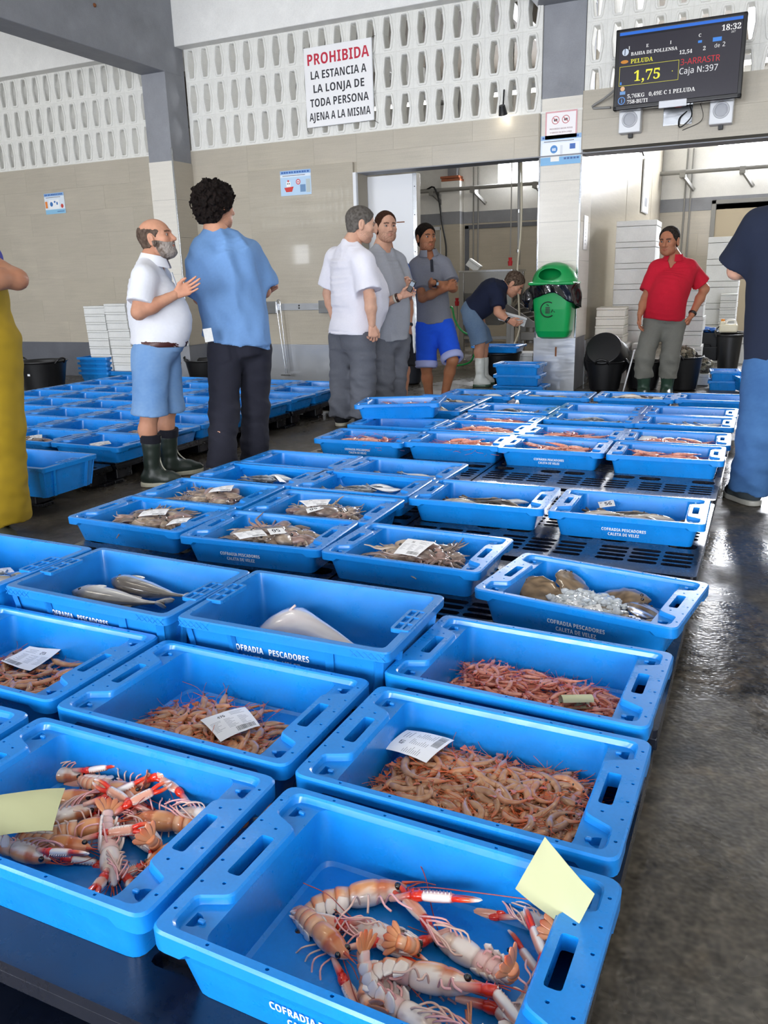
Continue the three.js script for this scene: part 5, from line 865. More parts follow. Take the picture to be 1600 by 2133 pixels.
// ---- prawns: curled, lying on their side, in a few shapes
function prawnShape(bend, L, hue, seed) {
  const R = rng(seed), pts = [], N = 13; let x = 0, z = 0, a = -bend * 0.3;
  for (let i = 0; i <= N; i++) { pts.push([x, 0, z]); const t = i / N; a += bend / N * (t < 0.32 ? 0.25 : 1.35) + (R() - 0.5) * 0.04; x -= Math.cos(a) * L / N; z += Math.sin(a) * L / N; }
  const cx = pts.reduce((s, p) => s + p[0], 0) / pts.length, cz = pts.reduce((s, p) => s + p[2], 0) / pts.length; for (const p of pts) { p[0] -= cx; p[2] -= cz; }
  const prof = [0.08, 0.45, 0.82, 1, 1.02, 0.98, 0.95, 0.9, 0.82, 0.74, 0.64, 0.52, 0.4, 0.26], W = L * 0.072;
  const [c1, c2, c3] = hue.map(lin);
  const body = spineSweep(pts, (t, i) => [W * prof[i] * (i > 4 && i % 2 ? 0.94 : 1.02) * 1.05, W * prof[i] * (i > 4 && i % 2 ? 0.93 : 1) * 0.92], 9, (t, ang, i) => { const band = i > 4 && i % 2 ? 0.42 : 0, k = clamp(0.5 + 0.9 * noise(t * 9, Math.cos(ang) * 1.5, seed * 3.1), 0, 1); let c = mix3(c1, c2, k * 0.6 + band); if (t < 0.1 || t > 0.88) c = mix3(c, c3, 0.7); return c; });
  const tail = pts[N], pre = pts[N - 1], td = norm3(sub3(tail, pre)), sd = [-td[2], 0, td[0]], fan = [-0.5, -0.18, 0.18, 0.5].map(k => blade(tail, add3(add3(tail, td, L * 0.12), sd, L * 0.12 * k), L * 0.026, L * 0.006, hue[1], hue[2]));
  const feel = [], hd = norm3(sub3(pts[0], pts[1])), hs = [-hd[2], 0, hd[0]], inner = bend >= 0 ? 1 : -1;
  for (let k = 0; k < 2; k++) { const q = 0.4 + R() * 0.9; feel.push(thin([pts[0], add3(add3(pts[0], hd, L * 0.3), hs, L * 0.1 * (k ? 1 : -1) * q), add3(add3(add3(pts[0], hd, L * 0.55), hs, L * 0.34 * (k ? 1 : -1) * q), [0, 0.004, 0])], L * 0.0055, hue[2], 7, 3)); }
  feel.push(paint(new THREE.ConeGeometry(L * 0.016, L * 0.14, 5).rotateZ(-Math.PI / 2), hue[2]).applyMatrix4(new THREE.Matrix4().makeRotationY(Math.atan2(-hd[2], hd[0]))).translate(...add3(pts[0], hd, L * 0.06)));
  const legs = []; for (let i = 2; i < 11; i++) { const p = pts[i], d = norm3(sub3(pts[i + 1], pts[i - 1])), s2 = [-d[2] * -inner, 0, d[0] * -inner].map(v => v * -1), e = add3(add3(p, s2, W * 1.9 + R() * W), d, (R() - 0.7) * W); legs.push(thin([add3(p, s2, W * 0.6), add3(add3(p, s2, W * 1.3), [0, (R() - 0.3) * W, 0]), e], L * 0.0065, i < 6 ? hue[2] : hue[1], 4, 3)); }
  return { body, fan: merge(fan), feel: merge([...feel, ...legs]), eye: add3(add3(pts[1], hs, W * 0.3), [0, W * 0.55, 0]), r: W, L };
}
function prawnProto(name, label, cat, S, mat = wetMat) {
  const t = new THREE.Group(); t.name = name; tag(t, label, cat);
  part('body', S.body, mat, t); part('tail_fan', S.fan, mat, t); const f = part('legs_and_feelers', S.feel, mat, t); f.userData.kind = 'stuff';
  const e = part('eye', new THREE.SphereGeometry(S.L * 0.022, 8, 6), eyeDark, t); e.position.set(...S.eye); t.userData.L = undefined; delete t.userData.L; t.reach = S.L; return t;
}
// drop copies into a heap whose surface is kept as a height map; a bed of uncounted ones lies under those on top
function heap(t, protos, n, inside, o) {
  const R = rng(o.seed), G = 56, H = new Float32Array(G * G), X = 0.23, Z = 0.19; t.updateMatrixWorld(true);
  const at = (x, z) => { const i = clamp(Math.round((x + X) / (2 * X) * (G - 1)), 0, G - 1), j = clamp(Math.round((z + Z) / (2 * Z) * (G - 1)), 0, G - 1); return j * G + i; };
  const out = [], bed = []; let tries = 0;
  while (out.length < n && tries++ < n * 80) {
    const x = (R() * 2 - 1) * 0.205, z = (R() * 2 - 1) * 0.162; if (!inside(x, z, R)) continue;
    const p = protos[Math.floor(R() * protos.length)], L = o.len, turn = R() * 6.283, s = 0.86 + R() * 0.28, c = Math.cos(turn), q = Math.sin(turn); let m = 0; const cells = [];
    if (Math.abs(x) + Math.abs(c) * L * 0.42 > 0.208 || Math.abs(z) + Math.abs(q) * L * 0.42 > 0.164) continue;
    for (let a = -2; a <= 2; a++) for (let b = -1; b <= 1; b++) { const k = at(x + c * a * L * 0.17 + q * b * L * 0.09, z - q * a * L * 0.17 + c * b * L * 0.09); cells.push(k); m += H[k] / 15; }
    const under = bed.length < (o.under ?? 0); if (m > (under ? o.max * 0.6 : o.max)) continue;
    const g = under ? new THREE.Object3D() : p.clone(), w = inTray(t, x, 0.008 + m + o.rad * s, z);
    g.position.copy(w); g.rotation.set((R() - 0.5) * 0.5 + (R() < 0.3 ? Math.PI : 0), turn + t.rotation.y, (R() - 0.5) * 0.35, 'YXZ'); g.scale.setScalar(s);
    for (const k of cells) H[k] = Math.max(H[k], m + o.rad * 1.25);
    if (under) { g.updateMatrix(); bed.push(g.matrix.clone()); continue; }
    g.name = numbered(p.name); g.userData = { ...p.userData }; tag(g, o.label, null, o.group); scene.add(g); out.push(g);
  }
  if (bed.length) { const b = protos[1].children[0], m = new THREE.InstancedMesh(b.geometry, b.material, bed.length); bed.forEach((q, i) => m.setMatrixAt(i, q)); m.name = numbered(protos[0].name + '_bed'); m.castShadow = m.receiveShadow = true; tag(m, o.bedLabel, protos[0].userData.category, null, 'stuff'); scene.add(m); }
  return out;
}
const BROWN = [[0xcfa27c, 0xba7c50, 0xd9652c], [0xc29a78, 0xac7450, 0xd05a26], [0xd8a076, 0xc9784a, 0xde6028]];
const prawnProtos = [[0.8, 0], [1.7, 1], [2.6, 2], [-1.4, 0], [-2.3, 1], [3.1, 2], [-3.0, 0]].map(([b, h], i) => prawnProto('prawn', 'orange-brown prawn', 'prawn', prawnShape(b, 0.115, BROWN[h], 20 + i)));
heap(T.orange, prawnProtos, 190, (x, z) => x > -0.195 + Math.max(0, -z - 0.05) * 0.8, { seed: 31, len: 0.115, rad: 0.0082, max: 0.058, under: 150, bedLabel: 'lower layer of the prawn heap in the tray labelled 477', label: 'orange-brown prawn in the heap that fills the tray with the 477 label', group: 'prawns heaped in the tray labelled 477' });
heap(T.t476, prawnProtos, 92, (x, z, R) => Math.hypot((x + 0.03) / 0.185, (z - 0.03) / 0.13) < 1 || (x > 0.06 && z > -0.1 && R() < 0.4), { seed: 47, len: 0.115, rad: 0.0082, max: 0.05, under: 60, bedLabel: 'lower layer of the loose prawn heap in the tray labelled 476', label: 'brown prawn in the loose heap of the tray with the 476 label', group: 'prawns heaped in the tray labelled 476' });
heap(T.t475, prawnProtos, 46, (x, z) => x > -0.2 && x < 0.16, { seed: 53, len: 0.115, rad: 0.0082, max: 0.024, under: 20, bedLabel: 'lower layer of loose prawns in the tray labelled 475', label: 'loose brown prawn in the tray with the 475 label at the left edge', group: 'prawns scattered in the tray labelled 475' });
const PINK = [[0xeba88e, 0xde8468, 0xe06042], [0xe59c80, 0xd4745a, 0xd8543a]];
const pinkProtos = [[0.8, 0], [1.8, 1], [-1.2, 0], [-2.0, 1]].map(([b, h], i) => prawnProto('shrimp', 'small pink shrimp', 'shrimp', prawnShape(b, 0.074, PINK[h], 60 + i)));
heap(T.pink, pinkProtos, 225, (x, z) => z > -0.14 + Math.max(0, x) * 0.15, { seed: 71, len: 0.074, rad: 0.006, max: 0.042, under: 200, bedLabel: 'lower layer of the pink shrimps in the tray with the rolled note', label: 'small pink shrimp in the packed tray with the rolled yellow note', group: 'pink shrimps in the tray with the rolled note' });

// ---- langoustines
const LG = { orange: 0xe8a26c, pale: 0xf0d6c0, white: 0xf4ece6, red: 0xe02c0e, pink: 0xefb0ae, deep: 0xc64a22 };
const langCache = new Map();
function once(k, f) { if (!langCache.has(k)) langCache.set(k, f()); return langCache.get(k); }
function langoustine(label, o) {
  const t = new THREE.Group(); t.name = numbered('langoustine'); scene.add(t); tag(t, label, 'langoustine', o.group);
  const c1 = lin(LG.orange), c2 = lin(LG.pale), cw = lin(LG.white), cr = lin(LG.deep);
  const car = once('car', () => {
    const xs = [0, 0.004, 0.01, 0.018, 0.026, 0.034, 0.0395, 0.042, 0.0445, 0.05, 0.056, 0.062, 0.068, 0.0735, 0.079], wa = [0.0115, 0.0148, 0.0166, 0.0176, 0.018, 0.0178, 0.0168, 0.0156, 0.0164, 0.0156, 0.014, 0.012, 0.0095, 0.0065, 0.0025], hb = [0.012, 0.0152, 0.0166, 0.0174, 0.0176, 0.0172, 0.016, 0.0148, 0.0156, 0.0148, 0.0132, 0.0112, 0.009, 0.0062, 0.0025];
    const rings = xs.map((x, i) => ({ c: [x, 0.006 * x / 0.079, 0], u: new THREE.Vector3(0, 0, 1), v: new THREE.Vector3(0, 1, 0), a: wa[i], b: hb[i] }));
    const g = [sweep(rings, 28, true, (q, ang, i) => { const s = Math.sin(ang), X = xs[i], n = 0.3 * noise(X * 90, ang * 2, 2) + 0.25 * noise(X * 260, ang * 6, 5), k = smooth(0.45, -0.15, s + n); let c = mix3(c1, c2, k); if (X > 0.036 && X < 0.052) c = mix3(c, lin(0xc4562a), 0.75 * smooth(-0.45, 0.15, s + n * 0.6)); if (X < 0.012) c = mix3(c, lin(0xd07a48), 0.4); if (X > 0.054) c = mix3(c, lin(0xd2683c), 0.5 * smooth(-0.2, 0.5, s)); if (X < 0.038 || X > 0.05) c = mix3(c, cw, 0.8 * smooth(0.3, -0.2, s + n * 0.4)); if (n > 0.22) c = mix3(c, lin(0x9a6a4c), 0.35); return c; }), paint(new THREE.ConeGeometry(0.0032, 0.03, 6).rotateZ(-Math.PI / 2).translate(0.088, 0.011, 0), LG.deep)];
    for (const s of [-1, 1]) for (const x of [0.05, 0.058, 0.066]) g.push(paint(new THREE.ConeGeometry(0.0014, 0.007, 5).rotateZ(-0.9).translate(x, 0.0145 - (x - 0.05) * 0.28, s * 0.006), LG.pale));
    return merge(g);
  });
  part('carapace', car, wetMat, t);
  // tail: six overlapping rings that curl under, each with a pointed white flap on both sides
  let p = [0, 0, 0], a = 0; const dC = (o.curl ?? 1.2) / 6;
  for (let i = 0; i < 6; i++) {
    const L = 0.0165 - i * 0.0006, wdt = 0.0165 - i * 0.0013, hgt = 0.0135 - i * 0.0011, key = 'seg' + i;
    const g = once(key, () => {
      const rings = [0, 0.5, 0.9, 1.12].map((q, k) => ({ c: [-q * L, 0, 0], u: new THREE.Vector3(0, 0, 1), v: new THREE.Vector3(0, 1, 0), a: wdt * [0.93, 1, 1.03, 0.93][k], b: hgt * [0.93, 1, 1.04, 0.94][k] }));
      const l = [sweep(rings, 16, true, (q, ang) => { const s = Math.sin(ang); let c = mix3(mix3(c1, c2, 0.3), cw, 0.8 * smooth(0.25, -0.35, s)); if (q > 0.62 && s > -0.3) c = mix3(c, lin(0xe67a34), 0.75); if (s < -0.65) c = mix3(c, lin(LG.pink), 0.55); return c; })];
      if (i < 5) for (const s of [-1, 1]) l.push(spineSweep([[-L * 0.45, hgt * 0.1, s * wdt * 1.0], [-L * 0.55, -hgt * 0.5, s * wdt * 1.09], [-L * 0.68, -hgt * 1.05, s * wdt * 1.14], [-L * 0.85, -hgt * 1.5, s * wdt * 1.14]], (q, k) => [L * [0.4, 0.55, 0.42, 0.05][k], 0.0022], 8, q => mix3(mix3(c2, cw, 0.6), cw, q), [0, 0, 1]));
      return merge(l);
    });
    const m = part('tail_segment', g, wetMat, t); m.position.set(...p); m.rotation.z = a;
    p = add3(p, [-Math.cos(a) * L, -Math.sin(a) * L, 0]); a += dC * (i < 1 ? 0.5 : 1.1);
  }
  const fan = part('tail_fan', once('fan', () => merge([blade([0, 0, 0], [-0.027, 0, 0], 0.007, 0.0018, LG.orange, LG.deep), ...[-1, 1].flatMap(s => [blade([0, 0, s * 0.004], [-0.026, -0.001, s * 0.013], 0.0065, 0.0014, LG.orange, 0xd8805a), blade([0.002, -0.001, s * 0.006], [-0.02, -0.003, s * 0.024], 0.006, 0.0014, LG.orange, 0xd8805a)])])), wetMat, t); fan.position.set(...p); fan.rotation.z = a; fan.userData.kind = 'stuff';
  for (const s of [-1, 1]) { const e = part('eye', once('eye', () => new THREE.SphereGeometry(0.0052, 10, 8)), eyeDark, t); e.position.set(0.0665, 0.0085, s * 0.0085); }
  // walking legs and the small pink ones under the tail
  const R = rng(o.seed || 3), fold = o.fold ?? 0;
  for (const s of [-1, 1]) for (let i = 0; i < 4; i++) {
    const x = 0.048 - i * 0.011, f = mix(0.6, -0.55, i / 3) + (R() - 0.5) * 0.4, z1 = mix(0.036, 0.014, fold), y1 = mix(-0.006, -0.026, fold) + R() * 0.006, z2 = mix(0.052, 0.004, fold);
    part('leg', merge([thin([[x, -0.011, s * 0.009], ...(fold > 0.5 ? [[x + 0.01, -0.0185, s * (0.013 + R() * 0.004)], [x + 0.024 + R() * 0.01, -0.022 - R() * 0.003, s * (0.006 + R() * 0.006)], [x + 0.044 + R() * 0.012, -0.0165 - R() * 0.006, s * (-0.004 + R() * 0.012)]] : [[x + f * 0.012, y1 + 0.004, s * z1], [x + f * 0.026, y1 - 0.006, s * (z1 + z2) * 0.52], [x + f * 0.05, mix(-0.0165, -0.024, fold), s * z2]])], 0.0016, i < 2 ? LG.pink : 0xe6c0b0, 10, 5)]), wetMat, t);
  }
  if (o.swim !== 0) for (let i = 0; i < 3; i++) for (const s of [-1, 1]) { const ax = -0.008 - i * 0.015; part('swimmeret', thin([[ax, -0.0115 + 0, s * 0.007], [ax - 0.004, -0.017, s * 0.011], [ax - 0.012, -0.019, s * 0.012]], 0.0018, LG.pink, 6, 5), wetMat, t); }
  // feelers
  for (const s of [-1, 1]) { const q = (0.05 + R() * 0.07) * (o.ant ?? 1), w = R() * 0.05 * (o.ant ?? 1); part('antenna', thin([[0.074, 0.002, s * 0.006], [0.1, 0.006, s * (0.012 + w * 0.3)], [0.11 + q * 0.4, 0.0, s * (0.02 + w)], [0.12 + q, -0.012, s * (0.02 + w * 2) + (R() - 0.5) * 0.05]], 0.0008, 0xa83226, 16, 4), wetMat, t); part('antennule', thin([[0.08, 0.004, s * 0.003], [0.1, 0.01, s * 0.006], [0.118, 0.006, s * 0.011]], 0.0007, LG.deep, 8, 4), wetMat, t); }
  // long claws: arm, red wrist, banded palm with a row of bumps, two fingers (one moves)
  (o.claws || [[0.25, 0.05], [-0.25, -0.05]]).forEach((cl, n) => {
    const s = n ? -1 : 1, d1 = [Math.cos(cl[0]), 0, Math.sin(cl[0])], d2 = [Math.cos(cl[1]), (cl[2] ?? -0.08), Math.sin(cl[1])], q0 = cl[4] ?? o.cs ?? 1, A = [0.055, -0.006, s * 0.012], Bp = add3(add3(A, d1, 0.032 * q0), [0, 0.003, 0]), C = add3(Bp, d1, 0.015), D = add3(C, norm3(d2), 0.047 * mix(0.35, 1, q0)), up = [0, 1, 0], side = norm3(cross3(norm3(d2), up));
    const wt = lin(LG.white), rd = lin(LG.red), pk = lin(0xeabfae);
    const g = [spineSweep([A, lerp3(A, Bp, 0.4), Bp], (q, i) => [[0.0042, 0.0052, 0.006][i], [0.004, 0.005, 0.006][i]], 9, q => mix3(pk, rd, q > 0.7 ? 1 : 0.15)), spineSweep([Bp, lerp3(Bp, C, 0.5), C, add3(C, norm3(d2), 0.004)], (q, i) => [[0.0058, 0.0083, 0.008, 0.0062][i], [0.0054, 0.0075, 0.0072, 0.0058][i]], 10, () => rd),
      spineSweep([0, 0.12, 0.35, 0.7, 0.9, 1].map(q => lerp3(C, D, q)), (q, i) => [[0.0056, 0.0084, 0.0096, 0.0094, 0.0088, 0.0068][i], [0.0048, 0.0066, 0.0073, 0.007, 0.0063, 0.005][i]], 12, (q, ang) => { const e = Math.abs(Math.sin(ang)); let c = mix3(wt, lin(0xd97a48), smooth(0.6, 0.92, e) * 0.8); if (q < 0.12) c = rd; if (q > 0.82) c = mix3(c, rd, 0.85); return c; })];
    for (let i = 1; i < 9; i++) for (const e of [-1, 1]) { const q = lerp3(C, D, i / 9); g.push(paint(new THREE.ConeGeometry(0.0013, 0.0036, 5).translate(0, 0.0063, 0), 0xf0dccb).rotateX(e * 0.5).translate(...add3(add3(q, side, e * 0.0035), [0, 0.0005, 0]))); }
    for (let i = 0; i < 4; i++) g.push(paint(new THREE.ConeGeometry(0.0015, 0.005, 5), LG.red).translate(...add3(add3(lerp3(Bp, C, i / 3.2), [0, 0.0075, 0]), side, (i % 2 - 0.5) * 0.006)));
    const cm = part('claw', merge(g), wetMat, t), op = cl[3] ?? 0.12;
    for (const e of [-1, 1]) { const fd = norm3(add3(norm3(d2), side, e * op)), P0 = add3(D, side, e * 0.0032); part('finger', spineSweep([P0, add3(add3(P0, fd, 0.012), side, e * 0.0012), add3(P0, fd, 0.024), add3(add3(P0, fd, 0.035), side, -e * 0.0035), add3(add3(P0, fd, 0.038), side, -e * 0.0055)], (q, i) => [[0.0046, 0.0044, 0.0036, 0.0021, 0.0006][i], [0.0043, 0.004, 0.0033, 0.002, 0.0006][i]], 8, q => q < 0.3 ? rd : q > 0.62 ? wt : lin(0xd86a3c)), wetMat, cm); }
  });
  if (o.eggs) { const R2 = rng(9), g = []; for (let i = 0; i < 70; i++) g.push(new THREE.IcosahedronGeometry(0.0024 + R2() * 0.001, 0).translate(-0.012 - R2() * 0.04, -0.014 - R2() * 0.008, (R2() - 0.5) * 0.02)); const e = part('egg_mass', merge(g), std(0x10201c, 0.3, { clearcoat: 0.8 }), t, 'dark green egg mass under the tail'); e.userData.kind = 'stuff'; }
  // place: middle of the body at o.at, head towards o.to, rolled about its length
  const s = o.s ?? 1, A = V(o.at), Bv = V(o.to), h = Math.atan2(-(Bv.z - A.z), Bv.x - A.x);
  t.rotation.set(o.roll ?? 0, h, o.pitch ?? 0, 'YZX'); t.scale.setScalar(s);
  const len = Math.hypot(Bv.x - A.x, Bv.z - A.z), k = o.shift ?? (0.075 * s);
  t.position.set(Bv.x - Math.cos(h) * k, o.at[1], Bv.z + Math.sin(h) * k); return lit(t);
}
// ---- fish
function fishGeo(L, dp, wd, top, flank, bell, o = {}) {
  const N = 13, pts = [], prof = o.prof || [0.1, 0.5, 0.74, 0.9, 0.98, 1, 0.96, 0.88, 0.76, 0.6, 0.44, 0.3, 0.22, 0.19], bend = o.bend ?? 0.2; let x = L / 2, z = 0, a = bend * -0.5;
  for (let i = 0; i <= N; i++) { pts.push([x, 0, z]); a += bend / N; x -= Math.cos(a) * L * 0.86 / N; z += Math.sin(a) * L * 0.86 / N; }
  const T1 = lin(top), F1 = lin(flank), B1 = lin(bell);
  const body = spineSweep(pts, (t, i) => [wd * 0.5 * prof[i] * (i > 10 ? 0.8 : 1), dp * 0.5 * prof[i]], 14, (t, ang, i) => { const s = Math.sin(ang), n = 0.35 * noise(t * 14, ang * 2, o.seed || 1) + (o.spots ? 0.7 * Math.max(0, noise(t * 30, ang * 4, 5)) : 0); let c = s + n > 0.15 ? mix3(F1, T1, smooth(0.15, 0.75, s + n)) : mix3(F1, B1, smooth(0.1, -0.5, s + n)); return c; });
  const tail = pts[N], td = norm3(sub3(tail, pts[N - 1])), fk = o.fork ?? 0.7, fins = [blade(tail, add3(add3(tail, td, L * 0.15), [0, dp * 0.42 * fk + 0.004, 0]), L * 0.028, L * 0.006, flank, top), blade(tail, add3(add3(tail, td, L * 0.15), [0, -dp * 0.42 * fk - 0.004, 0]), L * 0.028, L * 0.006, flank, top), blade(tail, add3(tail, td, L * 0.09), L * 0.03, L * 0.005, flank, top)];
  const on = (i, y, z = 0) => add3(pts[i], [0, y, z]), dor = [blade(on(4, dp * 0.44), on(7, dp * 0.5), L * 0.004, dp * 0.1, top, top), blade(on(8, dp * 0.34), on(10, dp * 0.3), L * 0.004, dp * 0.08, top, top), blade(on(7, -dp * 0.42), on(10, -dp * 0.26), L * 0.004, dp * 0.07, bell, flank)];
  const pec = [-1, 1].map(s => blade(on(3, -dp * 0.14, s * wd * 0.44), on(5, -dp * 0.24, s * wd * 0.48), L * 0.012, L * 0.002, flank, flank));
  return { body, tail: merge(fins), fin: merge([...dor, ...pec]), L, dp, wd };
}
function fishProto(name, label, cat, G, mat = wetFish) {
  const t = new THREE.Group(); t.name = name; tag(t, label, cat);
  part('body', G.body, mat, t); part('tail_fin', G.tail, wetFin, t).userData.kind = 'stuff'; part('fins', G.fin, wetFin, t).userData.kind = 'stuff';
  for (const s of [-1, 1]) { const e = part('eye', new THREE.SphereGeometry(Math.max(0.0025, G.dp * 0.075), 8, 6), eyeDark, t); e.position.set(G.L * 0.395, G.dp * 0.08, s * G.wd * 0.27); }
  return t;
}
function strewn(t, protos, n, o) { // fish laid roughly side by side
  const R = rng(o.seed), out = [];
  for (let i = 0; i < n; i++) {
    const p = protos[Math.floor(R() * protos.length)], g = p.clone(); g.name = numbered(p.name); g.userData = { ...p.userData }; tag(g, o.label, null, o.group);
    const x = (o.x ?? 0) + (R() * 2 - 1) * (o.w ?? 0.15), z = (o.z ?? 0.02) + (R() * 2 - 1) * (o.d ?? 0.12), lay = i / n;
    g.position.copy(inTray(t, x, 0.012 + o.rad + lay * (o.high ?? 0.03) * (1 - Math.hypot(x / 0.26, z / 0.22) * 0.6), z));
    g.rotation.set((o.flat ? 0 : Math.PI / 2) * (R() < 0.5 ? 1 : -1) + (R() - 0.5) * 0.5, (o.turn ?? 0) + (R() - 0.5) * (o.fan ?? 0.9) + (R() < 0.35 ? Math.PI : 0), (R() - 0.5) * (o.pitch ?? 0.18), 'YXZ'); g.scale.setScalar(0.85 + R() * 0.3); scene.add(g); out.push(g);
  }
  return out;
}

// ---- langoustines of the nearest tray, one by one (positions measured on the tray floor)
const FY = PT + 0.024;
const L = (label, a, b, o) => langoustine(label, { at: [a[0], (o.y ?? FY), a[2]], to: b, ...o });
L('largest langoustine at the back of the nearest tray, back up, claws stretched right', [-0.573, 0.2, -0.993], [-0.473, 0.2, -1.05], { s: 1.25, curl: 1.5, roll: -0.62, claws: [[0.54, 0.55], [0.75, 0.62]], seed: 4 });
L('langoustine below the largest one, tail up left, claws reaching towards the viewer', [-0.595, 0.2, -0.934], [-0.497, 0.2, -0.885], { s: 1.05, curl: 1.1, roll: 0.2, claws: [[0.27, 0.17], [-0.9, -0.37]], seed: 5 });
L('langoustine on its back with dark eggs under its curled tail, nearest tray', [-0.446, 0.205, -0.948], [-0.52, 0.205, -0.951], { s: 1.0, curl: 3.4, roll: 2.4, fold: 0.7, eggs: 1, claws: [[-0.15, 0.16], [0.5, 0.1]], seed: 6 });
L('langoustine belly up with a tangle of pink legs in the middle of the nearest tray', [-0.321, 0.205, -0.965], [-0.393, 0.205, -0.987], { s: 1.12, curl: 1.7, roll: 2.75, fold: 0.75, claws: [[-0.43, -0.24, 0.02], [0.9, 1.2, 0.02]], seed: 7 });
L('langoustine under the standing yellow note, pale belly showing, claws pointing left', [-0.243, 0.205, -1.069], [-0.295, 0.205, -1.091], { s: 0.95, ant: 0.4, curl: 2.8, roll: 2.5, fold: 0.6, claws: [[0.5, 0.28], [0.8, 0.5]], seed: 8 });
L('langoustine at the right handle, tail towards the viewer, one claw raised along the floor', [-0.222, 0.205, -0.904], [-0.218, 0.205, -0.96], { s: 1.1, ant: 0.3, curl: 2.6, roll: 1.7, fold: 0.5, claws: [[0.15, 0.1, -1.3], [-0.1, 0.0, -0.8]], seed: 9 });
L('thick curled langoustine at the front of the nearest tray, white underside turned up', [-0.381, 0.212, -0.888], [-0.297, 0.212, -0.894], { s: 1.25, ant: 0.4, curl: 2.9, roll: -1.35, fold: 0.5, claws: [[0.1, 0.1, -0.8], [-0.1, 0.0, -0.6]], seed: 10, y: FY + 0.012 });
L('langoustine at the very bottom of the picture, pink legs up, head to the right', [-0.372, 0.205, -0.831], [-0.299, 0.205, -0.817], { s: 1.15, ant: 0.3, curl: 1.4, roll: 2.6, fold: 0.7, claws: [[0.3, 0.2], [-0.2, 0.1]], seed: 11 });
// ---- and of the tray to its left
const M2 = [
  ['langoustine with dark eggs in the far left corner of the left langoustine tray', 2.5, 1.1, 1], ['pink-bellied langoustine touching the back wall of the left langoustine tray', 2.3, 1.2, 0],
  ['langoustine lying on its side below the back wall, claws pointing right', 1.1, 0.8, 0], ['langoustine with a bright eye half under the yellow note', 0.15, 0.6, 0],
  ['langoustine belly up right beside the yellow note', 2.5, 1.5, 0], ['langoustine lying along the middle of the left tray, back edge serrated white', 0.9, 0.9, 0],
  ['langoustine belly up in the middle with its tail bent towards the handle', 2.7, 1.9, 0], ['langoustine on its side with its head left, near the right end', -0.9, 0.9, 0],
  ['rosy langoustine beside the handle pocket at the back', 2.6, 1.0, 0], ['dark langoustine pushed into the back right corner pocket', 0.4, 0.8, 0],
  ['slender orange langoustine lying along the handle bulge', 0.1, 0.15, 0], ['langoustine pointing at the viewer, claws held together', 2.7, 0.6, 0],
  ['langoustine squeezed into the front right corner', 1.1, 2.6, 0], ['langoustine below the yellow note, lying on its side', 1.0, 1.0, 0],
  ['langoustine at the left edge with one thick red elbow', 2.3, 0.6, 0]];
const M2P = [[-1.343, 0.2, -1.06], [-1.245, 0.2, -1.106], [-1.117, 0.2, -1.118], [-1.214, 0.2, -1.115], [-1.166, 0.2, -1.065], [-1.059, 0.2, -1.079], [-1.236, 0.2, -1.004], [-1.162, 0.2, -1.047], [-1.169, 0.2, -0.959], [-1.137, 0.2, -1.021], [-1.115, 0.2, -0.93], [-1.043, 0.2, -0.99], [-0.923, 0.2, -0.967], [-1.047, 0.2, -1.013], [-0.942, 0.2, -1.041], [-1.028, 0.2, -1.021], [-0.896, 0.2, -1.068], [-0.958, 0.2, -1.066], [-0.869, 0.2, -1.128], [-0.915, 0.2, -1.109], [-0.889, 0.2, -1.025], [-0.911, 0.2, -0.913], [-1.027, 0.2, -0.942], [-0.937, 0.2, -0.863], [-0.872, 0.2, -0.861], [-0.904, 0.2, -0.927], [-1.144, 0.2, -0.893], [-1.047, 0.2, -0.919], [-1.189, 0.2, -0.851], [-1.093, 0.2, -0.867]];
M2.forEach((m, i) => { const R = rng(100 + i); L(m[0], M2P[2 * i], M2P[2 * i + 1], { s: i === 12 ? 0.72 : 0.98 + R() * 0.12, ant: 0.45, roll: m[1], curl: m[2], eggs: m[3], fold: m[1] > 1.5 ? 0.7 : 0.3, claws: [[0.15 + R() * 0.4, R() * 0.5], [-0.15 - R() * 0.4, -R() * 0.5]], seed: 200 + i, cs: i === 11 || i === 12 || i === 10 ? 0.3 : 1, y: FY + (i % 3) * 0.007, swim: m[1] > 1.5 ? 1 : 0 }); });
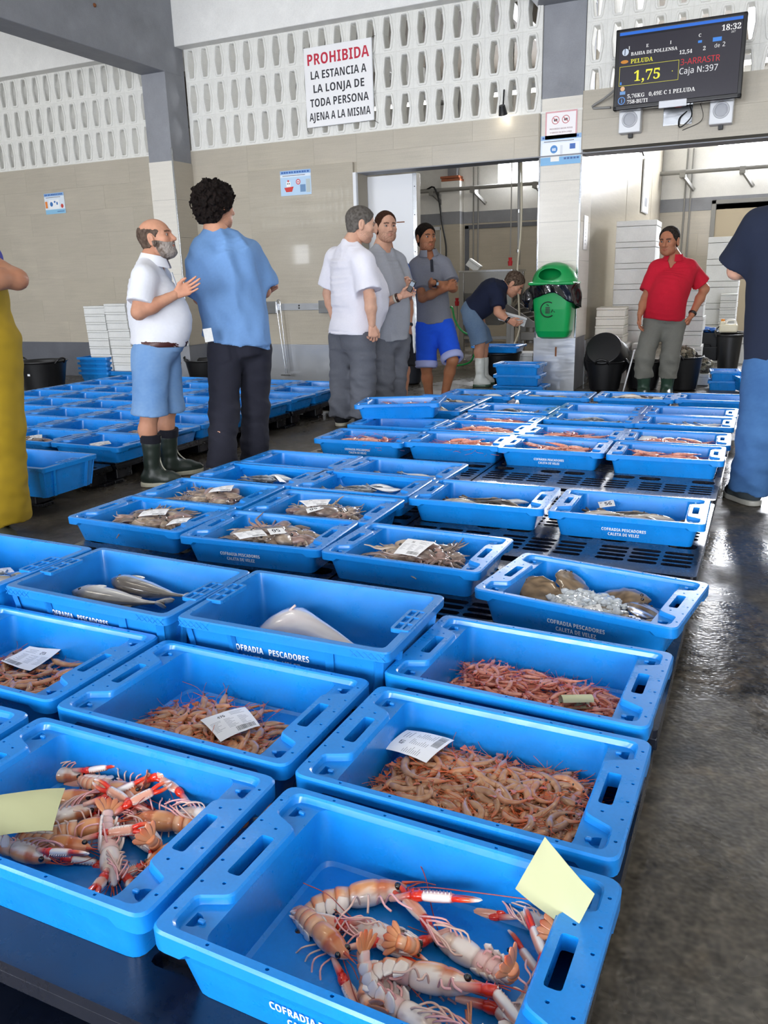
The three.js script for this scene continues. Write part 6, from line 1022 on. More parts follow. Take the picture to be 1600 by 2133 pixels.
// ---- big fish of the deep boxes
{
  const hakeG = fishGeo(0.37, 0.088, 0.066, 0x5c554e, 0xd6d4d0, 0xf6f4f3, { bend: 0.22, fork: 0.5, prof: [0.2, 0.62, 0.9, 1, 0.98, 0.95, 0.9, 0.82, 0.7, 0.56, 0.42, 0.29, 0.2, 0.16] }), a = fishProto('hake', '', 'fish', hakeG), spots = [[-0.04, 0.03, 0.05, 1.4, 'silvery hake lying across the deep box, dark back towards the viewer'], [0.02, -0.05, -0.12, 0.95, 'pale hake lying behind the other one in the deep box']];
  spots.forEach(([x, z, turn, roll, label], i) => { const g = a.clone(); g.name = numbered('hake'); g.userData = { label, category: 'fish' }; g.position.copy(inTray(T.hake, x - 0.02, 0.115 + i * 0.014, z - 0.045)); g.rotation.set(-roll - 0.35, Math.PI + turn, 0.0, 'YXZ'); scene.add(g); });
  // monkfish, belly up: broad flat head, fleshy fins, tapering tail
  const t = thing('monkfish', 'pale monkfish lying belly up in the deep box', 'fish'), w1 = lin(0xe9e4e4), w2 = lin(0xd2b3ac), dk = lin(0x3a2a26);
  t.position.copy(inTray(T.monk, -0.06, 0.075, -0.03)); t.rotation.y = 2.99;
  const rr = [[0.05, 0.014], [0.074, 0.032], [0.08, 0.045], [0.07, 0.05], [0.054, 0.046], [0.044, 0.04], [0.037, 0.034], [0.03, 0.028], [0.023, 0.021], [0.016, 0.014], [0.009, 0.008]];
  part('body', spineSweep(rr.map((r, i) => [0.125 - i * 0.034, r[1] * 0.75, Math.sin(i * 0.4) * 0.006]), (q, i) => [rr[i][0] * 0.92, rr[i][1] * 0.8], 20, (q, ang) => mix3(mix3(w1, w2, clamp(0.5 * noise(q * 9, ang * 1.5, 3) + 0.1 + Math.max(0, q - 0.75), 0, 1)), dk, Math.sin(ang) < -0.6 ? 0.5 : 0)), wetFish, t);
  part('pectoral_fin', blade([0.03, 0.025, -0.055], [-0.03, 0.02, -0.085], 0.018, 0.006, 0xe0d6d4, 0xc9b4ae), wetFin, t);
  part('belly_fin', blade([0.055, 0.06, 0.005], [0.025, 0.088, 0.012], 0.01, 0.004, 0xe8dedc, 0xdcc4be), wetFin, t);
  part('tail_fin', blade([-0.19, 0.01, 0], [-0.265, 0.012, 0.01], 0.02, 0.005, 0xc99f92, 0x3a2622), wetFin, t);
  // grey fish at the left edge
  const br = fishProto('bream', '', 'fish', fishGeo(0.21, 0.075, 0.038, 0x56606a, 0xa4a9ae, 0xdcdcdc, { bend: 0.15, fork: 0.9, seed: 5 }));
  for (let i = 0; i < 7; i++) { const R = rng(300 + i), g = br.clone(); g.name = numbered('bream'); g.userData = { label: 'grey silvery fish piled in the deep box at the left edge', category: 'fish', group: 'grey fish in the deep box at the left edge' }; g.position.copy(inTray(T.bream, 0.02 + R() * 0.16, 0.05 + i * 0.012, -0.05 + R() * 0.1)); g.rotation.set(1.4 + R() * 0.4, R() * 1.0 - 0.3 + (i % 2 ? 3.14 : 0), 0, 'YXZ'); scene.add(g); }
}
// ---- flatfish on ice
const ice = std(0xe6ecef, 0.12, { transmission: 0.35, thickness: 0.02, ior: 1.31, clearcoat: 1, clearcoatRoughness: 0.1 });
function iceHeap(name, label, t, n, cx, cz, w, d, y, seed) {
  const R = rng(seed), base = new THREE.IcosahedronGeometry(0.013, 1), p = base.attributes.position; for (let i = 0; i < p.count; i++) { const k = 1 + 0.35 * noise(p.getX(i) * 130, p.getY(i) * 130, p.getZ(i) * 130); p.setXYZ(i, p.getX(i) * k * 1.25, p.getY(i) * k * 0.62, p.getZ(i) * k); } const g = mergeVertices(base); g.computeVertexNormals();
  const m = new THREE.InstancedMesh(g, ice, n), M4 = new THREE.Matrix4(), q = new THREE.Quaternion(), e = new THREE.Euler(); m.name = numbered(name); tag(m, label, 'ice', null, 'stuff');
  for (let i = 0; i < n; i++) { const a = R() * 6.283, r = Math.sqrt(R()), x = cx + Math.cos(a) * r * w, z = cz + Math.sin(a) * r * d; e.set((R() - 0.5) * 1.2, R() * 6, (R() - 0.5) * 1.2); q.setFromEuler(e); const s = 0.6 + R() * 0.7; M4.compose(inTray(t, x, y + R() * 0.02 * (1 - r * 0.7), z), q, new THREE.Vector3(s, s, s)); m.setMatrixAt(i, M4); }
  m.castShadow = m.receiveShadow = true; scene.add(m); return m;
}
{
  const shape = (seed, L = 0.2) => { const C1 = lin(0x5c4a35), C2 = lin(0x92785a), C3 = lin(0x3a2f24), g = []; const N = 14, prof = i => Math.sin(Math.PI * Math.pow(i / N, 0.75)) * 0.95 + 0.05;
    g.push(spineSweep(Array.from({ length: N + 1 }, (_, i) => [L * (0.5 - i / N), 0.004 * Math.sin(i * 0.5), 0]), (q, i) => [L * (0.29 + 0.022 * Math.sin(i * 2.6 + seed)) * prof(i), (0.01 + 0.002 * Math.sin(i * 1.7 + seed)) * Math.sqrt(prof(i))], 26, (q, ang) => { const e = Math.abs(Math.cos(ang)), n = noise(q * 12, Math.cos(ang) * 5, seed); let c = mix3(C1, C2, clamp(0.5 + n + 0.7 * noise(q * 40, Math.cos(ang) * 16, seed), 0, 1)); if (e > 0.86) c = mix3(c, C3, 0.6); if (Math.sin(ang) < -0.2) c = lin(0xcabfae); return c; }));
    return { body: g[0], tail: merge([-0.5, -0.17, 0.17, 0.5].map(k => blade([-L * 0.47, 0, k * 0.01], [-L * 0.66, 0, k * L * 0.2], L * 0.04, 0.0015, 0x8d7656, 0x6a563e))) }; };
  const mk = (label, t, x, y, z, turn, rx, rz, s, seed) => { const S = shape(seed), f = thing('flatfish', label, 'fish'); part('body', S.body, wetMat, f); part('tail_fin', S.tail, wetFin, f).userData.kind = 'stuff'; for (const e of [-1, 1]) { const q = part('eye', new THREE.SphereGeometry(0.005, 8, 6), eyeDark, f); q.position.set(0.075, 0.011, e * 0.011); } f.position.copy(inTray(t, x, y, z)); f.rotation.set(rx, turn, rz, 'YXZ'); f.scale.setScalar(s); };
  mk('brown flatfish curled up against the left end of its tray', T.flat, -0.15, 0.062, 0.0, 2.7, -0.42, 0.16, 1.05, 3); mk('brown flatfish with its head raised behind the ice', T.flat, -0.08, 0.07, -0.075, 2.2, 0.3, 0.3, 1.0, 5);
  mk('mottled flatfish lying under the ice at the back of the tray', T.flat, 0.05, 0.055, -0.075, 0.2, 0.2, 0.05, 1.1, 7); mk('flatfish along the front of the tray, tail fin upright at the right end', T.flat, 0.07, 0.055, 0.075, 3.0, -0.12, -0.1, 1.2, 9); mk('flatfish at the right end of the tray, pressed against the wall', T.flat, 0.155, 0.062, -0.01, 1.45, 0.25, -0.2, 0.9, 11);
  mk('flatfish half covered by ice in the middle of its tray', T.flat, -0.07, 0.045, 0.07, 0.4, -0.1, 0.05, 1.1, 13);
  iceHeap('crushed_ice', 'crushed ice between the brown flatfish', T.flat, 170, 0.0, 0.015, 0.12, 0.085, 0.062, 41);
}
// ---- octopus trays
function octopusProto(seed, tone) {
  const R = rng(seed), t = new THREE.Group(); t.name = 'octopus'; const c1 = lin(tone[0]), c2 = lin(tone[1]), c3 = lin(0xd8c4b4);
  const col = (x, y, z) => { const n = clamp(0.5 + 0.9 * noise(x * 55, y * 55, z * 55 + seed) + 0.6 * noise(x * 210, y * 210, z * 210), 0, 1); return mix3(mix3(c1, c2, n), c3, y < -0.004 ? 0.6 : 0.0); };
  const m = new THREE.SphereGeometry(0.034, 20, 14); m.scale(1.45, 0.52, 0.9); const p = m.attributes.position; for (let i = 0; i < p.count; i++) { const k = 1 + 0.1 * noise(p.getX(i) * 45, p.getY(i) * 45, p.getZ(i) * 45); p.setXYZ(i, p.getX(i) * k - 0.03, p.getY(i) * k + 0.004, p.getZ(i) * k); } m.computeVertexNormals(); paintBy(m, col); part('mantle', m, wetMat, t);
  const h = new THREE.SphereGeometry(0.02, 14, 10); h.scale(1, 0.85, 1); h.translate(0.018, 0.004, 0); paintBy(h, col); part('head', h, wetMat, t);
  for (const s of [-1, 1]) { const e = part('eye', new THREE.SphereGeometry(0.005, 8, 6), eyeDark, t); e.position.set(0.018, 0.016, s * 0.013); }
  for (let i = 0; i < 8; i++) { const a = (i - 3.5) * 0.32 + (R() - 0.5) * 0.2, q = 0.5 + R() * 0.8, w = (R() - 0.5) * 0.08, pts = []; let x = 0.025, z = Math.sin(a) * 0.012, d = a; for (let k = 0; k < 7; k++) { pts.push([x, 0.004 * Math.sin(k * 1.4 + i) - k * 0.001, z]); x += Math.cos(d) * 0.016 * q; z += Math.sin(d) * 0.016 * q; d += w * 6 + (R() - 0.5) * 0.5; } part('arm', spineSweep(pts, (u, k) => [0.0085 * (1 - k / 7.2), 0.0075 * (1 - k / 7.2)], 7, (u, ang) => Math.sin(ang) < -0.4 ? c3 : mix3(c1, c2, 0.5 + 0.5 * noise(u * 9, ang, i))), wetMat, t); }
  return t;
}
const octP = [[0x6a584c, 0xae9885], [0x574842, 0x8f7c70], [0x86735f, 0xbfab96], [0x6f5650, 0xab8a7e]].map((c, i) => octopusProto(400 + i, c));
[['octR', 'in the tray beside the bare pallet slots', 15], ['octM', 'in the tray with lettering and a dark 56 card', 16], ['octL', 'in the leftmost tray of the nearest octopus row', 14], ['octBL', 'in the left tray of the second octopus row', 14], ['octBR', 'in the second octopus row, tray with the white 56 card', 14]].forEach(([k, where, n], ti) => {
  const R = rng(500 + ti), t = T[k]; n = Math.round(n * 1.35);
  for (let i = 0; i < n; i++) { const pr = octP[Math.floor(R() * 4)], g = pr.clone(); g.name = numbered('octopus'); g.userData = { label: 'small brown octopus heaped ' + where, category: 'octopus', group: 'octopus heaped ' + where }; const a = i / n * 6.283 + R(), r = 0.3 + 0.6 * R(); g.position.copy(inTray(t, Math.cos(a) * r * 0.155, 0.066 + R() * 0.03 * (1.2 - r), Math.sin(a) * r * 0.082 - 0.008)); g.rotation.set((R() - 0.5) * 0.6, R() * 6.28, (R() - 0.5) * 0.5, 'YXZ'); const s = 0.95 + R() * 0.35; g.scale.set(s, s * 1.1, s); scene.add(g); }
});
// ---- small fish and red prawns farther off
const silver = [0, 1, 2].map(i => fishProto('small_fish', '', 'fish', fishGeo(0.19, 0.034, 0.022, 0x3c434c, 0xaab0b6, 0xe6e6e6, { bend: [0.2, -0.35, 0.5][i], seed: i, fork: 0.8 })));
const dark = [0, 1].map(i => fishProto('dark_fish', '', 'fish', fishGeo(0.22, 0.042, 0.03, 0x3b342e, 0x7d7266, 0xcfc6ba, { bend: [0.3, -0.4][i], seed: 6 + i, spots: 1, fork: 0.5 })));
const RED = [[0xe6a290, 0xd9826c, 0xcf5a44], [0xecb8a8, 0xe08e78, 0xd2604a]];
const redP = [[0.7, 0], [1.6, 1], [-1.0, 0]].map(([b, h], i) => prawnProto('red_prawn', '', 'prawn', prawnShape(b, 0.16, RED[h], 80 + i)));
const spread = (key, protos, n, what, o) => strewn(T[key], protos, n < 4 ? n : Math.round(n * 1.5), { label: what, group: what, seed: 600 + key.charCodeAt(0) * 7 + key.charCodeAt(1) * 3, rad: 0.034, ...o });
spread('f6L', silver, 12, 'small silver fish in the tray behind the left octopus tray', { w: 0.1, x: 0.02, high: 0.05 }); spread('f6M', silver, 14, 'small silver fish in the tray left of the lone tray of dark fish', { w: 0.13, high: 0.05 });
spread('fishM', dark, 10, 'dark slim fish in the lone tray on the bare pallet', { w: 0.13, fan: 0.7, high: 0.045 }); spread('fishM', silver.slice(0, 2), 3, 'white-bellied fish among the dark ones in the lone tray', { w: 0.08, high: 0.06, x: 0.05, seed: 911 });
spread('fishR', dark, 9, 'speckled fish with raised tails on ice in the tray with the 56 card', { w: 0.13, d: 0.07, fan: 1.3, pitch: 0.6, high: 0.05 }); iceHeap('crushed_ice', 'crushed ice under the speckled fish with the 56 card', T.fishR, 80, 0.03, 0.03, 0.12, 0.1, 0.05, 43);
spread('e7R', silver, 10, 'silver fish with tails up in the tray behind the small silver fish', { w: 0.12, fan: 1.2, pitch: 1.0, high: 0.04 }); spread('e7L', silver.slice(0, 1), 1, 'single fish left in the nearly empty tray by the black jeans', { w: 0.01, x: 0.13, z: 0.08, seed: 5 });
[['a1', 'left end tray of the nearest red row', 16], ['a2', 'second tray of the nearest red row', 22], ['a3', 'third tray of the nearest red row', 20], ['a4', 'right end tray of the nearest red row', 11], ['b2', 'second tray of the second red row', 14], ['b3', 'third tray of the second red row', 14], ['b4', 'right end tray of the second red row', 9], ['c1', 'tray under the tilted one', 14], ['tilt', 'tilted tray', 5]].forEach(([k, w, n]) => spread(k, redP, n, 'red prawn with long feelers in the ' + w, { w: 0.15, d: 0.09, high: 0.05, rad: 0.05, fan: 2.6, flat: 1 }));
[['c2', silver, 10, 'thin silver fish in the second tray from the right, middle row'], ['c3', silver, 11, 'silver fish on ice in the right tray of the middle row'], ['d1', dark, 8, 'dark fish in the far left tray of the central block'], ['d2', silver, 12, 'white fish in the tray two rows from the far end'], ['d3', dark, 3, 'scrap of fish in the nearly bare tray, third from the left'], ['d4', dark, 3, 'scrap of fish in the nearly bare tray at the right end'], ['e1', dark, 10, 'dark fish in the tray by the bare legs'], ['e2', dark, 10, 'small dark fish in the second tray of the far row'], ['e3', dark, 9, 'fish lying on white paper in the third tray of the far row'], ['e5', silver, 10, 'silver fish in the left end tray of the far row']].forEach(([k, p, n, w]) => spread(k, p, n, w, { w: 0.16, d: 0.11, rad: n < 5 ? 0.02 : 0.058, high: k === 'e3' ? 0.05 : 0.03 }));
iceHeap('crushed_ice', 'crushed ice in the right tray of the middle row', T.c3, 40, 0.03, 0.02, 0.14, 0.1, 0.045, 44);
// left block: a few fish in many of its trays
[[0, redP, 1, 'lone red prawn'], [1, octP, 5, 'octopus in a near tray'], [5, octP, 6, 'octopus under a white label'], [6, silver, 3, 'silver fish'], [7, silver, 5, 'silver fish'], [11, silver, 4, 'big silver fish'], [12, silver, 3, 'silver fish'], [10, dark, 1, 'single dark fish'], [16, dark, 4, 'small dark fish'], [15, silver, 3, 'small fish'], [17, redP, 3, 'red fish'], [18, redP, 4, 'red fish'], [20, silver, 6, 'thin silver fish'], [22, silver, 4, 'silver fish'], [23, redP, 6, 'red prawn'], [25, silver, 7, 'silver fish'], [27, dark, 4, 'dark fish'], [30, redP, 8, 'red prawn'], [31, dark, 6, 'dark fish'], [32, dark, 7, 'dark fish'], [35, dark, 9, 'dark fish'], [36, dark, 10, 'dark fish'], [37, dark, 11, 'dark fish']].forEach(([k, p, n, w], i) => { const q = LB[k], side = ['beside the aisle', 'second from the aisle', 'third from the aisle', 'fourth from the aisle', 'farthest from the aisle'][k % 5], row = ['nearest', 'second', 'third', 'fourth', 'fifth', 'sixth', 'seventh', 'farthest'][Math.floor(k / 5)]; const lab = `${w} in the left block, ${row} row, tray ${side}`; strewn(q, p, n, { label: lab, group: lab, seed: 700 + i, rad: 0.018, w: 0.15, d: 0.1, high: 0.05, fan: 1.5, flat: p === redP ? 1 : 0, x: k === 0 ? 0.1 : 0 }).forEach(o => { if (p === octP) { o.rotation.x = 0.1; o.userData.category = 'octopus'; o.position.y += 0.02; } }); });

// ---------------------------------------------------------------- slips of paper
function sheet(name, label, cat, corners, tex, o = {}) { // four corners: far left, far right, near right, near left; slightly bowed, with thickness
  const n = 8, top = [], pos = [], uv = [], idx = [], c = corners.map(p => V(p)), nor = c[1].clone().sub(c[0]).cross(c[3].clone().sub(c[0])).normalize().multiplyScalar(-1), th = 0.0006;
  for (const s of [0, 1]) for (let j = 0; j <= n; j++) for (let i = 0; i <= n; i++) { const u = i / n, v = j / n, p = c[0].clone().lerp(c[1], u).lerp(c[3].clone().lerp(c[2], u), v), k = (o.bow ?? 0.006) * (4 * u * (1 - u) * (o.along ?? 0.5) + 4 * v * (1 - v) * (1 - (o.along ?? 0.5))) + 0.0015 * noise(u * 3, v * 3, o.seed || 1) - s * th; pos.push(p.x + nor.x * k, p.y + nor.y * k, p.z + nor.z * k); uv.push(u, 1 - v); }
  const N = (n + 1) * (n + 1); for (const s of [0, 1]) for (let j = 0; j < n; j++) for (let i = 0; i < n; i++) { const a = s * N + j * (n + 1) + i, b = a + 1, d = a + n + 1, e = d + 1; s ? idx.push(a, b, e, a, e, d) : idx.push(a, e, b, a, d, e); }
  const edge = []; for (let i = 0; i < n; i++) edge.push([i, i + 1]); for (let j = 0; j < n; j++) edge.push([j * (n + 1) + n, (j + 1) * (n + 1) + n]); for (let i = n; i > 0; i--) edge.push([n * (n + 1) + i, n * (n + 1) + i - 1]); for (let j = n; j > 0; j--) edge.push([j * (n + 1), (j - 1) * (n + 1)]);
  for (const [a, b] of edge) idx.push(a, b, b + N, a, b + N, a + N);
  const g = new THREE.BufferGeometry(); g.setAttribute('position', new THREE.Float32BufferAttribute(pos, 3)); g.setAttribute('uv', new THREE.Float32BufferAttribute(uv, 2)); g.setIndex(idx); g.computeVertexNormals();
  const ctr = new THREE.Vector3(); c.forEach(p => ctr.addScaledVector(p, 0.25)); g.translate(-ctr.x, -ctr.y, -ctr.z);
  const m = part(name, g, std(o.color ?? 0xffffff, o.rough ?? 0.7, tex ? { map: tex } : {}), scene); m.position.copy(ctr); return tag(m, label, cat, o.group);
}
const labelTex = num => canvasTex(512, 320, (x, w, h) => { x.fillStyle = '#f4f4f6'; x.fillRect(0, 0, w, h); x.fillStyle = '#222'; x.font = 'bold 52px sans-serif'; x.textBaseline = 'middle'; x.fillText(num, 150, 70); x.font = '15px sans-serif'; const r = rng(num.charCodeAt(num.length - 1)); x.fillStyle = '#6a6a74'; for (let i = 0; i < 9; i++) for (let j = 0; j < 3; j++) { let q = ''; for (let k = 0; k < 5 + r() * 8; k++) q += 'aeinorstl'[Math.floor(r() * 9)]; x.fillRect(30 + j * 160, 120 + i * 14, 50 + r() * 80, 3); } x.fillRect(300, 40, 150, 4); x.fillRect(300, 60, 120, 4); x.fillRect(300, 80, 160, 4); x.fillStyle = '#222'; let X = 250; while (X < 480) { const b = 2 + Math.floor(r() * 5); x.fillRect(X, 250, b, 50); X += b + 2 + Math.floor(r() * 5); } });
const cardTex = canvasTex(256, 160, (x, w, h) => { x.fillStyle = '#f6f6f6'; x.fillRect(0, 0, w, h); x.fillStyle = '#111'; x.font = 'bold 110px sans-serif'; x.textBaseline = 'middle'; x.fillText('56', 90, 84); x.font = 'bold 36px sans-serif'; x.fillText('Nº', 22, 50); });
const cardDark = canvasTex(256, 160, (x, w, h) => { x.fillStyle = '#f2f2f2'; x.fillRect(0, 0, w, h); x.fillStyle = '#14161c'; x.font = 'bold 118px sans-serif'; x.textBaseline = 'middle'; x.fillText('56', 70, 84); });
const plain = labelTex('56');
sheet('paper_label', 'white paper label printed 477 on the orange-brown prawns', 'label', [[-0.665, 0.222, -1.388], [-0.647, 0.225, -1.473], [-0.537, 0.222, -1.477], [-0.562, 0.222, -1.375]], labelTex('477'), { bow: 0.008 });
sheet('paper_label', 'white paper label printed 476 on the loose heap of brown prawns', 'label', [[-1.117, 0.215, -1.344], [-1.052, 0.218, -1.432], [-0.973, 0.215, -1.376], [-1.019, 0.214, -1.287]], labelTex('476'), { bow: 0.008 });
sheet('paper_label', 'white paper label printed 475 in the tray at the left edge', 'label', [[-1.75, 0.2, -1.535], [-1.848, 0.202, -1.512], [-1.853, 0.2, -1.415], [-1.727, 0.198, -1.402]], labelTex('475'), { bow: 0.006 });
const yellow = 0xb6b88e;
sheet('yellow_note', 'pale yellow note standing against the corner of the nearest tray', 'note', [[-0.231, 0.385, -1.031], [-0.144, 0.37, -0.959], [-0.175, 0.262, -0.994], [-0.278, 0.268, -1.041]], null, { color: yellow, bow: 0.003, along: 1 });
sheet('yellow_note', 'pale yellow note lying on the langoustines of the left tray', 'note', [[-1.244, 0.272, -0.89], [-1.139, 0.272, -0.961], [-1.077, 0.26, -0.868], [-1.167, 0.26, -0.81]], null, { color: yellow, bow: 0.008 });
{ const g = new THREE.CylinderGeometry(0.017, 0.017, 0.075, 18, 1, true, 0.4, 5.4); const t = part('yellow_note', mergeGeometries([g, new THREE.CylinderGeometry(0.0155, 0.0155, 0.075, 18, 1, true, 0.4, 5.4).toNonIndexed()].map(q => q.index ? q.toNonIndexed() : q)), std(0xd8d8ae, 0.7), scene); t.position.set(...[-0.327, 0.225, -1.738]); t.rotation.set(0, 0.55, 1.5, 'YXZ'); tag(t, 'rolled pale yellow note on the pink shrimps', 'note'); }
sheet('number_card', 'white card printed 56 on the ice between the flatfish', 'number card', [[-0.383, 0.232, -2.343], [-0.351, 0.23, -2.258], [-0.404, 0.23, -2.207], [-0.435, 0.232, -2.29]], cardTex, { bow: 0.002 });
sheet('paper_label', 'small white label on the ice beside the 56 card', 'label', [[-0.481, 0.235, -2.338], [-0.429, 0.235, -2.342], [-0.427, 0.23, -2.263], [-0.478, 0.23, -2.263]], plain, { bow: 0.003 });
sheet('number_card', 'white card printed 56 on the speckled fish', 'number card', [[-0.603, 0.235, -3.494], [-0.543, 0.24, -3.539], [-0.519, 0.24, -3.439], [-0.577, 0.235, -3.405]], cardTex, { bow: 0.002 });
sheet('number_card', 'white card printed 56 upside down in the middle octopus tray', 'number card', [[-1.594, 0.274, -2.522], [-1.639, 0.274, -2.48], [-1.694, 0.274, -2.539], [-1.647, 0.274, -2.576]], cardDark, { bow: 0.002 });
sheet('number_card', 'white card printed 56 upside down in the second octopus row', 'number card', [[-1.626, 0.274, -2.877], [-1.655, 0.274, -2.789], [-1.696, 0.274, -2.844], [-1.651, 0.274, -2.908]], cardTex, { bow: 0.002 });
[['on the octopus beside the bare pallet slots', [[-1.131, 0.274, -2.616], [-1.023, 0.274, -2.607], [-1.028, 0.269, -2.451], [-1.118, 0.269, -2.456]]], ['in the middle octopus tray below the upside-down card', [[-1.797, 0.269, -2.458], [-1.713, 0.272, -2.532], [-1.653, 0.269, -2.479], [-1.734, 0.266, -2.414]]], ['across the leftmost octopus tray', [[-2.352, 0.269, -2.598], [-2.259, 0.272, -2.652], [-2.22, 0.27, -2.579], [-2.319, 0.267, -2.524]]], ['at the right of the leftmost octopus tray', [[-2.141, 0.269, -2.528], [-2.081, 0.272, -2.576], [-2.066, 0.269, -2.519], [-2.122, 0.266, -2.459]]], ['on the octopus in the left tray of the second row', [[-2.292, 0.274, -3.021], [-2.23, 0.276, -3.093], [-2.183, 0.274, -3.001], [-2.27, 0.272, -2.942]]], ['on the octopus behind the second-row 56 card', [[-1.793, 0.274, -2.949], [-1.665, 0.276, -3.012], [-1.639, 0.274, -2.929], [-1.709, 0.272, -2.879]]], ['white slip standing on small silver fish', [[-2.214, 0.25, -3.421], [-2.173, 0.25, -3.402], [-2.106, 0.235, -3.36], [-2.155, 0.23, -3.375]]], ['on white paper over red prawns at the right end', [[-0.635, 0.235, -5.119], [-0.547, 0.24, -5.086], [-0.524, 0.235, -4.992], [-0.644, 0.232, -4.987]]], ['on the monkfish box floor', [[-1.093, 0.19, -1.859], [-1.027, 0.19, -1.906], [-0.983, 0.19, -1.882], [-1.054, 0.19, -1.841]]], ['on the grey fish at the left edge', [[-2.392, 0.25, -1.846], [-2.349, 0.25, -1.894], [-2.284, 0.245, -1.86], [-2.334, 0.24, -1.81]]], ['on the octopus of the left block beside the boots', [[-4.009, 0.2, -3.979], [-3.965, 0.2, -4.114], [-3.87, 0.2, -4.039], [-3.898, 0.198, -3.907]]], ['white wrapper round octopus behind the yellow overalls', [[-4.66, 0.2, -4.084], [-4.592, 0.205, -4.134], [-4.45, 0.2, -4], [-4.545, 0.198, -3.963]]]].forEach(([w, c], i) => sheet('paper_label', (w.startsWith('white') ? '' : 'white paper label ') + w, 'label', c, i === 6 || i === 7 ? null : plain, { bow: 0.005, seed: i }));
sheet('white_paper', 'sheet of white paper under the fish of the far row', 'paper', [inTray(T.e3, -0.19, 0.09, -0.12).toArray(), inTray(T.e3, 0.2, 0.09, -0.12).toArray(), inTray(T.e3, 0.2, 0.088, 0.13).toArray(), inTray(T.e3, -0.19, 0.088, 0.13).toArray()], null, { bow: 0.01, color: 0xf0f0ee });

// ---------------------------------------------------------------- signs, screen, posters
function board(name, label, cat, w, h, th, tex, pos, rot, parentMat) {
  const t = thing(name, label, cat, pos); t.rotation.set(...(rot || [0, 0, 0]));
  part('panel', rbox(-w / 2, -h / 2, -th, w / 2, h / 2, 0, Math.min(0.004, th / 2)), parentMat || M.doorLeaf, t);
  const f = new THREE.PlaneGeometry(w * 0.99, h * 0.99); f.translate(0, 0, 0.0012); part('print', f, std(0xffffff, 0.45, { map: tex }), t); return t;
}
const signTex = canvasTex(1024, 990, (x, w, h) => {
  x.fillStyle = '#f1f0ef'; x.fillRect(0, 0, w, h); x.textAlign = 'center'; x.textBaseline = 'middle';
  const line = (s, y, px, c, fit) => { x.save(); x.translate(w / 2, y); x.font = 'bold ' + px + 'px sans-serif'; x.scale(fit * w / x.measureText(s).width, 1); x.fillStyle = c; x.fillText(s, 0, 0); x.restore(); };
  line('PROHIBIDA', 150, 190, '#c2203a', 0.93); line('LA ESTANCIA A', 345, 140, '#26262c', 0.84); line('LA LONJA DE', 515, 140, '#26262c', 0.78); line('TODA PERSONA', 690, 140, '#26262c', 0.88); line('AJENA A LA MISMA', 865, 140, '#26262c', 0.92);
  const r = rng(8); x.fillStyle = 'rgba(120,110,100,0.25)'; for (let i = 0; i < 60; i++) x.fillRect(r() * w, r() * h, 1 + r() * 5, 1 + r() * 5);
});
const sign = board('prohibition_sign', 'large white sign reading PROHIBIDA in red hung on the pierced blocks', 'sign', 0.83, 0.8, 0.018, signTex, [-4.49, 3.263, WZ + 0.05], [0, 0, 0.008]);
for (const [x, y] of [[-0.4, 0.39], [0.4, 0.39], [-0.4, -0.39], [0.4, -0.39]]) part('wire', tube([[x, y, 0], [x * 1.06, y * 1.05, -0.02], [x * 1.1, y * 1.1, -0.08]], 0.0025, 6, 5), M.black, sign);
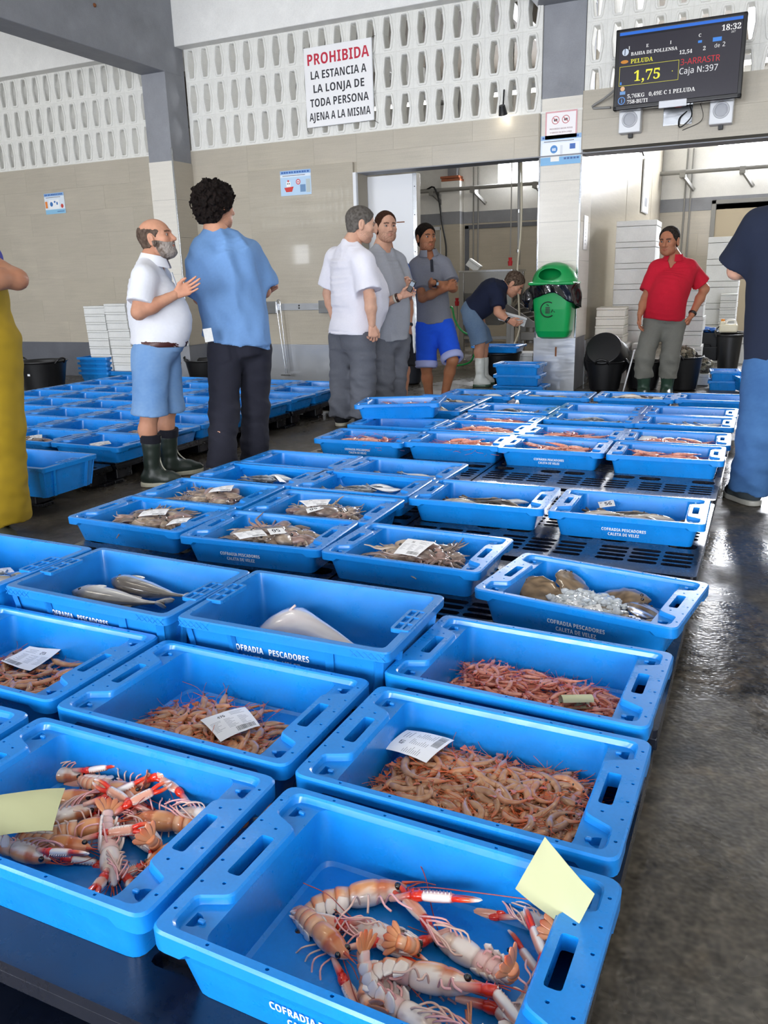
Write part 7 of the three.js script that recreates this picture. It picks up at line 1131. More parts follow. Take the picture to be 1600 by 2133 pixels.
const posterTex = (seed, kind) => canvasTex(512, 340, (x, w, h) => {
  const r = rng(seed); x.fillStyle = '#dfe9f2'; x.fillRect(0, 0, w, h); x.fillStyle = '#8fb4dc'; x.fillRect(0, 0, w, 52); x.fillStyle = '#2f5fa8'; for (let i = 0; i < 11; i++) x.fillRect(20 + i * 43, 14, 26 + r() * 12, 24); x.fillStyle = '#334'; x.fillRect(40, 66, 380, 7);
  if (kind === 0) { x.fillStyle = '#b8d4ec'; x.fillRect(0, 90, w, 250); x.fillStyle = '#d03a34'; x.beginPath(); x.moveTo(60, 230); x.lineTo(220, 220); x.lineTo(190, 290); x.lineTo(90, 290); x.fill(); x.fillStyle = '#f5f3ee'; x.fillRect(100, 150, 70, 72); x.fillStyle = '#d03a34'; x.fillRect(120, 128, 26, 26); x.fillStyle = '#345'; for (let i = 0; i < 2; i++) x.fillRect(112 + i * 28, 170, 16, 16); x.fillStyle = '#c83a4a'; x.beginPath(); x.arc(300, 160, 38, 0, 7); x.fill(); x.fillStyle = '#f3dede'; x.beginPath(); x.arc(300, 160, 26, 0, 7); x.fill(); x.fillStyle = '#933'; x.font = 'bold 34px sans-serif'; x.textAlign = 'center'; x.textBaseline = 'middle'; x.fillText('93', 300, 162); x.fillStyle = '#6a8fb6'; x.fillRect(330, 200, 90, 100); x.fillStyle = '#b9c4c2'; x.fillRect(430, 130, 70, 180); }
  else if (kind === 1) { x.fillStyle = '#e8873a'; x.fillRect(10, 130, 60, 110); x.fillStyle = '#f4f6f8'; x.fillRect(110, 110, 260, 150); x.fillStyle = '#3f76b8'; x.beginPath(); x.arc(170, 180, 38, 0, 7); x.fill(); x.fillRect(240, 130, 40, 30); x.fillRect(300, 150, 36, 44); x.fillStyle = '#c8463c'; x.beginPath(); x.arc(440, 220, 34, 0, 7); x.fill(); x.fillStyle = '#8bc0e0'; x.fillRect(0, 268, w, 72); x.fillStyle = '#2c5a9a'; x.fillRect(300, 300, 180, 10); }
  else { x.fillStyle = '#eef2f6'; x.fillRect(20, 90, 470, 150); x.fillStyle = '#3f86c8'; x.beginPath(); x.arc(170, 160, 46, 0, 7); x.fill(); x.fillStyle = '#fff'; x.font = 'bold 44px sans-serif'; x.textAlign = 'center'; x.textBaseline = 'middle'; x.fillText('60', 170, 162); x.fillStyle = '#d8dde2'; x.fillRect(250, 120, 30, 150); x.fillStyle = '#2f62b0'; x.fillRect(370, 110, 70, 60); x.fillStyle = '#79b2dc'; x.fillRect(0, 250, w, 90); x.fillStyle = '#f2f0ea'; x.fillRect(130, 240, 110, 60); x.fillStyle = '#2c5a9a'; for (let i = 0; i < 5; i++) x.fillRect(300 + i * 40, 262, 30, 22); }
});
board('safety_poster', 'small blue safety poster on the wall left of the grey column', 'poster', 0.36, 0.265, 0.004, posterTex(3, 1), [-8.87, 2.303, WZ + 0.008], [0, 0, 0.01]);
board('safety_poster', 'blue safety poster with a red boat beside the sliding door', 'poster', 0.41, 0.272, 0.004, posterTex(5, 0), [-5.098, 2.304, WZ + 0.036], [0, 0, 0]);
board('safety_poster', 'blue safety poster on the pillar under the pink-bordered notice', 'poster', 0.41, 0.28, 0.004, posterTex(7, 2), [-2.047, 2.41, -8.77], [0, 0, 0]);
board('photo_notice', 'white notice with two crossed-out pictograms in a pink border on the pillar', 'notice', 0.32, 0.255, 0.004, canvasTex(512, 408, (x, w, h) => { x.fillStyle = '#f3eeee'; x.fillRect(0, 0, w, h); x.strokeStyle = '#d9a0a4'; x.lineWidth = 22; x.strokeRect(11, 11, w - 22, h - 22); for (const c of [165, 330]) { x.strokeStyle = '#c0666a'; x.lineWidth = 11; x.beginPath(); x.arc(c, 130, 56, 0, 7); x.stroke(); x.fillStyle = '#444'; x.fillRect(c - 28, 112, 56, 36); x.beginPath(); x.moveTo(c - 40, 92); x.lineTo(c + 40, 168); x.stroke(); } x.fillStyle = '#8a6468'; x.font = 'bold 30px sans-serif'; x.textAlign = 'center'; x.fillText('PROHIBIDO HACER FOTOS', w / 2, 270); x.fillText('Y VIDEOS EN ESTA LONJA', w / 2, 325); }), [-2.05, 2.64, -8.77], [0, 0, 0]);
board('paper_strip', 'narrow white paper strip with handwriting taped to the side of the pillar', 'paper', 0.2, 0.34, 0.002, canvasTex(128, 256, (x, w, h) => { x.fillStyle = '#f1f1f0'; x.fillRect(0, 0, w, h); x.strokeStyle = '#556'; x.lineWidth = 4; for (let i = 0; i < 8; i++) { x.beginPath(); x.moveTo(40, 20 + i * 28); x.quadraticCurveTo(64, 6 + i * 28, 80, 24 + i * 28); x.stroke(); } }), [-1.826, 1.62, -9.08], [0, Math.PI / 2, 0]);
board('wall_plate', 'tall white framed plate with dark lettering on the partition behind the pillar', 'sign', 0.62, 0.72, 0.02, canvasTex(256, 300, (x, w, h) => { x.fillStyle = '#efefee'; x.fillRect(0, 0, w, h); x.strokeStyle = '#777'; x.lineWidth = 8; x.strokeRect(4, 4, w - 8, h - 8); x.fillStyle = '#46484c'; for (let i = 0; i < 3; i++) x.fillRect(70, 40 + i * 85, 120, 54); }), [-1.81, 2.42, -13.3], [0, Math.PI / 2, 0]);

// auction screen
const TV = thing('auction_screen', 'black wall-mounted auction screen showing 1,75 in yellow', 'screen', [-0.946, 2.993, -8.45]); TV.rotation.x = 0.02;
part('bezel', [rbox(-0.55, -0.335, -0.09, 0.55, -0.29, 0, 0.01), rbox(-0.55, 0.3, -0.09, 0.55, 0.335, 0, 0.01), rbox(-0.55, -0.335, -0.09, -0.51, 0.335, 0, 0.01), rbox(0.51, -0.335, -0.09, 0.55, 0.335, 0, 0.01)], std(0x0c0c0f, 0.25), TV).userData.kind = 'stuff';
part('back_case', rbox(-0.53, -0.32, -0.12, 0.53, 0.32, -0.02, 0.02), M.black, TV);
const tvTex = canvasTex(1280, 740, (x, w, h) => {
  x.fillStyle = '#2b2933'; x.fillRect(0, 0, w, h); x.fillStyle = '#2d6fd8'; x.fillRect(0, 0, w, 30); x.fillStyle = '#14141b'; x.fillRect(0, 30, w, 22); x.textBaseline = 'middle';
  const T2 = (s, X, Y, px, c, f = 'serif', wgt = 'bold ') => { x.font = wgt + px + 'px ' + f; x.fillStyle = c; x.fillText(s, X, Y); };
  T2('18:32', 1070, 90, 78, '#f2f2f2'); T2('267', 1170, 138, 28, '#cfcfcf'); T2('C', 840, 130, 44, '#eee'); T2('I', 100, 160, 44, '#eee'); T2('E', 292, 160, 44, '#eee'); T2('I', 545, 160, 44, '#eee');
  T2('BAHIA DE POLLENSA', 130, 225, 46, '#f0f0f0'); T2('12,54', 650, 272, 54, '#f0f0f0'); T2('2', 895, 262, 54, '#f0f0f0'); T2('de', 1010, 252, 52, '#ddd', 'sans-serif', ''); T2('2', 1090, 246, 60, '#eee', 'sans-serif', '');
  T2('PELUDA', 130, 300, 58, '#e8e23a'); x.strokeStyle = '#d8d23a'; x.lineWidth = 4; x.strokeRect(14, 345, 640, 195); T2('1,75', 170, 452, 150, '#f4ee3c'); T2('.', 580, 430, 60, '#f4ee3c');
  T2('3-ARRASTR', 668, 372, 84, '#cc2430', 'sans-serif', ''); T2('Caja N:397', 660, 462, 84, '#e6e6ea', 'sans-serif', '');
  T2('5,76KG   0,49E C 1 PELUDA', 110, 652, 56, '#eee'); T2('758-BUTI', 110, 712, 52, '#eee');
  x.fillStyle = '#c8d4e6'; x.beginPath(); x.arc(70, 200, 36, 0, 7); x.fill(); x.fillStyle = '#1c2c4a'; x.fillRect(60, 160, 8, 70); x.fillStyle = '#c9852e'; x.beginPath(); x.ellipse(64, 296, 42, 18, 0, 0, 7); x.fill(); x.fillStyle = '#e0b48a'; x.beginPath(); x.arc(56, 570, 24, 0, 7); x.fill(); x.fillStyle = '#6e9ad0'; x.fillRect(28, 596, 60, 34); x.strokeStyle = '#5b96e0'; x.lineWidth = 8; x.beginPath(); x.arc(50, 692, 36, 0, 7); x.stroke(); T2('i', 42, 692, 56, '#5b96e0'); x.fillStyle = '#3f86e0'; x.fillRect(990, 170, 90, 40); x.fillRect(840, 180, 40, 24); x.fillStyle = '#3f86e0'; x.fillRect(24, 500, 18, 28);
});
const scr = part('screen', new THREE.PlaneGeometry(1.03, 0.6).translate(0, 0.005, 0.001), new THREE.MeshStandardMaterial({ color: 0x0a0a0c, emissive: 0xffffff, emissiveMap: tvTex, emissiveIntensity: 0.85, roughness: 0.2 }), TV);
areaLight(1.03, 0.6, -0.946, 2.99, -8.42, -0.946, 2.98, -7, 0xdfe6ff, 0.12);
part('maker_plate', [rbox(-0.14, -0.355, -0.004, 0.1, -0.295, 0.012, 0.006)], std(0xd9dbe0, 0.4), TV);
part('mount_arm', [beamBox([0, -0.1, -0.1], [0, -0.3, -0.3], 0.06, 0.06), rbox(-0.13, -0.47, -0.3, 0.13, -0.3, -0.28, 0.004)], M.steel, TV).userData.kind = 'stuff';
part('cable', tube([[0.1, -0.3, -0.1], [0.13, -0.42, -0.2], [0.03, -0.5, -0.22], [0.02, -0.42, -0.25], [0.08, -0.36, -0.28]], 0.006, 24, 6), M.black, TV); part('cable', tube([[0.2, -0.3, -0.1], [0.22, -0.45, -0.25], [0.05, -0.52, -0.28]], 0.003, 20, 5), M.black, TV);
part('cable', tube([[-0.5, -0.1, -0.1], [-0.66, -0.18, -0.2], [-0.8, -0.24, -0.28], [-0.62, -0.26, -0.26]], 0.012, 20, 6), M.pipe, TV);
[['left', -1.365], ['right', -0.56]].forEach(([w, x]) => { const s = thing('loudspeaker', `white wall loudspeaker under the ${w} end of the auction screen`, 'speaker', [x, 2.59, WZ]); part('case', rbox(-0.1, -0.105, 0, 0.1, 0.105, 0.13, 0.012), M.doorLeaf, s); part('grille', new THREE.TorusGeometry(0.062, 0.01, 8, 24).translate(0, 0.01, 0.131), std(0xc4c6ca, 0.5), s); part('cone', new THREE.SphereGeometry(0.055, 18, 10).scale(1, 1, 0.25).translate(0, 0.01, 0.126), std(0xb6b8bd, 0.7), s); part('bracket', rbox(-0.02, -0.14, 0.0, 0.02, -0.1, 0.05, 0.004), M.black, s); });
// small spotlight at the edge of the pierced blocks
{ const s = thing('spotlight', 'small dark spotlight clipped to the lower edge of the pierced blocks beside the pillar', 'lamp', [-2.62, 2.81, WZ + 0.1]); part('head', new THREE.CylinderGeometry(0.03, 0.045, 0.09, 16).rotateX(0.5), M.black, s); part('arm', bar([0, 0.03, -0.02], [-0.01, 0.2, -0.08], 0.008), M.black, s); part('lens', new THREE.CylinderGeometry(0.038, 0.038, 0.006, 16).rotateX(0.5).translate(0, -0.042, -0.024), M.glow, s); const l = new THREE.PointLight(TUBE, 0.02, 0, 2); l.position.set(-2.62, 2.72, WZ + 0.14); scene.add(l); }

// ---------------------------------------------------------------- green bin on the pillar
{
  const t = thing('litter_bin', 'green plastic litter bin with a black bag fixed to the pillar', 'bin', [-2.025, 0.565, -8.77]), G = std(0x0b9a4e, 0.34, { clearcoat: 0.3 });
  const ring = (y, w, d, r) => { const a = roundPoly([[-w, 0], [w, 0], [w, d], [-w, d]], r, 5); return { y, a }; };
  const R = [ring(0, 0.125, 0.2, 0.05), ring(0.02, 0.155, 0.24, 0.06), ring(0.08, 0.178, 0.27, 0.07), ring(0.3, 0.197, 0.3, 0.08), ring(0.52, 0.21, 0.32, 0.08)], g = [flat(R[0].a, 0)]; for (let i = 0; i < R.length - 1; i++) g.push(loft(R[i].a, R[i].y, R[i + 1].a, R[i + 1].y)); part('body', g.map(uvXZ), G, t);
  // hood: half dome with an oval mouth
  const hood = new THREE.SphereGeometry(0.235, 32, 16, 0, Math.PI * 2, 0, Math.PI / 2), hp = hood.attributes.position; hood.scale(1.0, 0.86, 0.82);
  const f = p => { const d0 = ell(p[0], p[1], p[2], 0, 0, 0, 0.232, 0.2, 0.19), shell = Math.abs(d0 + 0.006) - 0.006; return smax(Math.max(shell, -p[1]), -ell(p[0], p[1], p[2], -0.03, 0.085, 0.2, 0.135, 0.06, 0.13), 0.006); };
  part('hood', surfaceNets(f, [-0.25, -0.01, -0.21], [0.25, 0.22, 0.21], 0.007), G, t).position.set(0, 0.565, 0.165);
  part('rim', rbox(-0.232, 0.54, -0.01, 0.232, 0.572, 0.36, 0.015), G, t);
  // emblem: broken ring and a small basket with falling scraps
  const em = M.black, E = new THREE.Group(); const zf = 0.307; part('emblem', [new THREE.TorusGeometry(0.075, 0.0055, 6, 30, 4.4).rotateZ(1.0).translate(-0.03, 0.3, zf), ...[0, 1, 2, 3].map(i => rbox(-0.055, 0.262 + i * 0.017, zf - 0.003, -0.01, 0.273 + i * 0.017, zf + 0.003, 0.002)), bar([-0.02, 0.338, zf], [-0.045, 0.35, zf], 0.004), bar([0.005, 0.27, zf], [0.02, 0.3, zf], 0.004), bar([0.03, 0.285, zf], [0.04, 0.27, zf], 0.003)], em, t).userData.kind = 'stuff';
  const bag = std(0x0b0b10, 0.16, { clearcoat: 0.6 });
  const bf = p => { const a = Math.atan2(p[0], p[2] - 0.15), low = 0.42 + 0.05 * Math.sin(a * 1.5 + 1) - 0.09 * smooth(0.02, 0.2, p[0]) * 1 - (p[0] < -0.19 ? 0.1 : 0), r = Math.hypot(p[0] / 1.12, (p[2] - 0.16) * 1.15) - 0.225 + 0.012 * noise(a * 3.2, p[1] * 7, 2) + 0.012 * Math.sin(a * 11 + p[1] * 16) * smooth(0.56, 0.46, p[1]); return Math.max(Math.abs(r) - 0.01, p[1] - 0.56, low - p[1]); };
  part('bag', surfaceNets(bf, [-0.34, 0.26, -0.1], [0.34, 0.58, 0.44], 0.009), bag, t, 'black plastic bag hanging over the edge');
  const lobe = p => ell(p[0], p[1], p[2], 0, 0, 0, 0.075, 0.1, 0.06) + 0.012 * noise(p[0] * 24, p[1] * 11, p[2] * 24); const lb = part('bag', surfaceNets(lobe, [-0.1, -0.13, -0.09], [0.1, 0.13, 0.09], 0.008), bag, t); lb.position.set(-0.255, 0.42, 0.2); lb.rotation.z = -0.35;
  part('rust_stain', rbox(-0.015, -0.2, -0.003, 0.004, -0.1, 0.001, 0.001), M.rust, t);
}
// ---------------------------------------------------------------- tubs, trays and crates round the walls
function tub(label, x, z, r, h, o = {}) {
  const t = thing('rubber_tub', label, 'tub', [x, o.y || 0, z], o.turn || 0), m = o.mat || std(0x0b0c0f, 0.42, { clearcoat: 0.25, clearcoatRoughness: 0.4 });
  part('body', new THREE.LatheGeometry([[0.001, 0.006], [r * 0.72, 0.006], [r * 0.76, 0.02], [r * 0.95, h * 0.93], [r, h * 0.96], [r * 1.03, h], [r * 0.99, h * 1.005], [r * 0.93, h * 0.95], [r * 0.7, 0.03], [0.001, 0.03]].map(p => new THREE.Vector2(...p)), 36), m, t);
  for (const s of [-1, 1]) part('handle', tube([[s * r * 0.98, h * 0.94, -0.07], [s * r * 1.12, h * 1.06, -0.05], [s * r * 1.12, h * 1.1, 0], [s * r * 1.12, h * 1.06, 0.05], [s * r * 0.98, h * 0.94, 0.07]], 0.011, 18, 7), m, t).rotation.y = o.hturn || 0;
  if (o.lay) { t.rotation.order = 'YXZ'; t.rotation.x = o.lay; } return t;
}
tub('black rubber tub standing alone by the left wall', -7.95, -7.3, 0.3, 0.365); part('spot', rbox(-0.02, -0.012, 0, 0.02, 0.012, 0.003, 0.002), M.doorLeaf, scene.getObjectByName('rubber_tub')).position.set(0.06, 0.22, 0.268);
tub('black rubber tub against the wall between the bearded man and the curly-haired man', -6.35, -8.42, 0.27, 0.3);
tub('black rubber tub with a blue tray across its top in the doorway', -2.85, -9.42, 0.26, 0.345, { hturn: 1.2 });
tub('dark grey tub half hidden by the man in blue shorts', -3.82, -8.98, 0.17, 0.37, { mat: std(0x23262e, 0.5) });
tub('upright black tub right of the pillar with another leaning on it', -1.535, -8.95, 0.205, 0.31, { hturn: 1.57 });
tub('upturned black tub leaning on the upright one, its round bottom showing', -1.54, -8.82, 0.24, 0.28, { y: 0.46, lay: -2.1, hturn: 1.57 });
tub('black tub behind the green boots of the man in red', -1.16, -9.12, 0.2, 0.3, { hturn: 0.6 });
tub('tall black tub with a net bag in it, right of the green boots', -0.77, -9.15, 0.2, 0.35, { hturn: 1.3 });
tub('shiny black tub at the right beside the navy T-shirt', -0.4, -10.9, 0.15, 0.46);
tub('low black tub under the plastic canister', -0.43, -11.2, 0.2, 0.1, { y: 0.37 });
for (const [l, x, y] of [['lower black crate right of the man in red', -0.66, 0.13], ['upper black crate right of the man in red', -0.67, 0.3]]) { const t = thing('black_crate', l, 'crate', [x, y, -11.1]); part('body', [loft(roundPoly(rect(0.15, 0.12), 0.02), 0.16, roundPoly(rect(0.135, 0.105), 0.02), 0), flat(roundPoly(rect(0.135, 0.105), 0.02), 0.005), loft(roundPoly(rect(0.14, 0.11), 0.02), 0.16, roundPoly(rect(0.13, 0.1), 0.02), 0.01)].map(uvXZ), M.black, t); part('rim', boxUV(flat(roundPoly(rect(0.16, 0.13), 0.02), 0.168, [roundPoly(rect(0.14, 0.11), 0.02)], 0.01)), M.black, t); part('handle', tube([[-0.05, 0.16, 0.12], [-0.03, 0.2, 0.14], [0.03, 0.2, 0.14], [0.05, 0.16, 0.12]], 0.006, 12, 6), M.black, t); }
tray('blue tray lying across the black tub in the doorway', -2.85, -9.4, 0.02, { y: 0.352, s: [0.97, 0.62, 0.95] });
tray('lowest and widest blue tray of the stack before the pillar', -2.3, -8.42, -0.03, { y: 0, s: [0.9, 0.8, 0.8] });
tray('middle blue tray of the stack before the pillar', -2.33, -8.45, 0.03, { y: 0.1, s: [0.84, 0.9, 0.8] });
tray('top blue tray of the stack before the pillar', -2.33, -8.45, -0.02, { y: 0.21, s: [0.84, 0.9, 0.8] });
spread('e5', silver, 3, 'silver fish in the left end tray of the far row', { seed: 77 });
tray('upper of two nested blue trays at the right behind the navy T-shirt', -0.36, -9.3, 0.1, { y: 0.1, s: [0.5, 0.8, 0.7] });
tray('lower of two nested blue trays at the right behind the navy T-shirt', -0.37, -9.3, 0.04, { y: 0, s: [0.5, 0.8, 0.7] });
tray('small blue tray tilted beside the nested ones at the right', -0.1, -9.1, 0.3, { y: 0.03, s: [0.45, 1.2, 0.7], tilt: 0.12 });
for (let i = 0; i < 4; i++) { const lab = ['lowest', 'second', 'third', 'topmost'][i], t = thing('nested_crate', `${lab} blue crate of the nested stack by the black tub, left wall`, 'crate', [-7.74, 0.004 + i * 0.062, -8.05], 0.1); part('body', [loft(roundPoly(rect(0.22, 0.15), 0.03), 0.16, roundPoly(rect(0.18, 0.12), 0.03), 0), flat(roundPoly(rect(0.18, 0.12), 0.03), 0.003)].map(uvXZ), M.blueDeep, t); part('rim', boxUV(flat(roundPoly(rect(0.235, 0.165), 0.03), 0.162, [roundPoly(rect(0.215, 0.145), 0.03)], 0.028)), M.blue, t); }
// white insulated boxes
M.foam = std(0xeef0f2, 0.85, { map: plaster }); M.foamB = std(0xf4f2ea, 0.85, { map: plaster });
const boxCache = {};
function foamBox(label, x, y, z, w, h, d, turn = 0, mat = M.foam, wrap) {
  const t = thing('foam_box', label, 'box', [x, y, z], turn), k = [w, h, d].join(), g = boxCache[k] || (boxCache[k] = { b: rbox(-w / 2, 0, -d / 2, w / 2, h * 0.72, d / 2, 0.006), l: rbox(-w / 2 - 0.003, h * 0.735, -d / 2 - 0.003, w / 2 + 0.003, h * 0.99, d / 2 + 0.003, 0.006), n: rbox(-0.035, h * 0.64, d / 2 - 0.003, 0.035, h * 0.7, d / 2 + 0.004, 0.002) });
  part('body', g.b, mat, t); part('lid', g.l, mat, t); part('grip', g.n, std(0xdcdee0, 0.85), t); return t;
}
const nth = ['lowest', 'second', 'third', 'fourth', 'fifth', 'sixth', 'seventh', 'eighth', 'topmost'];
for (let i = 0; i < 8; i++) foamBox(`${i === 7 ? 'topmost' : nth[i]} white foam box of the leaning left column on the blue trolley`, -7.66 - i * 0.005, 0.178 + i * 0.1, -8.2, 0.335, 0.0995, 0.4, 0.02 * Math.sin(i * 2));
for (let i = 0; i < 8; i++) foamBox(`${i === 7 ? 'topmost' : nth[i]} white foam box of the right column on the blue trolley`, -7.3 - i * 0.008, 0.178 + i * 0.103, -8.2, 0.335, 0.1025, 0.4, 0.02 * Math.sin(i * 3 + 1));
{ const t = thing('trolley', 'low blue platform trolley under the white foam boxes', 'trolley', [-7.48, 0, -8.2]); part('platform', rbox(-0.4, 0.12, -0.24, 0.4, 0.176, 0.24, 0.008), M.blueDeep, t); for (const sx of [-0.3, 0.3]) for (const sz of [-0.17, 0.17]) { const w = part('wheel', new THREE.CylinderGeometry(0.048, 0.048, 0.03, 20).rotateZ(Math.PI / 2).rotateY(0.5), std(0x8d8d8a, 0.6), t); w.position.set(sx, 0.049, sz); part('fork', rbox(-0.026, 0.05, -0.02, 0.026, 0.122, 0.02, 0.004), M.steel, t).position.set(sx, 0, sz); } }
for (let i = 0; i < 7; i++) foamBox(`${['lowest', 'second', 'third', 'fourth', 'fifth', 'sixth', 'topmost'][i]} big white foam box of the tall wrapped stack at the partition`, -1.47, 0.15 + i * 0.233, -10.4, 0.44, 0.232, 0.6, 0.03);
{ const t = thing('stack_base', 'blue plastic pallet under the tall stack of white boxes', 'pallet', [-1.47, 0, -10.4]); part('deck', rbox(-0.3, 0.1, -0.35, 0.3, 0.148, 0.35, 0.006), M.blueDeep, t); for (const x of [-0.24, 0, 0.24]) part('foot', rbox(x - 0.05, 0, -0.3, x + 0.05, 0.1, 0.3, 0.008), M.blueDeep, t); }
for (let i = 0; i < 4; i++) foamBox(`${['lowest', 'second', 'third', 'topmost'][i]} white foam box of the short stack right of the pillar`, -1.62, 0.44 + i * 0.1, -9.75, 0.31, 0.0985, 0.4, 0.02 * i, M.foamB);
for (let i = 0; i < 2; i++) foamBox(`${i ? 'upper' : 'lower'} white box that carries the short stack right of the pillar`, -1.6, i * 0.22, -9.75, 0.36, 0.218, 0.42, 0.0);
for (let i = 0; i < 6; i++) foamBox(`${nth[i]} white foam box from the floor in the stack behind the man in red`, -0.83 + (i % 2) * 0.012, 0.05 + i * 0.165, -10.3, 0.3, 0.163, 0.4, 0.02 * (i % 3));
foamBox('white box of scraps behind the knees of the man in red', -1.28, 0.2, -9.9, 0.2, 0.23, 0.3); foamBox('white box on the floor behind the knees of the man in red', -1.28, 0, -9.9, 0.24, 0.198, 0.32);
for (let i = 0; i < 5; i++) foamBox(`${['lowest', 'second', 'third', 'fourth', 'topmost'][i]} large white box of the far stack beside the navy sleeve`, -0.62, 0.2 + i * 0.29, -12.6, 0.42, 0.288, 0.5, 0.0);
for (let i = 0; i < 6; i++) foamBox(`${nth[i]} small white box of the narrow stack before the far one`, -0.5, 0.36 + i * 0.092, -12.15, 0.2, 0.09, 0.24, 0.0);
foamBox('white slab carrying the narrow stack of small boxes', -0.5, 0, -12.15, 0.5, 0.358, 0.3); foamBox('white slab carrying the large boxes of the far stack', -0.62, 0, -12.6, 0.5, 0.198, 0.5);
foamBox('low white box on the floor beside the net bags', -0.62, 0.005, -9.65, 0.18, 0.12, 0.25); foamBox('white foam box held by the bending man', ...[-2.62, 0.70, -9.07], 0.3, 0.1, 0.24, 0.35).rotation.z = -0.28;
foamBox('white box on the floor between the doorway tub and the pillar', -2.62, 0, -9.75, 0.24, 0.16, 0.3); foamBox('second white box behind the doorway tub', -2.62, 0.162, -9.75, 0.24, 0.16, 0.3);
// net bags of shells
function netBag(label, x, y, z, r) { const t = thing('net_bag', label, 'net bag', [x, y, z]), R = rng(Math.round(r * 1000 + x * 100)), g = []; for (let i = 0; i < 110; i++) { const a = R() * 6.28, b = Math.acos(2 * R() - 1), k = r * (0.75 + R() * 0.25), s = new THREE.IcosahedronGeometry(0.018 + R() * 0.012, 0); s.scale(1.2, 0.7, 1); s.rotateX(R() * 6); paint(s, [0x4a4438, 0x6b6452, 0x8b8672, 0x35382e, 0xb4b09c][Math.floor(R() * 5)]); s.translate(Math.sin(b) * Math.cos(a) * k, r + Math.cos(b) * k * 0.9, Math.sin(b) * Math.sin(a) * k); g.push(s); } part('shells', merge(g), std(0xffffff, 0.6, { vertexColors: true }), t).userData.kind = 'stuff'; const net = []; for (let i = 0; i < 9; i++) net.push(new THREE.TorusGeometry(r * 1.02, 0.002, 4, 28).rotateY(i * 0.35).translate(0, r, 0)); part('net', merge(net), M.pipe, t).userData.kind = 'stuff'; part('knot', new THREE.ConeGeometry(0.03, 0.06, 10).translate(0, r * 2.0, 0), M.foam, t); return t; }
netBag('net bag of shells on the low white box', -0.6, 0.125, -9.65, 0.085); netBag('net bag of shells in the tall black tub', -0.77, 0.26, -9.15, 0.1);
{ const s = thing('white_stick', 'thin white stick leaning beside the black tub right of the pillar', 'stick', [0, 0, 0]); part('shaft', bar([-1.31, 0.01, -8.78], [-1.23, 0.43, -8.86], 0.008), M.doorLeaf, s); part('tip', new THREE.SphereGeometry(0.01, 8, 6).translate(-1.23, 0.43, -8.86), M.doorLeaf, s); }
{ const t = thing('canister', 'cream plastic canister with an orange cap on the black tubs', 'canister', [-0.43, 0.475, -11.0]), C = std(0xe6dfc4, 0.4); part('body', [rbox(-0.105, 0, -0.06, 0.105, 0.1, 0.06, 0.025, 4), rbox(-0.1, 0.07, -0.055, -0.04, 0.135, 0.055, 0.02, 3)], C, t); part('handle', tube([[-0.035, 0.1, 0], [-0.02, 0.14, 0], [0.06, 0.145, 0], [0.09, 0.09, 0]], 0.012, 18, 8), std(0xf1efe8, 0.4), t); part('cap', cyl(0.022, 0.022, 0.03, -0.07, 0.13, 0, 16), std(0xe8912a, 0.4), t); }
{ const t = thing('blue_bag', 'blue folded bag on the black crates at the right', 'bag', [-0.68, 0.47, -11.1]); part('bundle', surfaceNets(p => ell(p[0], p[1], p[2], 0, 0.03, 0, 0.12, 0.035, 0.09) + 0.012 * noise(p[0] * 22, p[1] * 30, p[2] * 22), [-0.15, -0.02, -0.12], [0.15, 0.09, 0.12], 0.009), std(0x1c5fb4, 0.6), t); part('strap', tube([[0.1, 0.03, 0.06], [0.16, 0.08, 0.06], [0.2, 0.04, 0.05]], 0.008, 12, 6), M.black, t); }
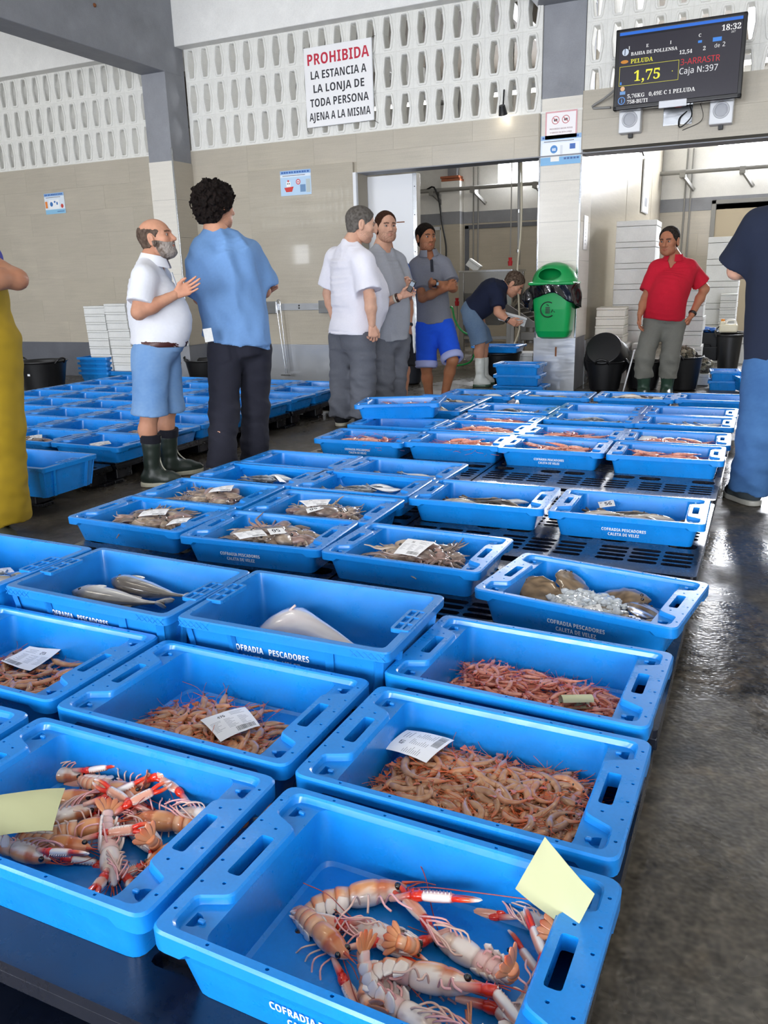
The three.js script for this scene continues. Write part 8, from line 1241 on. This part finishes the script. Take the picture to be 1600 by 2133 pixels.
// ---------------------------------------------------------------- machines of the back room
{
  const S = std(0x9d9c99, 0.35, { metalness: 0.6, roughnessMap: metalRough }), D = std(0x6d6b67, 0.45, { metalness: 0.5 });
  const t = thing('steel_hopper', 'square stainless steel hopper on legs behind the bending man', 'hopper', [-3.85, 0, -12.3]);
  const top = roundPoly(rect(0.4, 0.35), 0.01), mid = roundPoly(rect(0.39, 0.34), 0.01), low = roundPoly(rect(0.16, 0.14), 0.01);
  part('bowl', [loft(top, 1.29, mid, 0.98), loft(mid, 0.98, low, 0.5), loft(roundPoly(rect(0.385, 0.335), 0.01), 1.29, roundPoly(rect(0.37, 0.32), 0.01), 0.98)].map(uvXZ), S, t); part('rim', boxUV(flat(roundPoly(rect(0.42, 0.37), 0.01), 1.305, [roundPoly(rect(0.385, 0.335), 0.01)], 0.025)), M.steel, t);
  for (const x of [-0.37, 0.37]) for (const z of [-0.32, 0.32]) { const l = part('leg', rbox(x - 0.035, 0, z - 0.035, x + 0.035, 1.28, z + 0.035, 0.004), S, t); part('foot', cyl(0.06, 0.04, 0.03, x, 0, z, 14), S, l); }
  part('brace', rbox(-0.37, 0.3, 0.3, 0.37, 0.35, 0.34, 0.004), S, t);
  const b = foamBox('white box tipped over the steel hopper', -4.16, 1.33, -12.25, 0.2, 0.12, 0.22, 0.2); b.rotation.z = -0.62;
  const c = thing('conveyor', 'inclined steel conveyor with slatted belt between the hopper and the pillar', 'conveyor', [-2.95, 0, -12.0]);
  part('side_plate', beamBox([-0.55, 0.75, 0.3], [0.28, 0.22, 0.3], 0.03, 0.2), D, c); part('side_plate', beamBox([-0.55, 0.75, -0.3], [0.28, 0.22, -0.3], 0.03, 0.2), D, c);
  for (let i = 0; i < 9; i++) part('slat', rbox(-0.03, -0.006, -0.29, 0.03, 0.006, 0.29, 0.002), S, c).position.set(-0.5 + i * 0.09, 0.8 - i * 0.058, 0);
  for (const [x, h] of [[-0.4, 0.62], [0.15, 0.28]]) for (const z of [-0.28, 0.28]) part('leg', rbox(x - 0.025, 0, z - 0.025, x + 0.025, h, z + 0.025, 0.003), S, c);
  part('motor', [cyl(0.09, 0.09, 0.22, -0.1, 0.28, 0.34, 18), rbox(-0.24, 0.32, 0.3, 0.06, 0.44, 0.46, 0.01)], D, c).userData.kind = 'stuff';
  for (let i = 0; i < 8; i++) part('slat', rbox(0.16, 0.56 + i * 0.05, 0.1, 0.66, 0.59 + i * 0.05, 0.13, 0.003), std(0xd4cfbe, 0.6), c);
  const h = thing('hose_pipe', 'vertical grey pipe with a pale hose hanging before the far wall', 'hose', [0, 0, 0]);
  part('pipe', bar([-3.13, 4.6, -11], [-3.08, 1.35, -11], 0.02), M.pipe, h); part('hose', tube([[-3.08, 3.4, -10.97], [-3.05, 1.8, -10.97], [-3.08, 1.3, -10.95], [-3.05, 0.8, -10.95], [-3.04, 0.5, -10.95], [-3.1, 0.3, -10.9], [-3.2, 0.06, -10.8]], 0.013, 40, 8), std(0xc9c2ac, 0.5), h); part('clamp', [cyl(0.028, 0.028, 0.04, -3.09, 2.0, -11, 12), cyl(0.028, 0.028, 0.04, -3.085, 1.5, -11, 12)], M.steel, h);
  const k = thing('black_cable', 'black cable drooping from the pipe rail left of the doorway', 'cable', [0, 0, 0]); part('cord', tube([[-5.97, 2.8, -15.0], [-5.83, 2.83, -14.96], [-5.72, 2.6, -14.95], [-5.66, 2.2, -14.95], [-5.58, 1.75, -14.95], [-5.6, 1.4, -14.95], [-5.65, 0.8, -14.95]], 0.016, 40, 7), M.black, k); part('plug', cyl(0.03, 0.026, 0.1, -5.65, 0.72, -14.95, 12), M.black, k);
  for (const [l, x, y, z, cord] of [['red power plug hanging on a cord above the hopper', -3.632, 1.36, -12.5, 1], ['red power plug on its stand left of the hopper', -4.487, 0.78, -12.5, 0]]) { const p = thing('power_plug', l, 'plug', [x, y, z]); part('body', [cyl(0.03, 0.036, 0.07, 0, 0, 0, 14), cyl(0.022, 0.03, 0.05, 0, 0.07, 0, 14)], std(0xc8202c, 0.4), p); part('cord', cord ? bar([0, 0.12, 0], [0, 3.24, 0], 0.009) : tube([[0, 0, 0], [0.01, -0.15, 0], [-0.03, -0.5, 0.05], [0.0, -0.76, 0.1]], 0.009, 20, 6), M.pipe, p); }
  const gh = thing('green_hose', 'green garden hose looped behind the man in blue shorts', 'hose', [0, 0, 0]); part('hose', tube([[-3.95, 0.35, -10.6], [-3.9, 0.8, -10.55], [-3.84, 0.83, -10.5], [-3.8, 0.67, -10.5], [-3.7, 0.52, -10.5], [-3.55, 0.42, -10.55], [-3.6, 0.12, -10.6], [-3.95, 0.02, -10.65]], 0.012, 50, 8), std(0x12a04c, 0.4), gh); part('coupling', new THREE.CylinderGeometry(0.018, 0.018, 0.05, 12).translate(-3.95, 0.35, -10.6), M.steel, gh);
  for (const [x, n] of [[-5.15, 'first'], [-3.66, 'second'], [-1.45, 'third']]) { const c2 = thing('conduit', `${n} pair of thin vertical conduits on the far wall, counted from the left`, 'conduit', [x, 0, BZ + 0.05]); for (const d of [0, 0.09]) part('pipe', cyl(0.014, 0.014, 2.2, d, 0.95, 0, 10), M.pipe, c2); part('socket_box', rbox(-0.05, 0.86, -0.03, 0.14, 0.98, 0.05, 0.008), M.doorLeaf, c2); }
  const du = thing('slanted_duct', 'dark slanted flap high on the partition right of the pillar', 'duct', [-1.8, 2.95, -11.6]); part('flap', beamBox([0, 0.5, 0.9], [0.02, 0.0, -0.8], 0.04, 0.36), M.pipe, du); part('edge', beamBox([0.03, 0.3, 0.9], [0.05, -0.2, -0.8], 0.02, 0.02), M.black, du);
}
// wire scraper hung on the lock bar of the sliding door
{ const t = thing('floor_scraper', 'thin wire scraper hanging from the lock bar of the sliding door', 'scraper', [0, 0, 0]), z = WZ + 0.14; part('rod', tube([[-5.33, 0.94, z], [-5.345, 1.0, z], [-5.375, 1.0, z], [-5.385, 0.95, z], [-5.36, 0.6, z], [-5.31, 0.12, z]], 0.006, 40, 6), M.steel, t); part('rod', bar([-5.34, 0.95, z], [-5.285, 0.12, z], 0.005), M.steel, t); part('blade', rbox(-5.375, 0.1, z - 0.02, -5.24, 0.122, z + 0.02, 0.004), M.steel, t); }
// what the men hold or carry
{ const d = thing('handset', 'small black handset in the hand of the man in the grey T-shirt', 'device', [-2.736, 1.141, -6.497], 0.3); part('case', rbox(-0.022, -0.05, -0.011, 0.022, 0.05, 0.011, 0.006), M.black, d); part('display', rbox(-0.017, 0.0, 0.01, 0.017, 0.035, 0.0125, 0.001), std(0x8a98a4, 0.15), d); d.rotation.z = -0.5;
  const g = thing('paper_tag', 'white paper tag sticking out of the back pocket of the black jeans', 'tag', [-3.075, 0.9, -4.119]); g.rotation.set(0, 0.7, 0.12); part('slip', rbox(-0.026, -0.04, -0.001, 0.026, 0.04, 0.001, 0.0008), M.foam, g); }

scene.traverse(o => { if (o.isRectAreaLight) return; if (o.isLight) o.castShadow = true; });
renderer.render(scene, camera);
